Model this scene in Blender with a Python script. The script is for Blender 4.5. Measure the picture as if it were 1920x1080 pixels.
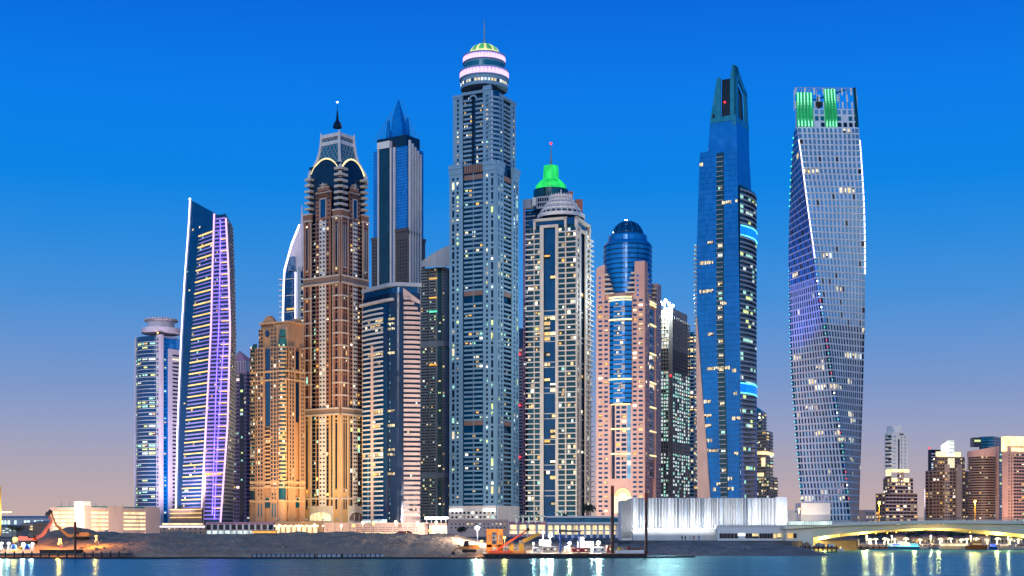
import bpy, math, random
from math import sin, cos, pi, radians, sqrt, atan2
from mathutils import Vector, noise
for o in list(bpy.data.objects): bpy.data.objects.remove(o)
SC = bpy.context.scene
COL = SC.collection
# ---------------------------------------------------------------- camera
F = 2637.0; HZ = 992.0; CH = 7.0            # focal length in photo pixels, horizon row, camera height (m)
cd = bpy.data.cameras.new('camera'); cam = bpy.data.objects.new('camera', cd); COL.objects.link(cam)
cam.location = (0, 0, CH); cam.rotation_euler = (radians(90), 0, 0)
cd.sensor_width = 36; cd.lens = 36 * F / 1920; cd.shift_y = (HZ - 540) / 1920
cd.clip_start = 1; cd.clip_end = 60000
SC.camera = cam
# ---------------------------------------------------------------- world: dusk sky
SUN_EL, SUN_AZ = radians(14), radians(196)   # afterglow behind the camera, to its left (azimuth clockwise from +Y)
w = bpy.data.worlds.new('World'); SC.world = w; w.use_nodes = True
nt = w.node_tree; N = nt.nodes; Lk = nt.links; N.clear()
def nd(t, **k):
    n = N.new(t)
    for a, b in k.items(): setattr(n, a, b)
    return n
def srgb(r, g, b):
    f = lambda c: (c / 12.92 if c <= .04045 else ((c + .055) / 1.055) ** 2.4)
    return (f(r / 255), f(g / 255), f(b / 255), 1)
def ramp(nodes, stops):
    r = nodes.new('ShaderNodeValToRGB'); e = r.color_ramp.elements
    while len(e) > 1: e.remove(e[-1])
    e[0].position, e[0].color = stops[0]
    for p, c in stops[1:]:
        x = e.new(p); x.color = c
    return r
tc = nd('ShaderNodeTexCoord'); sx = nd('ShaderNodeSeparateXYZ'); Lk.new(tc.outputs['Generated'], sx.inputs[0])
front = ramp(N, [(0.0, srgb(202, 176, 168)), (0.02, srgb(192, 171, 174)), (0.045, srgb(173, 166, 183)), (0.07, srgb(151, 161, 197)), (0.10, srgb(122, 152, 204)), (0.13, srgb(98, 148, 212)),
                 (0.16, srgb(68, 144, 218)), (0.2, srgb(36, 138, 224)), (0.235, srgb(0, 132, 230)), (0.29, srgb(0, 124, 234)), (0.36, srgb(0, 102, 220)), (0.6, srgb(0, 58, 145)), (1, srgb(0, 30, 85))])
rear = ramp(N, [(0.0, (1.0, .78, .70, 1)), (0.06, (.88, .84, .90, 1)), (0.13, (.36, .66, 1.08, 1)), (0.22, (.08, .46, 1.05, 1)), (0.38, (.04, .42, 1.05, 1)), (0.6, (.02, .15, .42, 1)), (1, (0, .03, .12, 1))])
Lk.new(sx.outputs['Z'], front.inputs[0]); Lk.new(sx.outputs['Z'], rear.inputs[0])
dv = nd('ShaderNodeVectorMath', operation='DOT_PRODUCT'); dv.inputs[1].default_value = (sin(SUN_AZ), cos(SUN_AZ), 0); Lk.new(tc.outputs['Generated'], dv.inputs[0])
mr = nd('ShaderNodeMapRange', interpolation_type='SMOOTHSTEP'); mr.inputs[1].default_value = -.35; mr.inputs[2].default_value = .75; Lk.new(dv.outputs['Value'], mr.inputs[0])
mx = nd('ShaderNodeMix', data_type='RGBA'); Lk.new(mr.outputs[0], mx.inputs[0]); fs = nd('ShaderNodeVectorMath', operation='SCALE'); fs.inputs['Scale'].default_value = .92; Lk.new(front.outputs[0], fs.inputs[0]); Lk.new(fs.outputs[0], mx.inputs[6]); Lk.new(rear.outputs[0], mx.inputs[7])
sky = nd('ShaderNodeTexSky', sky_type='NISHITA'); sky.sun_disc = False; sky.sun_elevation = radians(2); sky.sun_rotation = SUN_AZ
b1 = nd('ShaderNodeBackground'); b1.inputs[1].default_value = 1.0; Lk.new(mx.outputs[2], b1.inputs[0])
b2 = nd('ShaderNodeBackground'); b2.inputs[1].default_value = 0.003; Lk.new(sky.outputs[0], b2.inputs[0])
ad = nd('ShaderNodeAddShader'); Lk.new(b1.outputs[0], ad.inputs[0]); Lk.new(b2.outputs[0], ad.inputs[1])
ow = nd('ShaderNodeOutputWorld'); Lk.new(ad.outputs[0], ow.inputs[0])
# ---------------------------------------------------------------- sun lamp (soft afterglow)
sl = bpy.data.lights.new('sun', 'SUN'); so = bpy.data.objects.new('sun', sl); COL.objects.link(so)
sl.energy = 0.5; sl.angle = radians(14); sl.color = (1, .92, .85)
sd = Vector((sin(SUN_AZ) * cos(SUN_EL), cos(SUN_AZ) * cos(SUN_EL), sin(SUN_EL)))
so.rotation_euler = sd.to_track_quat('Z', 'Y').to_euler()
so.location = (-60, -60, 200)
# ---------------------------------------------------------------- exposure / render
SC.view_settings.view_transform = 'Standard'; SC.view_settings.look = 'None'; SC.view_settings.exposure = 0.10; SC.view_settings.gamma = 1
SC.view_settings.use_curve_mapping = False
cy = SC.cycles; cy.use_denoising = True; cy.max_bounces = 5; cy.diffuse_bounces = 2; cy.glossy_bounces = 3; cy.transmission_bounces = 4
cy.sample_clamp_indirect = 3; cy.caustics_reflective = False; cy.caustics_refractive = False
# ================================================================ materials
M = {}
def mat(name, col, rough=.6, metal=0, var=.12, sc=.25, emit=None, es=0, samp=False, spec=.5, bump=0, bsc=1.0):
    m = bpy.data.materials.new(name); m.use_nodes = True; t = m.node_tree; n = t.nodes; l = t.links
    p = n['Principled BSDF']; p.inputs['Roughness'].default_value = rough; p.inputs['Metallic'].default_value = metal
    p.inputs['Specular IOR Level'].default_value = spec
    if name.startswith('glass'): p.inputs['Specular IOR Level'].default_value = .36
    tcn = n.new('ShaderNodeTexCoord'); nz = n.new('ShaderNodeTexNoise'); nz.inputs['Scale'].default_value = sc; nz.inputs['Detail'].default_value = 5
    mp = n.new('ShaderNodeMapping'); mp.inputs['Scale'].default_value = (1, 1, .45); l.new(tcn.outputs['Object'], mp.inputs[0]); l.new(mp.outputs[0], nz.inputs['Vector'])
    r = n.new('ShaderNodeMapRange'); r.inputs[1].default_value = .25; r.inputs[2].default_value = .75; r.inputs[3].default_value = 1 - var; r.inputs[4].default_value = 1 + var
    l.new(nz.outputs['Fac'], r.inputs[0])
    mu = n.new('ShaderNodeVectorMath'); mu.operation = 'SCALE'; mu.inputs[0].default_value = col; l.new(r.outputs[0], mu.inputs['Scale'])
    if name.startswith('glass'):
        sn = n.new('ShaderNodeVectorMath'); sn.operation = 'SNAP'; sn.inputs[1].default_value = (2.3, 2.3, 3.6); l.new(tcn.outputs['Object'], sn.inputs[0]); wn = n.new('ShaderNodeTexWhiteNoise'); l.new(sn.outputs[0], wn.inputs['Vector'])
        pr_ = n.new('ShaderNodeMapRange'); pr_.inputs[3].default_value = .91; pr_.inputs[4].default_value = 1.09; l.new(wn.outputs['Value'], pr_.inputs[0])
        m3 = n.new('ShaderNodeVectorMath'); m3.operation = 'SCALE'; l.new(mu.outputs[0], m3.inputs[0]); l.new(pr_.outputs[0], m3.inputs['Scale']); mu = m3
        rr_ = n.new('ShaderNodeMapRange'); rr_.inputs[3].default_value = max(.04, rough - .06); rr_.inputs[4].default_value = rough + .12; l.new(wn.outputs['Value'], rr_.inputs[0]); l.new(rr_.outputs[0], p.inputs['Roughness'])
    l.new(mu.outputs[0], p.inputs['Base Color'])
    if emit:
        mu2 = n.new('ShaderNodeVectorMath'); mu2.operation = 'SCALE'; mu2.inputs[0].default_value = emit; l.new(r.outputs[0], mu2.inputs['Scale'])
        l.new(mu2.outputs[0], p.inputs['Emission Color']); p.inputs['Emission Strength'].default_value = es
        m.cycles.emission_sampling = 'AUTO' if samp else 'NONE'
    if bump:
        nb = n.new('ShaderNodeTexNoise'); nb.inputs['Scale'].default_value = bsc; nb.inputs['Detail'].default_value = 6; l.new(tcn.outputs['Object'], nb.inputs['Vector'])
        bm = n.new('ShaderNodeBump'); bm.inputs['Strength'].default_value = bump; bm.inputs['Distance'].default_value = .6; l.new(nb.outputs['Fac'], bm.inputs['Height']); l.new(bm.outputs[0], p.inputs['Normal'])
    M[name] = m; return m
# walls
mat('stone_pale', (.17, .35, .52)); mat('stone_cream', (.62, .59, .52)); mat('stone_white', (.74, .73, .72)); mat('stone_sand', (.54, .31, .17))
mat('stone_sand_trim', (.66, .43, .24)); mat('terracotta_lit', (.60, .38, .17)); mat('terracotta', (.34, .16, .095)); mat('terracotta_trim', (.62, .56, .50)); mat('belt_brown', (.26, .19, .16))
mat('stone_pink', (.66, .40, .33)); mat('stone_pink_light', (.70, .47, .40)); mat('stone_mauve', (.52, .27, .37)); mat('stone_grey', (.26, .27, .27)); mat('stone_lilac', (.74, .66, .74))
mat('stone_dark', (.10, .085, .085)); mat('metal_panel', (.66, .76, .90), .4, 0); mat('metal_frame', (.88, .88, .88), .5, 0)
mat('concrete', (.30, .30, .29), .8, bump=.3); mat('concrete_dark', (.12, .12, .12), .8); mat('white_paint', (.80, .80, .80), .5); mat('stone_beige', (.50, .38, .31))
mat('stone_brown', (.28, .19, .155)); mat('roof_teal', (.03, .20, .20), .5); mat('brick_red', (.30, .09, .07)); mat('slab_pale', (.64, .65, .65)); mat('slab_pink', (.62, .45, .39))
mat('slab_cream', (.62, .57, .50)); mat('mech_brown', (.22, .15, .13)); mat('canopy_grey', (.40, .44, .50), .5)
# glass
mat('glass_dark', (.006, .045, .085), .12, .05, .35, .12); mat('glass_blue', (.001, .20, .62), .16, .12, .22, .05); mat('glass_navy', (.004, .022, .065), .10, .08, .3, .06)
mat('glass_teal', (.006, .07, .11), .14, .08, .35, .1); mat('glass_sky', (.16, .40, .62), .15, .3, .2, .1); mat('glass_black', (.02, .022, .03), .15, .1, .3, .1)
mat('glass_deep', (.002, .06, .17), .09, .15, .3, .05); mat('glass_aqua', (.01, .17, .27), .2, .1, .25, .1)
# light
def lamp(n, c, s, samp=False, var=.5, sc=.9): mat(n, tuple(.5 * min(1, x) for x in c), .5, 0, var, sc, c, s, samp)
lamp('lit_amber', (1, .55, .12), .85); lamp('lit_warm', (1, .74, .34), .85); lamp('lit_cream', (1, .86, .56), .85); lamp('lit_white', (.86, 1, .92), .8); lamp('lit_mint', (.45, .95, .75), .75)
lamp('lit_lime', (.80, 1, .36), .95); lamp('lit_dim', (.55, .45, .28), .55); lamp('lit_violet', (.55, .4, 1), .8); lamp('lit_orange', (1, .42, .05), 1.1)
lamp('neon_white', (.92, .86, 1), 2.4, True, .05); lamp('neon_violet', (.62, .36, 1), 1.5, True, .25, .1); lamp('neon_blue', (.16, .10, 1), 4, True, .4, .15); lamp('neon_gold', (1, .62, .22), 1.35, True, .3, .2)
lamp('neon_green', (.10, 1, .50), 1.3, False, .1); lamp('neon_cyan', (.0, .22, 1), 1.0, False, .3, .3); lamp('glow_pink', (.98, .62, .98), 1.05, True, .1); lamp('panel_green', (.0, .42, .12), .4, False, .3, .3); lamp('led_mint', (.32, 1, .62), 1.5, False, .1); lamp('lit_hot', (1, .90, .66), 1.9); lamp('lit_honey', (1, .66, .26), .6); lamp('glow_green', (.02, .80, .14), .72, True, .5, .2)
lamp('glow_gold', (1, .80, .40), 1.3, True, .4, .15); lamp('beacon_red', (1, .03, .05), 2.5); lamp('bulb_white', (.95, 1, .97), 9, False, 0); lamp('bulb_warm', (1, .82, .5), 6, False, 0); lamp('bulb_sodium', (1, .55, .10), 4, False, 0)
lamp('led_white', (.97, .98, 1), 2.2, True, .05); lamp('dome_green', (.12, .62, .20), .6, False, .5, .2); lamp('dome_gold', (.95, .86, .38), .9, False, .4, .2); lamp('shop_warm', (1, .76, .40), 1.1, False, .6, .5); lamp('shop_cool', (.8, 1, .9), .8, False, .6, .5)
lamp('neon_aqua', (.2, .95, 1), 1.2); lamp('neon_royal', (.06, .18, 1), 1.3)
# plain
mat('steel_rust', (.10, .05, .04), .8, .2, .4, .8, bump=.3); mat('rust_red', (.28, .05, .02), .8, 0, .3); mat('black_hull', (.018, .018, .02), .6); mat('excavator_orange', (.62, .24, .05), .5, 0, .3, .8); mat('excavator_yellow', (.75, .45, .05), .5)
mat('excavator_red', (.5, .06, .03), .5); mat('blue_steel', (.03, .12, .42), .5); mat('boat_white', (.78, .78, .78), .3); mat('wood_brown', (.16, .08, .05), .7); mat('leaf', (.05, .09, .035), .7, 0, .4, 1.5); mat('leaf_dark', (.03, .05, .025), .7, 0, .4, .6)
mat('bark', (.16, .11, .075), .9, 0, .3, 2); mat('pole_grey', (.30, .31, .33), .5, .5); mat('skin', (.35, .2, .14)); mat('cloth_dark', (.03, .035, .06)); mat('cloth_red', (.25, .03, .03)); mat('hair', (.015, .012, .01))
mat('villa_tan', (.50, .38, .26)); mat('roof_tile', (.26, .12, .10)); mat('paper_red', (.55, .04, .05)); mat('pipe_grey', (.33, .35, .40), .6)
mat('bridge_paint', (.72, .68, .58), .6, 0, .08, .1); mat('tank_blue', (.02, .15, .55), .4); mat('tyre', (.02, .02, .02), .9); mat('glass_green', (.004, .055, .07), .14, .2, .3, .1)
def soil(name, c1, c2):
    m = bpy.data.materials.new(name); m.use_nodes = True; n = m.node_tree.nodes; l = m.node_tree.links; p = n['Principled BSDF']; p.inputs['Roughness'].default_value = .95
    t = n.new('ShaderNodeTexCoord'); a = n.new('ShaderNodeTexNoise'); a.inputs['Scale'].default_value = .16; a.inputs['Detail'].default_value = 9; a.inputs['Roughness'].default_value = .65; l.new(t.outputs['Object'], a.inputs['Vector'])
    r = ramp(n, [(.3, (*c1, 1)), (.52, (*[(x + y) / 2 for x, y in zip(c1, c2)], 1)), (.72, (*c2, 1))]); l.new(a.outputs['Fac'], r.inputs[0]); l.new(r.outputs[0], p.inputs['Base Color'])
    b = n.new('ShaderNodeTexNoise'); b.inputs['Scale'].default_value = .9; b.inputs['Detail'].default_value = 8; l.new(t.outputs['Object'], b.inputs['Vector'])
    bm = n.new('ShaderNodeBump'); bm.inputs['Strength'].default_value = .7; bm.inputs['Distance'].default_value = .8; l.new(b.outputs['Fac'], bm.inputs['Height']); l.new(bm.outputs[0], p.inputs['Normal']); M[name] = m
soil('sand', (.46, .27, .16), (.72, .47, .30)); mat('glass_tip', (.02, .26, .38), .2, .1, .2, .1); soil('rubble', (.20, .155, .125), (.46, .38, .32)); lamp('glow_violet', (.34, .22, 1), .75, True, .2); soil('ground_mat', (.10, .09, .085), (.16, .15, .14))
# water
m = bpy.data.materials.new('water_mat'); m.use_nodes = True; n = m.node_tree.nodes; l = m.node_tree.links; p = n['Principled BSDF']
p.inputs['Base Color'].default_value = (.0, .30, .36, 1); p.inputs['Specular IOR Level'].default_value = .3; p.inputs['IOR'].default_value = 1.33
t = n.new('ShaderNodeTexCoord'); mp = n.new('ShaderNodeMapping'); mp.inputs['Scale'].default_value = (.012, .12, 1); l.new(t.outputs['Object'], mp.inputs[0])
a = n.new('ShaderNodeTexNoise'); a.inputs['Scale'].default_value = 1; a.inputs['Detail'].default_value = 6; l.new(mp.outputs[0], a.inputs['Vector'])
r = n.new('ShaderNodeMapRange'); r.inputs[1].default_value = .3; r.inputs[2].default_value = .7; r.inputs[3].default_value = .17; r.inputs[4].default_value = .28; l.new(a.outputs['Fac'], r.inputs[0]); 
mp2 = n.new('ShaderNodeMapping'); mp2.inputs['Scale'].default_value = (.35, .9, 1); l.new(t.outputs['Object'], mp2.inputs[0])
b = n.new('ShaderNodeTexNoise'); b.inputs['Scale'].default_value = 1; b.inputs['Detail'].default_value = 4; l.new(mp2.outputs[0], b.inputs['Vector'])
bm = n.new('ShaderNodeBump'); bm.inputs['Strength'].default_value = .5; bm.inputs['Distance'].default_value = .5; l.new(b.outputs['Fac'], bm.inputs['Height'])
gl = n.new('ShaderNodeBsdfGlossy'); gl.inputs['Color'].default_value = (.42, .74, .76, 1); l.new(r.outputs[0], gl.inputs['Roughness']); l.new(bm.outputs[0], gl.inputs['Normal'])
df = n.new('ShaderNodeBsdfDiffuse'); df.inputs['Color'].default_value = (0, .25, .21, 1)
ms = n.new('ShaderNodeMixShader'); ms.inputs[0].default_value = .62; l.new(df.outputs[0], ms.inputs[1]); l.new(gl.outputs[0], ms.inputs[2]); l.new(ms.outputs[0], n['Material Output'].inputs['Surface']); n.remove(p); M['water_mat'] = m
# ================================================================ geometry helpers
def X(px, Y): return (px - 960) * Y / F
def Z(py, Y): return CH + (HZ - py) * Y / F
def P(px, py, Y): return Vector((X(px, Y), Y, Z(py, Y)))
GZ = 3.2                                      # land level
def tag(o, label=None, cat=None, group=None, kind=None):
    for k, v in (('label', label), ('category', cat), ('group', group), ('kind', kind)):
        if v: o[k] = v
    return o
def empty(name, loc, label, cat, group=None):
    o = bpy.data.objects.new(name, None); COL.objects.link(o); o.location = loc; o.empty_display_size = .5
    return tag(o, label, cat, group)
class MB:
    def __init__(s, mat=None): s.v = []; s.f = []; s.m = []; s.d = mat; s.smooth = False; s.score = 0
    def face(s, pts, m=None):
        b = len(s.v); s.v += [tuple(p) for p in pts]; s.f.append(tuple(range(b, b + len(pts)))); s.m.append(m or s.d); return s
    def hexa(s, q0, q1, m=None):              # two quads with matching corners -> box
        b = len(s.v); s.v += [tuple(p) for p in q0] + [tuple(p) for p in q1]
        for f in ((3, 2, 1, 0), (4, 5, 6, 7), (0, 1, 5, 4), (1, 2, 6, 5), (2, 3, 7, 6), (3, 0, 4, 7)):
            s.f.append(tuple(b + i for i in f)); s.m.append(m or s.d)
        return s
    def box(s, x0, x1, y0, y1, z0, z1, m=None):
        return s.hexa([(x0, y0, z0), (x1, y0, z0), (x1, y1, z0), (x0, y1, z0)], [(x0, y0, z1), (x1, y0, z1), (x1, y1, z1), (x0, y1, z1)], m)
    def rings(s, rs, m=None, cap0=True, cap1=True, closed=True):
        b = len(s.v); n = len(rs[0])
        for r in rs: s.v += [tuple(p) for p in r]
        for i in range(len(rs) - 1):
            for j in range(n if closed else n - 1):
                k = (j + 1) % n
                s.f.append((b + i * n + j, b + i * n + k, b + (i + 1) * n + k, b + (i + 1) * n + j)); s.m.append(m or s.d)
        if cap0: s.f.append(tuple(b + j for j in reversed(range(n)))); s.m.append(m or s.d)
        if cap1: s.f.append(tuple(b + (len(rs) - 1) * n + j for j in range(n))); s.m.append(m or s.d)
        return s
    def prism(s, poly, z0, z1, m=None): return s.rings([[(p[0], p[1], z0) for p in poly], [(p[0], p[1], z1) for p in poly]], m)
    def lathe(s, cx, cy, prof, n=40, m=None, caps=True):
        return s.rings([[(cx + r * cos(2 * pi * i / n), cy + r * sin(2 * pi * i / n), z) for i in range(n)] for r, z in prof], m, caps, caps)
    def tube(s, a, b, r0, r1=None, n=8, m=None):
        a = Vector(a); b = Vector(b); r1 = r0 if r1 is None else r1; d = (b - a).normalized()
        u = d.cross(Vector((0, 0, 1)) if abs(d.z) < .9 else Vector((1, 0, 0))).normalized(); w_ = u.cross(d)
        R = lambda c, r: [c + u * (r * cos(2 * pi * i / n)) - w_ * (r * sin(2 * pi * i / n)) for i in range(n)]
        return s.rings([R(a, r0), R(b, r1)], m)
    def path(s, pts, rad, n=6, m=None):
        for i in range(len(pts) - 1): s.tube(pts[i], pts[i + 1], rad[i], rad[i + 1], n, m)
        return s
    def ball(s, c, r, n=10, k=6, m=None, sz=1):
        return s.lathe(c[0], c[1], [(max(.01, r * sin(pi * i / k)), c[2] - sz * r * cos(pi * i / k)) for i in range(k + 1)], n, m)
    def add(s, o):
        b = len(s.v); s.v += o.v; s.f += [tuple(b + i for i in f) for f in o.f]; s.m += o.m; return s
    def build(s, name, parent=None, loc=None, kind=None, label=None):
        if not s.f: return None
        L = parent.matrix_world.translation if parent and loc is None else Vector(loc or (0, 0, 0))
        if parent and loc is None: L = ROOTLOC[parent.name]
        me = bpy.data.meshes.new(name); lx, ly, lz = L
        me.from_pydata([(x - lx, y - ly, z - lz) for x, y, z in s.v], [], s.f)
        names = []; idx = []
        for q in s.m:
            if q not in names: names.append(q)
            idx.append(names.index(q))
        for q in names: me.materials.append(M[q])
        if len(names) > 1: me.polygons.foreach_set('material_index', idx)
        if s.smooth: me.polygons.foreach_set('use_smooth', [True] * len(s.f))
        me.update()
        o = bpy.data.objects.new(name, me); COL.objects.link(o); ROOTLOC[o.name] = Vector(L)
        if parent: o.parent = parent
        else: o.location = L
        return tag(o, label, kind=kind)
ROOTLOC = {}
ORD = ['leftmost', 'second', 'third', 'fourth', 'fifth', 'sixth', 'seventh', 'eighth', 'ninth', 'tenth', 'eleventh', 'twelfth', 'thirteenth', 'fourteenth', 'fifteenth', 'sixteenth', 'seventeenth']
def nth(k, s): return s.replace('NTH', 'leftmost' if k == 0 else ORD[k] + ' from the left')
def root(name, loc, label, cat, group=None):
    o = empty(name, loc, label, cat, group); ROOTLOC[o.name] = Vector(loc); return o
def many(name, lst, parent, cap=100):
    lst = sorted(lst, key=lambda q: -q.score)
    for q in lst[:cap]: q.build(name, parent)
    if len(lst) > cap:
        r = MB()
        for q in lst[cap:]: r.add(q)
        r.build(name, parent, kind='stuff')
class Fc:                                     # a flat facade from plan point a to b, outward to the right of a->b
    seg = 1e9
    def __init__(s, a, b):
        s.a = Vector(a[:2]); s.b = Vector(b[:2]); s.L = (s.b - s.a).length; s.d = (s.b - s.a) / s.L; s.n = Vector((s.d.y, -s.d.x))
    def u(s, px):
        k = (px - 960) / F; return (k * s.a.y - s.a.x) / (s.d.x - k * s.d.y)
    def pt(s, u, z, o=0):
        q = s.a + s.d * u + s.n * o; return Vector((q.x, q.y, z))
class Arc(Fc):                                # a curved facade: circle centre c, radius R, angles a0->a1 (counter-clockwise from above, seen left to right)
    def __init__(s, c, R, a0, a1):
        s.c = Vector(c[:2]); s.R = R; s.a0 = a0; s.a1 = a1; s.L = R * (a1 - a0); s.seg = max(.6, R * .13)
    def pt(s, u, z, o=0):
        t = s.a0 + u / s.R; return Vector((s.c.x + (s.R + o) * cos(t), s.c.y + (s.R + o) * sin(t), z))
    def u(s, px):
        k = (px - 960) / F; lo, hi = 0, s.L
        for _ in range(40):
            mi = (lo + hi) / 2; q = s.pt(mi, 0)
            if q.x / q.y < k: lo = mi
            else: hi = mi
        return lo
class Gen(Fc):                                # ruled facade between two edge curves e0(z), e1(z); u in 0..1
    seg = .26
    def __init__(s, e0, e1): s.e0 = e0; s.e1 = e1; s.L = 1
    def pt(s, u, z, o=0):
        a = s.e0(z); b = s.e1(z); d = (b - a).normalized(); q = a + (b - a) * u + Vector((d.y, -d.x)) * o; return Vector((q.x, q.y, z))
    def at(s, px, z):
        k = (px - 960) / F; a = s.e0(z); d = s.e1(z) - a; return (k * a.y - a.x) / (d.x - k * d.y)
def useg(f, u0, u1):
    n = max(1, math.ceil((u1 - u0) / f.seg - 1e-6)); return [u0 + (u1 - u0) * i / n for i in range(n + 1)]
def quad(mb, f, u0, u1, z0, z1, o, m=None):
    us = useg(f, u0, u1)
    for a, b in zip(us, us[1:]): mb.face([f.pt(a, z0, o), f.pt(b, z0, o), f.pt(b, z1, o), f.pt(a, z1, o)], m)
    mb.score += abs((u1 - u0) * (z1 - z0)); return mb
def fbox(mb, f, u0, u1, z0, z1, o0, o1, m=None):
    us = useg(f, u0, u1)
    rs = [[f.pt(u, z0, o0), f.pt(u, z0, o1), f.pt(u, z1, o1), f.pt(u, z1, o0)] for u in us]
    mb.rings([list(reversed(r)) for r in rs], m); mb.score += abs((u1 - u0) * (z1 - z0)); return mb
def corner(xl, xc, xr, Yc, th):
    t = radians(th); C = Vector((X(xc, Yc), Yc)); k = (xl - 960) / F; L = (C.x - k * Yc) / (cos(t) + k * sin(t)); A = C + Vector((-cos(t), sin(t))) * L
    k = (xr - 960) / F; R = (k * Yc - C.x) / (sin(t) - k * cos(t)); B = C + Vector((sin(t), cos(t))) * R
    return Fc(A, C), Fc(C, B), [C, B, A + B - C, A]
def shrink(poly, d):
    c = sum((Vector(p) for p in poly), Vector((0, 0))) / len(poly); return [c + (Vector(p) - c) * (1 - d / (Vector(p) - c).length) for p in poly]
PAL = {'warm': ['lit_amber', 'lit_warm', 'lit_cream', 'lit_dim', 'lit_honey', 'lit_hot', 'lit_dim'], 'cool': ['lit_white', 'lit_mint', 'lit_lime'], 'mix': ['lit_warm', 'lit_cream', 'lit_white', 'lit_mint', 'lit_dim', 'lit_lime', 'lit_amber', 'lit_hot', 'lit_honey'],
       'lime': ['lit_lime', 'lit_lime', 'lit_white', 'lit_mint'], 'gold': ['lit_warm', 'lit_cream', 'lit_amber', 'lit_honey', 'lit_hot', 'lit_dim'], 'cream': ['lit_cream', 'lit_cream', 'lit_warm', 'lit_white', 'lit_dim', 'lit_hot']}
UNDER = {'lattice_bars': 'crown_lattice', 'lit_petal': 'crown_drum', 'drum_glass': 'crown_drum', 'dome_lamp': 'dome', 'dome_ribs': 'dome', 'gable_window': 'stepped_gable', 'crown_rings': 'crown_cone', 'crown_rib': 'crown_cone', 'finial': 'crown_cone',
         'panel_lamp': 'green_panel', 'band_edge_light': 'blue_light_band', 'arch_rib': 'entrance_arch', 'corner_room_lights': 'corner_room', 'lantern_bar': 'lantern', 'drum_slot': 'roof_drum', 'cylinder_band': 'glass_cylinder', 'bay_band': 'glass_bay',
         'bay_slab': 'glass_bay', 'mullion_band': 'curved_glass', 'arch_light': 'arched_glass', 'louvre': 'louvre_storey', 'crown_opening': 'crown_wall', 'window_surround': 'body', 'ring_backing': 'crown_drum', 'curtain_wall_joints': 'body'}
class Tower:
    def __init__(s, name, label, px, Y, y0=None, cat='tower', group='lit towers of the waterfront skyline', seed=1, z=GZ):
        s.Y = Y; s.root = root(name, (X(px, Y), Y + 15, z), label, cat, group); s.W = []; s.B = []; s.parts = []; s.rng = random.Random(seed); s.many = {}
    def z(s, py): return Z(py, s.Y)
    def rows(s, y0, y1, n):                   # rows from top pixel y0 to bottom pixel y1 -> [(zlo, zhi)] top first
        a, b = s.z(y0), s.z(y1); h = (a - b) / n; return [(a - h * (i + 1), a - h * i) for i in range(n)]
    def part(s, name, m=None, label=None):
        q = MB(m); s.parts.append((name, q, label)); return q
    def rep(s, name, m=None):                 # one of a repeated part
        q = MB(m); s.many.setdefault(name, []).append(q); return q
    def pick(s, p, pal, g): return s.rng.choice(PAL[pal]) if s.rng.random() < p else g
    def win(s, f, u0, u1, z0, z1, m, o=.12):
        q = MB(m)
        if m.startswith('lit') and s.rng.random() < .7:      # half-drawn curtains: only part of the pane glows
            quad(q, f, u0, u1, z0, z1, o, 'glass_black'); du, dz = u1 - u0, z1 - z0; k = s.rng.random()
            if k < .4: quad(q, f, u0 + du * s.rng.uniform(.05, .4), u1 - du * s.rng.uniform(.02, .1), z0 + dz * .05, z1 - dz * s.rng.uniform(.05, .3), o + .05)
            elif k < .7: quad(q, f, u0 + du * .03, u1 - du * .03, z0 + dz * s.rng.uniform(.2, .5), z1 - dz * .04, o + .05)
            else:
                c = s.rng.uniform(.35, .65); quad(q, f, u0 + du * .04, u0 + du * (c - .05), z0 + dz * .06, z1 - dz * .05, o + .05); quad(q, f, u0 + du * (c + .05), u1 - du * .04, z0 + dz * s.rng.uniform(.06, .5), z1 - dz * .05, o + .05, s.rng.choice(('lit_honey', 'lit_dim', m)))
        else: quad(q, f, u0, u1, z0, z1, o)
        s.W.append(q)
    def wincol(s, f, p0, p1, rows, fr=(.25, .8), p=.1, pal='mix', g='glass_dark', o=.12, run=1):
        u0, u1 = f.u(p0), f.u(p1)
        for i in range(0, len(rows), run):
            r = rows[i:i + run]; a, b = r[-1][0], r[0][1]; h = r[0][1] - r[0][0]
            s.win(f, u0, u1, a + h * fr[0], b - h * (1 - fr[1]), s.pick(p, pal, g), o)
    def grid(s, f, p0, p1, n, rows, fu=.6, fr=(.25, .8), p=.1, pal='mix', g='glass_dark', o=.12):
        a, b = f.u(p0), f.u(p1); d = (b - a) / n
        for z0, z1 in rows:
            h = z1 - z0; rowp = p * s.rng.choice((.3, .6, 1, 1, 1.8))
            for i in range(n):
                c = a + d * (i + .5); s.win(f, c - d * fu / 2, c + d * fu / 2, z0 + h * fr[0], z0 + h * fr[1], s.pick(rowp, pal, g), o)
    def slabs(s, f, p0, p1, rows, fr=(0, .42), o0=0, o1=1.4, m='slab_pale', name='balcony', uu=None):
        u0, u1 = uu or (f.u(p0), f.u(p1))
        for z0, z1 in rows:
            h = z1 - z0; q = s.rep(name, m); fbox(q, f, u0, u1, z0 + h * fr[0], z0 + h * fr[1], o0, o1)
    def pier(s, f, p0, p1, z0, z1, o=.8, m='stone_pale', name='pier', o0=-.3):
        q = s.rep(name, m); fbox(q, f, f.u(p0), f.u(p1), z0, z1, o0, o); return q
    def finish(s):
        ob = {}
        for n, q, lb in sorted(s.parts, key=lambda t: t[0] in UNDER):
            o = q.build(n, ob.get(UNDER.get(n), s.root), label=lb)
            if o: ob[n] = o
        many('window', s.W, s.root)
        for n, l in s.many.items(): many(n, l, ob.get(UNDER.get(n), s.root))
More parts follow.
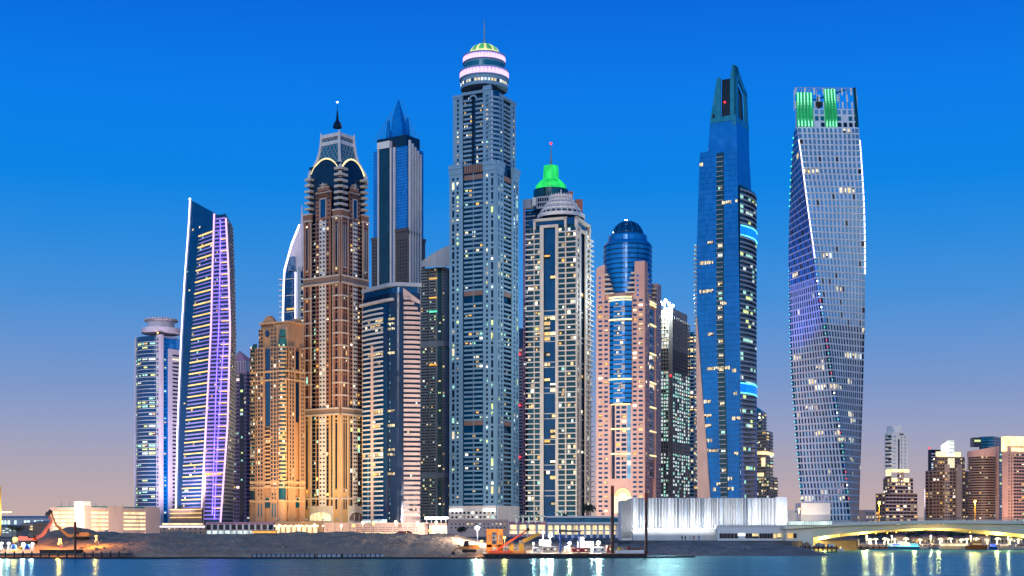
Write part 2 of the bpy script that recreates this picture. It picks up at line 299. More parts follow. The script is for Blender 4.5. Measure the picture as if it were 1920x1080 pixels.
def spot(par, loc, to, e, col, ang=80, size=.6, name='added_uplight_beam'):
    ld = bpy.data.lights.new(name, 'SPOT'); ld.energy = e; ld.color = col; ld.spot_size = radians(ang); ld.spot_blend = .6; ld.shadow_soft_size = size
    o = bpy.data.objects.new(name, ld); COL.objects.link(o); L = ROOTLOC[par.name]; o.parent = par; o.location = Vector(loc) - L
    o.rotation_euler = (Vector(loc) - Vector(to)).to_track_quat('Z', 'Y').to_euler(); return o
def point(par, loc, e, col, size=.5, name='lamp_light'):
    ld = bpy.data.lights.new(name, 'POINT'); ld.energy = e; ld.color = col; ld.shadow_soft_size = size
    o = bpy.data.objects.new(name, ld); COL.objects.link(o); o.parent = par; o.location = Vector(loc) - ROOTLOC[par.name]; return o
def copytree(o, parent=None):
    c = o.copy(); COL.objects.link(c); c.parent = parent
    for ch in list(o.children): copytree(ch, c)
    return c
# ================================================================ setting: water, land
def top(o, label=None, kind='structure'): return tag(o, label, kind=kind)
q = MB('water_mat'); q.face([(-9000, 15, 0), (9000, 15, 0), (9000, 1500, 0), (-9000, 1500, 0)]); top(q.build('water'))
shore = [(-9000, 400), (X(1120, 400), 400), (X(1180, 436), 436), (X(1485, 440), 440), (X(1505, 456), 456), (X(1605, 470), 470), (X(1615, 640), 640), (X(2600, 640), 640), (9000, 640)]
q = MB('ground_mat'); far = [(30000, 640), (30000, 40000), (-30000, 40000), (-30000, 400)]
q.face([(x, y, GZ) for x, y in shore + far])
for a, b in zip(shore, shore[1:]): q.face([(a[0], a[1] - 3, -1), (b[0], b[1] - 3, -1), (b[0], b[1], GZ), (a[0], a[1], GZ)])
top(q.build('ground'))
# ================================================================ towers
def lerp(tab, y):
    if y <= tab[0][0]: return tab[0][1]
    for (a, p), (b, q) in zip(tab, tab[1:]):
        if y <= b: return p + (q - p) * (y - a) / (b - a)
    return tab[-1][1]
# ---------- tallest tower with lit rings and dome
def domed_supertall():
    T = Tower('domed_tower', 'tallest pale blue tower topped by two glowing petal rings, green dome and spire', 908, 1000, seed=3)
    A, B, pl = corner(843, 931, 972, 1000, 27)
    T.part('body', 'glass_deep').prism(shrink(pl, 3), GZ, T.z(300))
    rows = T.rows(322, 945, 71); zt = T.z(318); zb = T.z(948)
    T.pier(A, 843, 868, GZ, zt, .4, 'stone_pale'); T.pier(A, 906, 931, GZ, zt, .4, 'stone_pale'); T.pier(B, 931, 943.5, GZ, zt, .4, 'stone_pale'); T.pier(B, 959, 972, GZ, zt, .4, 'stone_pale')
    for f, ps, oo in ((A, [(848.5, 852.5, 1), (857, 860.5, 0), (912, 915.5, 0), (921.5, 925.5, 1)], .55), (B, [(933.5, 935, 1), (938.5, 940.5, 0), (962.5, 964, 0), (967.5, 969, 1)], .55)):
        for a, b, k in ps:
            i = 0; u0, u1 = f.u(a), f.u(b)
            while i < len(rows):
                r = 2 if (k and i % 3 == 1) else 1
                rr = rows[i:i + r]; z0, z1 = rr[-1][0], rr[0][1]; h = rows[0][1] - rows[0][0]
                T.win(f, u0, u1, z0 + h * .2, z1 - h * .25, T.pick(.16 if T.rng.random() < .8 else .5, 'lime' if T.rng.random() < .6 else 'cream', 'glass_navy'), oo); i += r
    bal = [r for i, r in enumerate(rows) if i not in (0, 25, 26, 53, 54)]
    T.slabs(A, 870, 904.5, bal, (0, .40), -1.4, .1, 'stone_pale'); T.slabs(B, 944.5, 958, bal, (0, .40), -1.4, .1, 'stone_pale')
    T.grid(A, 870, 904, 5, bal, .8, (.5, .97), .10, 'mix', 'glass_deep', -1.25); T.grid(B, 944.5, 958, 4, bal, .7, (.5, .97), .08, 'mix', 'glass_navy', -1.25)
    q = T.part('mullion', 'stone_pale'); fbox(q, A, A.u(886.6), A.u(887.4), zb, zt, -1.4, -.1)
    for i in (0, 25, 53):
        for f, a, b in ((A, 870, 904.5), (B, 944.5, 958)): fbox(T.rep('service_band', 'mech_brown'), f, f.u(a), f.u(b), rows[i][0], rows[i][1], -1.4, -.2)
    for y0, y1, o in ((300, 308, 1.8), (308, 318, 1.1), (380, 383, .9)):
        for f, a, b in ((A, 843, 868), (A, 906, 931), (B, 931, 943.5), (B, 959, 972)): fbox(T.rep('cornice', 'stone_pale'), f, f.u(a), f.u(b), T.z(y1), T.z(y0), -.5, o)
    q = T.rep('cornice', 'mech_brown')
    for k in range(8): u = A.u(870) + (A.u(904) - A.u(870)) * (k + .5) / 8; fbox(q, A, u - .6, u + .6, T.z(318), T.z(303), -1.4, .2)
    # base
    q = T.part('base', 'stone_white'); fbox(q, A, 0, A.L, GZ, T.z(948), .45, .9); fbox(q, B, 0, B.L, GZ, T.z(948), .45, .9)
    T.grid(A, 846, 929, 11, T.rows(957, 981, 3), .55, (.2, .7), .3, 'mix', 'glass_dark', 1.05)
    for a, b in ((845, 868), (907.5, 930)): fbox(T.rep('light_box', 'led_white'), A, A.u(a), A.u(b), T.z(958.5), T.z(954.5), .95, 1.8)
    # upper shaft
    A2, B2, p2 = corner(850, 922, 966, 1004, 27); T.part('upper_shaft', 'glass_navy').prism(shrink(p2, 2.4), T.z(318), T.z(166))
    z0, z1 = T.z(302), T.z(166); r2 = T.rows(172, 302, 15)
    for f, a, b in ((A2, 850, 868), (A2, 906, 921.5), (B2, 935, 943), (B2, 957, 966)): T.pier(f, a, b, z0, z1 + (4 if a in (906,) else 0), .4, 'stone_pale')
    for f, a, b in ((A2, 857.5, 861), (A2, 912, 916), (B2, 937.5, 939.5), (B2, 961, 962.5)): T.wincol(f, a, b, r2, (.2, .75), .25, 'mix', 'glass_navy', .55)
    T.slabs(A2, 869, 884, r2, (0, .45), -1.1, .2, 'stone_pale'); T.slabs(A2, 892, 905.5, r2, (0, .45), -1.1, .2, 'stone_pale'); T.slabs(B2, 944, 949.5, r2, (0, .45), -1.1, .2, 'stone_pale'); T.slabs(B2, 951, 956.5, r2, (0, .45), -1.1, .2, 'stone_pale')
    T.grid(A2, 869, 884, 4, r2, .75, (.5, .95), .16, 'gold', 'glass_navy', -.95); T.grid(A2, 892, 905.5, 4, r2, .75, (.5, .95), .16, 'gold', 'glass_navy', -.95)
    c = A2.pt(A2.L - 1.5, 0, -2.5); rc = MB('glass_deep')
    q = T.part('corner_bay', 'glass_deep'); q.lathe(c.x + 1, c.y + 1.5, [(4.6, z0), (4.6, z1)], 20)
    for a, b in r2: T.rep('balcony', 'stone_pale').lathe(c.x + 1, c.y + 1.5, [(5.6, a), (5.6, a + (b - a) * .42)], 20)
    ga = T.part('arched_gable', 'stone_pale'); um = A2.u(887.5)
    for k in range(10):
        t0, t1 = pi * k / 10, pi * (k + 1) / 10; f = lambda t, r: A2.pt(um - r * cos(t), T.z(178) + r * sin(t), 0)
        a0, a1, b0, b1 = f(t0, 3.4), f(t1, 3.4), f(t0, 2.2), f(t1, 2.2); n = Vector((A2.n.x, A2.n.y, 0)) * .8
        ga.hexa([b0, a0, a1, b1], [b0 + n, a0 + n, a1 + n, b1 + n])
    for f, a, b, y in ((A2, 850, 868, 166), (A2, 868, 906, 163), (A2, 906, 922, 160), (B2, 935, 966, 164)): fbox(T.rep('cornice', 'stone_pale'), f, f.u(a), f.u(b), T.z(y + 5), T.z(y), -1, 1.1)
    cc = (Vector(p2[0]) + Vector(p2[2])) / 2; Yc = cc.y; cx = X(908, Yc); s = Yc / F; z = lambda py: Z(py, Yc)
    d = T.part('crown_drum', 'stone_pale'); d.smooth = False
    d.lathe(cx, Yc, [(44 * s, z(170)), (44 * s, z(152)), (46.5 * s, z(152)), (46.5 * s, z(150)), (44.4 * s, z(149.6)), (44.4 * s, z(138)), (46.6 * s, z(137.6)), (46.6 * s, z(136)), (38 * s, z(135.5)), (38 * s, z(121)), (40.2 * s, z(121)), (40.2 * s, z(119.6)), (38.4 * s, z(119.3)), (38.4 * s, z(109)), (40 * s, z(108.6)), (40 * s, z(107)), (31 * s, z(106.5)), (10 * s, z(105))], 56)
    g = T.part('drum_glass', 'glass_aqua'); g.lathe(cx, Yc, [(38.3 * s, z(137)), (38.3 * s, z(124))], 56, caps=False)
    for i in range(44):
        a0, a1 = 2 * pi * (i + .18) / 44, 2 * pi * (i + .82) / 44; R = 44.2 * s
        q = MB(T.pick(.8, 'cream', 'glass_dark')); f = lambda t, zz: (cx + R * cos(t), Yc + R * sin(t), zz); q.face([f(a0, z(164)), f(a1, z(164)), f(a1, z(159)), f(a0, z(159))]); q.score = 5; T.W.append(q)
    for R0, yb, yt in ((44.6, 149.4, 138.4), (38.6, 119.2, 109.4)): T.part('ring_backing', 'lit_violet').lathe(cx, Yc, [(R0 * s, z(yb)), (R0 * s, z(yt))], 56, caps=False)
    for R0, yb, yt, n in ((45.1, 149.4, 139, 40), (39.0, 119.2, 110, 44)):
        for i in range(n):
            q = T.rep('lit_petal', 'glow_pink'); c0 = 2 * pi * (i + .5) / n; w_ = 2 * pi / n * .4; pts = []
            for du, dz in ((-1, 0), (1, 0), (1, .55), (.55, .82), (0, 1), (-.55, .82), (-1, .55)):
                R = R0 * s; t = c0 + du * w_; pts.append(Vector((cx + R * cos(t), Yc + R * sin(t), z(yb) + (z(yt) - z(yb)) * dz)))
            n_ = Vector((cos(c0), sin(c0), 0)) * .35; q.rings([[p for p in pts], [p + n_ for p in pts]])
    dm = T.part('dome'); n = 36; prof = [(30.5 * sin(pi / 2 * (1 - k / 7)) , 105 - 22 * (1 - cos(pi / 2 * k / 7)) ** .0 * sin(pi / 2 * k / 7)) for k in range(8)]
    pr = [(30.5 * cos(pi / 2 * k / 7), 106 - 23 * sin(pi / 2 * k / 7)) for k in range(8)]
    for k in range(7):
        for i in range(n):
            a0, a1 = 2 * pi * i / n, 2 * pi * (i + 1) / n; f = lambda t, q_: (cx + q_[0] * s * cos(t), Yc + q_[0] * s * sin(t), z(q_[1]))
            mm = 'dome_gold' if (i % 3 == 0 or (k < 1)) else ('dome_green' if k < 5 or i % 3 == 1 else 'stone_white')
            dm.face([f(a0, pr[k]), f(a1, pr[k]), f(a1, pr[k + 1]), f(a0, pr[k + 1])], mm)
    sp = T.part('spire', 'stone_pale'); sp.lathe(cx, Yc, [(4 * s, z(84)), (2.6 * s, z(78)), (1.1 * s, z(70)), (1 * s, z(66)), (2 * s, z(65)), (1.2 * s, z(52)), (.8 * s, z(40)), (1.1 * s, z(39.5)), (.1, z(37.5))], 10)
    T.finish()
domed_supertall()
# ---------- terracotta and white tower with concave crown
def concave_crown():
    T = Tower('terracotta_tower', 'brown and white striped tower with a flared concave crown, gold arches and thin mast', 632, 930, seed=5)
    A, B, pl = corner(569, 638.5, 689, 930, 35)
    T.part('body', 'glass_navy').prism(shrink(pl, 3.8), GZ, T.z(300))
    zt = T.z(405); RU = T.rows(405, 515, 14); RM = T.rows(530, 764, 30); RL = T.rows(777, 955, 23)
    W1, C1 = 'terracotta', 'stone_white'
    cols = ((A, 571, 584.5, 'p'), (A, 592, 620.5, 'w'), (A, 626, 638.5, 'p'), (B, 638.5, 651, 'p'), (B, 655.5, 674.5, 'w'), (B, 679, 689, 'p'))
    for f, a, b, k in cols:
        if k == 'p':
            T.pier(f, a, b, T.z(776), zt, .9, W1); T.pier(f, a, b, GZ, T.z(776), .9, 'terracotta_lit')  # lower piers and walls: the yellow light is put into their colour
            for e in (a, b): fbox(T.rep('pier_edge', 'terracotta_trim'), f, max(0, f.u(e) - .17), min(f.L, f.u(e) + .17), GZ, zt, .5, 1.12)
        else:
            T.pier(f, a, b, T.z(776), T.z(352), .2, W1); T.pier(f, a, b, GZ, T.z(776), .2, 'terracotta_lit'); c0, c1 = ((599.5, 611.5) if f is A else (661, 669)); T.pier(f, c0, c1, T.z(955), T.z(408), .45, C1)
            for j, (p, m_) in enumerate(((596 if f is A else 658, 0), (615 if f is A else 672, 0))): T.wincol(f, p - 1.8, p + 1.8, RU + RM + RL[:3], (.2, .75), .13, 'gold', 'glass_navy', .35)
            for p in ((602.3, 608.4) if f is A else (663, 667)): T.wincol(f, p - 1.7, p + 1.5, RU + RM + RL, (.3, .72), .14, 'cream', 'glass_black', .6)
            for p in ((596, 615) if f is A else (658, 672)):
                T.wincol(f, p - 1.9, p + 1.9, RL[3:], (.02, .98), .12, 'cool', 'glass_navy', .35)
            # stepped gable
            g = T.part('stepped_gable', W1); m0, m1 = f.u(a), f.u(b); mm = (m0 + m1) / 2; hw = (m1 - m0) / 2
            for fr, y0, y1 in ((1, 370, 356), (.72, 356, 346), (.42, 346, 341)): fbox(g, f, mm - hw * fr, mm + hw * fr, T.z(y0), T.z(y1), -1, .2)
            for fr, y in ((1, 356), (.72, 346), (.42, 341)): fbox(g, f, mm - hw * fr, mm + hw * fr, T.z(y), T.z(y) + .5, -1, .5, 'terracotta_trim')
            fbox(g, f, mm - .5, mm + .5, T.z(348), T.z(337), .2, .7, 'terracotta_trim')
            g2 = T.part('gable_window', 'glass_deep'); fbox(g2, f, mm - hw * .33, mm + hw * .33, T.z(402), T.z(367), .2, .45); fbox(g2, f, mm - hw * .42, mm + hw * .42, T.z(368), T.z(366), .2, .6, 'terracotta_trim')
            for e in (-1, 1): fbox(g2, f, mm + e * hw * .38 - .25, mm + e * hw * .38 + .25, T.z(404), T.z(367), .2, .55, 'terracotta_trim')
            for rr in T.rows(356, 404, 6): 
                for e in (-.74, .74): T.win(f, mm + e * hw - 1, mm + e * hw + 1, rr[0] + 1, rr[1] - 1, 'glass_navy', .35)
    # recesses: lit balcony windows
    for f, a, b in ((A, 585.5, 591), (A, 621.5, 625.5), (B, 651.8, 655), (B, 675.3, 678.5)):
        T.wincol(f, a, b, RU + RM + RL, (.1, .8), .17, 'cool', 'glass_navy', -1.9)
        T.slabs(f, a, b, RU + RM + RL, (0, .16), -2.1, -.3, 'stone_grey', 'recess_slab')
    for f, ps in ((A, ((577.5, 1.7), (632.5, 1.8))), (B, ((643, 1.1), (647, 1.1), (682.5, .9), (686, .9)))):
        for p, w_ in ps:
            u0, u1 = f.u(p - w_), f.u(p + w_)
            for i in (0, 1, 12, 13): T.win(f, u0, u1, RU[i][0] + .6, RU[i][1] - .7, T.pick(.2, 'mix', 'glass_navy'), 1.05)
            for rr in (RU[2:7], RU[7:12]): T.win(f, u0, u1, rr[-1][0], rr[0][1], 'glass_navy', 1.05)
            fbox(T.rep('window_surround', 'terracotta_trim'), f, f.u(p - w_ - .7), f.u(p + w_ + .7), T.z(501), T.z(421), .7, .98)
            for k in range(10):
                z0 = RM[3 * k + 2][0]; h = RM[0][1] - RM[0][0]; T.win(f, u0, u1, z0 + h * .3, z0 + h * 1.9, T.pick(.06, 'mix', 'glass_navy'), 1.05); T.win(f, u0, u1, z0 + 2.15 * h, z0 + 2.75 * h, T.pick(.1, 'mix', 'glass_navy'), 1.05)
            T.win(f, u0, u1, RL[0][0] + .5, RL[0][1] - .6, 'glass_navy', 1.05); T.win(f, u0, u1, RL[1][0] + .5, RL[1][1] - .6, 'glass_navy', 1.05)
            for i in range(2, 18, 4): T.win(f, u0, u1, RL[min(i + 3, 17)][0], RL[i][1], T.pick(.08, 'cool', 'glass_navy'), 1.05)
            T.win(f, u0, u1, RL[18][0] + .5, RL[18][1] - .6, T.pick(.3, 'mix', 'glass_navy'), 1.05); T.win(f, u0, u1, RL[22][0], RL[20][1], 'glass_navy', 1.05)
    for k in range(10):
        y = 530 + (764 - 530) * k / 10
        for f, a, b in ((A, 570.5, 585), (A, 625.5, 638.8), (B, 638.3, 651.5), (B, 678.5, 689.3)):
            if k: fbox(T.rep('ledge', 'terracotta_trim'), f, f.u(a), f.u(b), T.z(y + 1.2), T.z(y - 1.2), -.2, 1.5)
    for f in (A, B):
        for a, b in ((f.u(cols[0][1]), f.L) if f is A else (0, f.L),):
            for y0, y1 in ((516, 529), (765, 776)):
                fbox(T.rep('belt_course', 'belt_brown'), f, a, b, T.z(y1), T.z(y0), -.5, 1.2)
                for y in (y0, y1): fbox(T.rep('belt_course', 'terracotta_trim'), f, a, b, T.z(y + 1.3), T.z(y - 1.3), -.5, 1.9)
            fbox(T.rep('belt_course', 'terracotta_trim'), f, a, b, T.z(936), T.z(933), -.5, 1.7)
    for f, a, b in ((A, 570, 585.5), (A, 625, 639), (B, 638.2, 652), (B, 678, 689.5)):
        fbox(T.rep('cornice', 'terracotta_trim'), f, f.u(a), f.u(b), T.z(407), T.z(404), -.5, 1.8); fbox(T.rep('cornice', W1), f, f.u(a), f.u(b), T.z(404), T.z(394), -.5, .9); fbox(T.rep('cornice', 'terracotta_trim'), f, f.u(a), f.u(b), T.z(394), T.z(391), -.5, 1.6)
    # stacked pale balconies beside the dark glass head
    for k in range(7):
        y = 384 - k * 11.2
        for f, a, b in ((A, 573.5, 584), (A, 628.5, 638.5), (B, 638.5, 650), (B, 680, 688)):
            if k < 6 or 620 < a < 640: fbox(T.rep('balcony', 'slab_cream'), f, f.u(a), f.u(b), T.z(y), T.z(y - 4.6), -2.5, 1.2)
    # base with arched entrance
    q = T.part('base', 'stone_cream')
    for f, a, b in ((A, 583, 626), (B, 651, 679)):
        fbox(q, f, f.u(a), f.u(b), T.z(980), T.z(950), .3, 1.6); fbox(q, f, f.u(a) - 1, f.u(b) + 1, T.z(951), T.z(948.5), .3, 2.4)
        g = T.part('arched_entrance', 'shop_warm'); m_ = (f.u(a) + f.u(b)) / 2; hw = (f.u(b) - f.u(a)) * .46
        pts = [f.pt(m_ - hw, T.z(976), 1.7)] + [f.pt(m_ - hw * cos(t), T.z(968) + 3 * sin(t), 1.7) for t in [pi * i / 12 for i in range(13)]] + [f.pt(m_ + hw, T.z(976), 1.7)]; g.face(pts, 'mech_brown' if f is B else 'shop_warm')
        for i in range(12):
            t0, t1 = pi * i / 12, pi * (i + 1) / 12; g.tube(f.pt(m_ - hw * cos(t0), T.z(968) + 3 * sin(t0), 1.9), f.pt(m_ - hw * cos(t1), T.z(968) + 3 * sin(t1), 1.9), .35, None, 6, 'stone_white')
        for e in (-.35, .35): fbox(g, f, m_ + e * hw - .2, m_ + e * hw + .2, T.z(976), T.z(964.5), 1.75, 2, 'stone_white')
    # dark glass head, gold arches, concave crown
    A2, B2, p2 = corner(582, 638, 684, 934, 35); hd = T.part('glass_head', 'glass_navy')
    hd.prism(p2, T.z(405), T.z(312))
    ctr = (Vector(p2[0]) + Vector(p2[2])) / 2
    def R(fr, zz, o=0): return [Vector((ctr.x + (p[0] - ctr.x) * fr, ctr.y + (p[1] - ctr.y) * fr, zz)) for p in p2]
    fl = [(1.0, 312), (.86, 300), (.74, 288), (.66, 274), (.61, 258), (.585, 244)]
    for f in (A2, B2):
        n = 14; hd_a = T.part('arched_glass', 'glass_navy'); ar = T.part('arch_light', 'glow_gold'); pv = None
        for i in range(n + 1):
            t = i / n; u = f.L * (.04 + .92 * t); zz = T.z(314) + (T.z(289) - T.z(314)) * (sin(pi * t) ** .7 if 0 < t < 1 else 0); c = (f.pt(u, T.z(320), .15), f.pt(u, zz, .15))
            if pv:
                hd_a.face([pv[0], c[0], c[1], pv[1]]); ar.tube(pv[1], c[1], .55, None, 6)
                o = Vector((f.n.x, f.n.y, 0)) * -6; hd_a.face([pv[1], c[1], c[1] + o, pv[1] + o], 'stone_white')
            pv = c
    cg = T.part('crown_lattice', 'glass_aqua'); cg.rings([R(fr * .97, T.z(y)) for fr, y in fl], None, False, True)
    lat = T.part('lattice_bars', 'canopy_grey'); levels = [R(fr * .98, T.z(y)) for fr, y in fl]
    for i in range(len(levels) - 1):
        for j in (0, 3):
            a, b = levels[i][j], levels[i][(j + 1) % 4]; c, d_ = levels[i + 1][j], levels[i + 1][(j + 1) % 4]
            for k in range(5):
                lat.tube(a.lerp(b, k / 5), c.lerp(d_, (k + 1) / 5), .16, None, 4); lat.tube(a.lerp(b, (k + 1) / 5), c.lerp(d_, k / 5), .16, None, 4)
    ribs = [T.rep('crown_rib', 'stone_white') for _ in range(4)]
    for j in range(4):
        pts = [R(fr * 1.02, T.z(y))[j] for fr, y in [(1.04, 330)] + fl + [(.60, 234)]]; ribs[j].path(pts, [1.3, 1.3, 1.2, 1.1, 1.0, .95, .9, .5], 6)
    cb = T.part('crown_band', 'stone_white'); f0, f1 = R(.60, 0), None
    for y0, y1 in ((259, 252), (245, 238)): cb.rings([R(.615, T.z(y0)), R(.60, T.z(y1))], None, True, True)
    cbm = T.part('crown_gallery', 'mech_brown'); cbm.rings([R(.575, T.z(252)), R(.575, T.z(245))])
    k0 = R(.6, 0)[0]; T.part('crown_lamp', 'glow_gold').box(k0.x - .6, k0.x + .6, k0.y - .5, k0.y, T.z(262), T.z(242))
    ms = T.part('mast', 'glass_navy'); xx, yy = X(632.5, ctr.y), ctr.y; zc = lambda py: Z(py, yy)
    ms.lathe(xx, yy, [(3.2, zc(240)), (2.6, zc(231)), (1.4, zc(228)), (.9, zc(222)), (.5, zc(210)), (.2, zc(207)), (.09, zc(193))], 8)
    T.part('beacon', 'bulb_white').ball((xx, yy, zc(191.5)), .55)
    T.finish()
concave_crown()
# ---------- twisted tower
def twisted():
    T = Tower('twisted_tower', 'silver grid tower that twists a quarter turn, with green light panels around its open top', 1552, 800, seed=7)
    Lt = [(165, 1489), (240, 1489.5), (300, 1484), (400, 1480), (470, 1478.5), (600, 1480), (700, 1483), (850, 1494), (940, 1502), (990, 1506)]
    Et = [(165, 1492), (240, 1493), (264, 1497), (363, 1509), (424, 1517), (500, 1528), (544, 1532.5), (617, 1545), (710, 1559), (795, 1572), (872, 1583.5), (963, 1594), (990, 1597)]
    Rt = [(165, 1604), (240, 1610), (300, 1614), (400, 1620), (470, 1621.5), (600, 1622), (700, 1619), (850, 1614), (940, 1611), (990, 1610)]
    cache = {}
    def level(z):
        key = round(z, 2)
        if key in cache: return cache[key]
        py = HZ - (z - CH) * F / 800; l, e, r = lerp(Lt, py), lerp(Et, py), lerp(Rt, py); Yc = 780
        wl, wr = max(e - l, .5), r - e
        th = math.degrees(atan2(wr, wl)); lo, hi = 14, 89
        for _ in range(3):
            best = None
            for k in range(0, 121):
                t = 8 + k * (80 / 120)
                if math.tan(radians(t)) < (r - 960) / F * 1.12: continue
                try: a, b, p = corner(l, e, r, Yc, t)
                except ZeroDivisionError: continue
                d = abs(a.L - b.L)
                if best is None or d < best[0]: best = (d, a, b, p)
            a, b, p = best[1:]; Yc += 800 - (p[0].y + p[2].y) / 2
        cache[key] = p; return p
    zs = [T.z(y) for y in range(990, 160, -15)]
    tabs = [[], [], []]
    for z in zs:
        p = level(z)
        for i, k in enumerate((3, 0, 1)): tabs[i].append((z, p[k]))
    def sm(tab):                              # smooth the corner curves
        out = list(tab)
        for _ in range(3): out = [out[0]] + [(out[i][0], (out[i - 1][1] + out[i][1] * 2 + out[i + 1][1]) / 4) for i in range(1, len(out) - 1)] + [out[-1]]
        return out
    tabs = [sm(t) for t in tabs]
    def ev(i):
        def f(z):
            t = tabs[i]
            if z <= t[0][0]: return t[0][1]
            for (a, p), (b, q) in zip(t, t[1:]):
                if z <= b: return p + (q - p) * ((z - a) / (b - a))
            return t[-1][1]
        return f
    e0, e1, e2 = ev(0), ev(1), ev(2); e3 = lambda z: e0(z) + e2(z) - e1(z)
    A, B = Gen(e0, e1), Gen(e1, e2); back = [Gen(e2, e3), Gen(e3, e0)]
    ztop = T.z(243); nr = 61; z0 = T.z(978); h = (ztop - z0) / nr
    bd = T.part('body', 'metal_panel'); lv = [z0 - 8] + [z0 + h * i for i in range(nr + 1)]
    bd.rings([[Vector((*(g.e0(z) + (g.e1(z) - g.e0(z)) * (k / 10)), z)) for g in (B, back[0], back[1], A) for k in range(10)] for z in lv])
    for fi, (f, nc) in enumerate(((A, 14), (B, 14))):
        for i in range(nr):
            za = z0 + h * i; f0, f1 = f.e0(za + h / 2), f.e1(za + h / 2)
            if (f1 - f0).length < 4: continue
            us = [0, .5, 1]
            run = 0
            for c in range(nc):
                st = (.34 * (.5 + .5 * sin(i * .55))) / nc; up_ = fi == 0 and i > 36; u0 = c / nc + .06 / nc + st * (.1 if up_ else 1); wd = (.86 if up_ else .54 if i > 36 else .48) / nc  # wide dark glass stands for the shade on the upper left face
                if c in (0, nc - 1): u0 = c / nc + .1 / nc; wd = .8 / nc
                if run > 0: m_ = T.rng.choice(('lit_cream', 'lit_cream', 'lit_warm', 'lit_white')); run -= 1
                else:
                    pl_ = .030 if i < 40 else .012
                    m_ = ('glass_blue', 'glass_deep', 'glass_blue')[(i + c) % 3] if fi == 0 else 'glass_sky'
                    if fi == 1 and i < 30: m_ = 'glass_navy' if T.rng.random() < .5 else 'glass_dark'
                    elif fi == 0 and i < 36: m_ = T.rng.choice(('glass_navy', 'glass_aqua', 'glass_deep', 'glass_dark'))
                    elif T.rng.random() < .05: m_ = 'glass_black'
                    if T.rng.random() < pl_: m_ = 'lit_cream'; run = T.rng.choice((0, 1, 2, 3))
                T.win(f, u0, u0 + wd, za + h * .15, za + h * .90, m_, .14)
            us = [k / 4 for k in range(5)]
            T.rep('frame_line', 'metal_frame').path([f.pt(a, za, .14) for a in us], [.22] * 5, 4)
    spot(T.root, (112, 772, 60), (X(1488, 800), 800, T.z(450)), 260000, (.02, .08, 1), 50, 1, 'added_blue_spot')  # bare blue spot added to tint the upper left face
    # edge lights
    q = T.part('edge_light', 'neon_white')
    for f, r in ((e1, (40, 59)), (e2, (38, 59))):
        for i in range(*r): a, b = z0 + h * i, z0 + h * (i + .8); q.tube(Vector((*f(a), a)) + Vector((.1, -.35, 0)), Vector((*f(b), b)) + Vector((.1, -.35, 0)), .34, None, 5)
    cl = ('neon_aqua', 'neon_green', 'bulb_white', 'neon_aqua', 'beacon_red', 'neon_royal')
    for f in (e1, e0):
        for i in range(3, 40): a = z0 + h * (i + .5); T.rep('edge_lamp', cl[0] if f is e0 else T.rng.choice(cl)).ball(Vector((*f(a), a)) + Vector((0, -.4, 0)), .34, 6, 4)
    for i in range(50, 61): a = z0 + h * i; T.rep('edge_lamp', 'neon_green').ball(Vector((*e0(a), a)) + Vector((-.2, -.3, 0)), .5, 6, 4)
    # open crown: set-back storeys, lattice posts, light panels
    zc = T.z(167); inn = lambda g, z, k: [(lambda c: c + (g_(z) - c) * k)((e1(z) + e3(z)) / 2) for g_ in (e1, e2, e3, e0)]
    ps = T.part('crown_storeys', 'metal_panel'); ps.rings([[Vector((*p, ztop)) for p in inn(0, ztop, .96)], [Vector((*p, T.z(224))) for p in inn(0, T.z(224), .96)], [Vector((*p, T.z(206))) for p in inn(0, T.z(206), .96)]])
    for i in range(3):
        za = T.z(243) + (T.z(206) - T.z(243)) * i / 3; hh = (T.z(206) - T.z(243)) / 3
        for c in range(11): T.win(B, .02 + c / 11 + .1 / 11, .02 + c / 11 + .75 / 11, za + hh * .15, za + hh * .85, ('glass_sky', 'glass_aqua', 'glass_navy')[2 - i] if T.rng.random() < .8 else 'metal_panel', .0)
    for g, n in ((B, 13), (back[0], 8), (back[1], 8)):
        for c in range(n + 1):
            u = c / n
            for r_ in range(3):
                if g is B and (c + r_) % 2: continue
                za = T.z(206) + (zc - T.z(206)) * r_ / 3; zb = za + (zc - T.z(206)) / 3
                T.rep('crown_louvre', 'metal_frame').tube(g.pt(min(1, u), za, 0), g.pt(min(1, u), zb, 0), .5 if g is B else .25, None, 4)
        T.rep('crown_rail', 'canopy_grey').tube(g.pt(0, zc, 0), g.pt(1, zc, 0), .22, None, 5)
    for u0, u1 in ((.0, .27), (.46, .66)):
        gp = T.part('green_panel', 'panel_green'); fbox(gp, B, u0, u1, T.z(241), T.z(176 if u0 == 0 else 169), .1, .5)
        n = 5 if u0 == 0 else 4
        for c in range(n):
            u = u0 + (u1 - u0) * (c + .5) / n
            T.rep('light_strip', 'panel_green').tube(B.pt(u, T.z(240), .6), B.pt(u, T.z(178 if u0 == 0 else 171), .6), .3, None, 5)
            for k in range(24): T.rep('panel_lamp', 'led_mint').ball(B.pt(u, T.z(240) + (T.z(178 if u0 == 0 else 171) - T.z(240)) * k / 23, .9), .42, 5, 4)
    gp = T.part('green_mesh', 'glass_green'); fbox(gp, B, .955, 1, T.z(240), T.z(166), .0, .4)
    cr = T.part('rooftop_crane', 'black_hull'); c = (e1(ztop) + e2(ztop)) / 2 + Vector((0, 6)); cz = T.z(206)
    cr.tube((c.x - 4, c.y, cz), (c.x - 4, c.y, cz + 8), .8); cr.tube((c.x - 4, c.y, cz + 7), (c.x + 11, c.y, cz + 12), .4); cr.tube((c.x - 4, c.y, cz + 7), (c.x - 18, c.y, cz + 4), .35); cr.box(c.x - 6, c.x - 2, c.y - 1.5, c.y + 1.5, cz + 2.5, cz + 5)
    T.finish()
twisted()
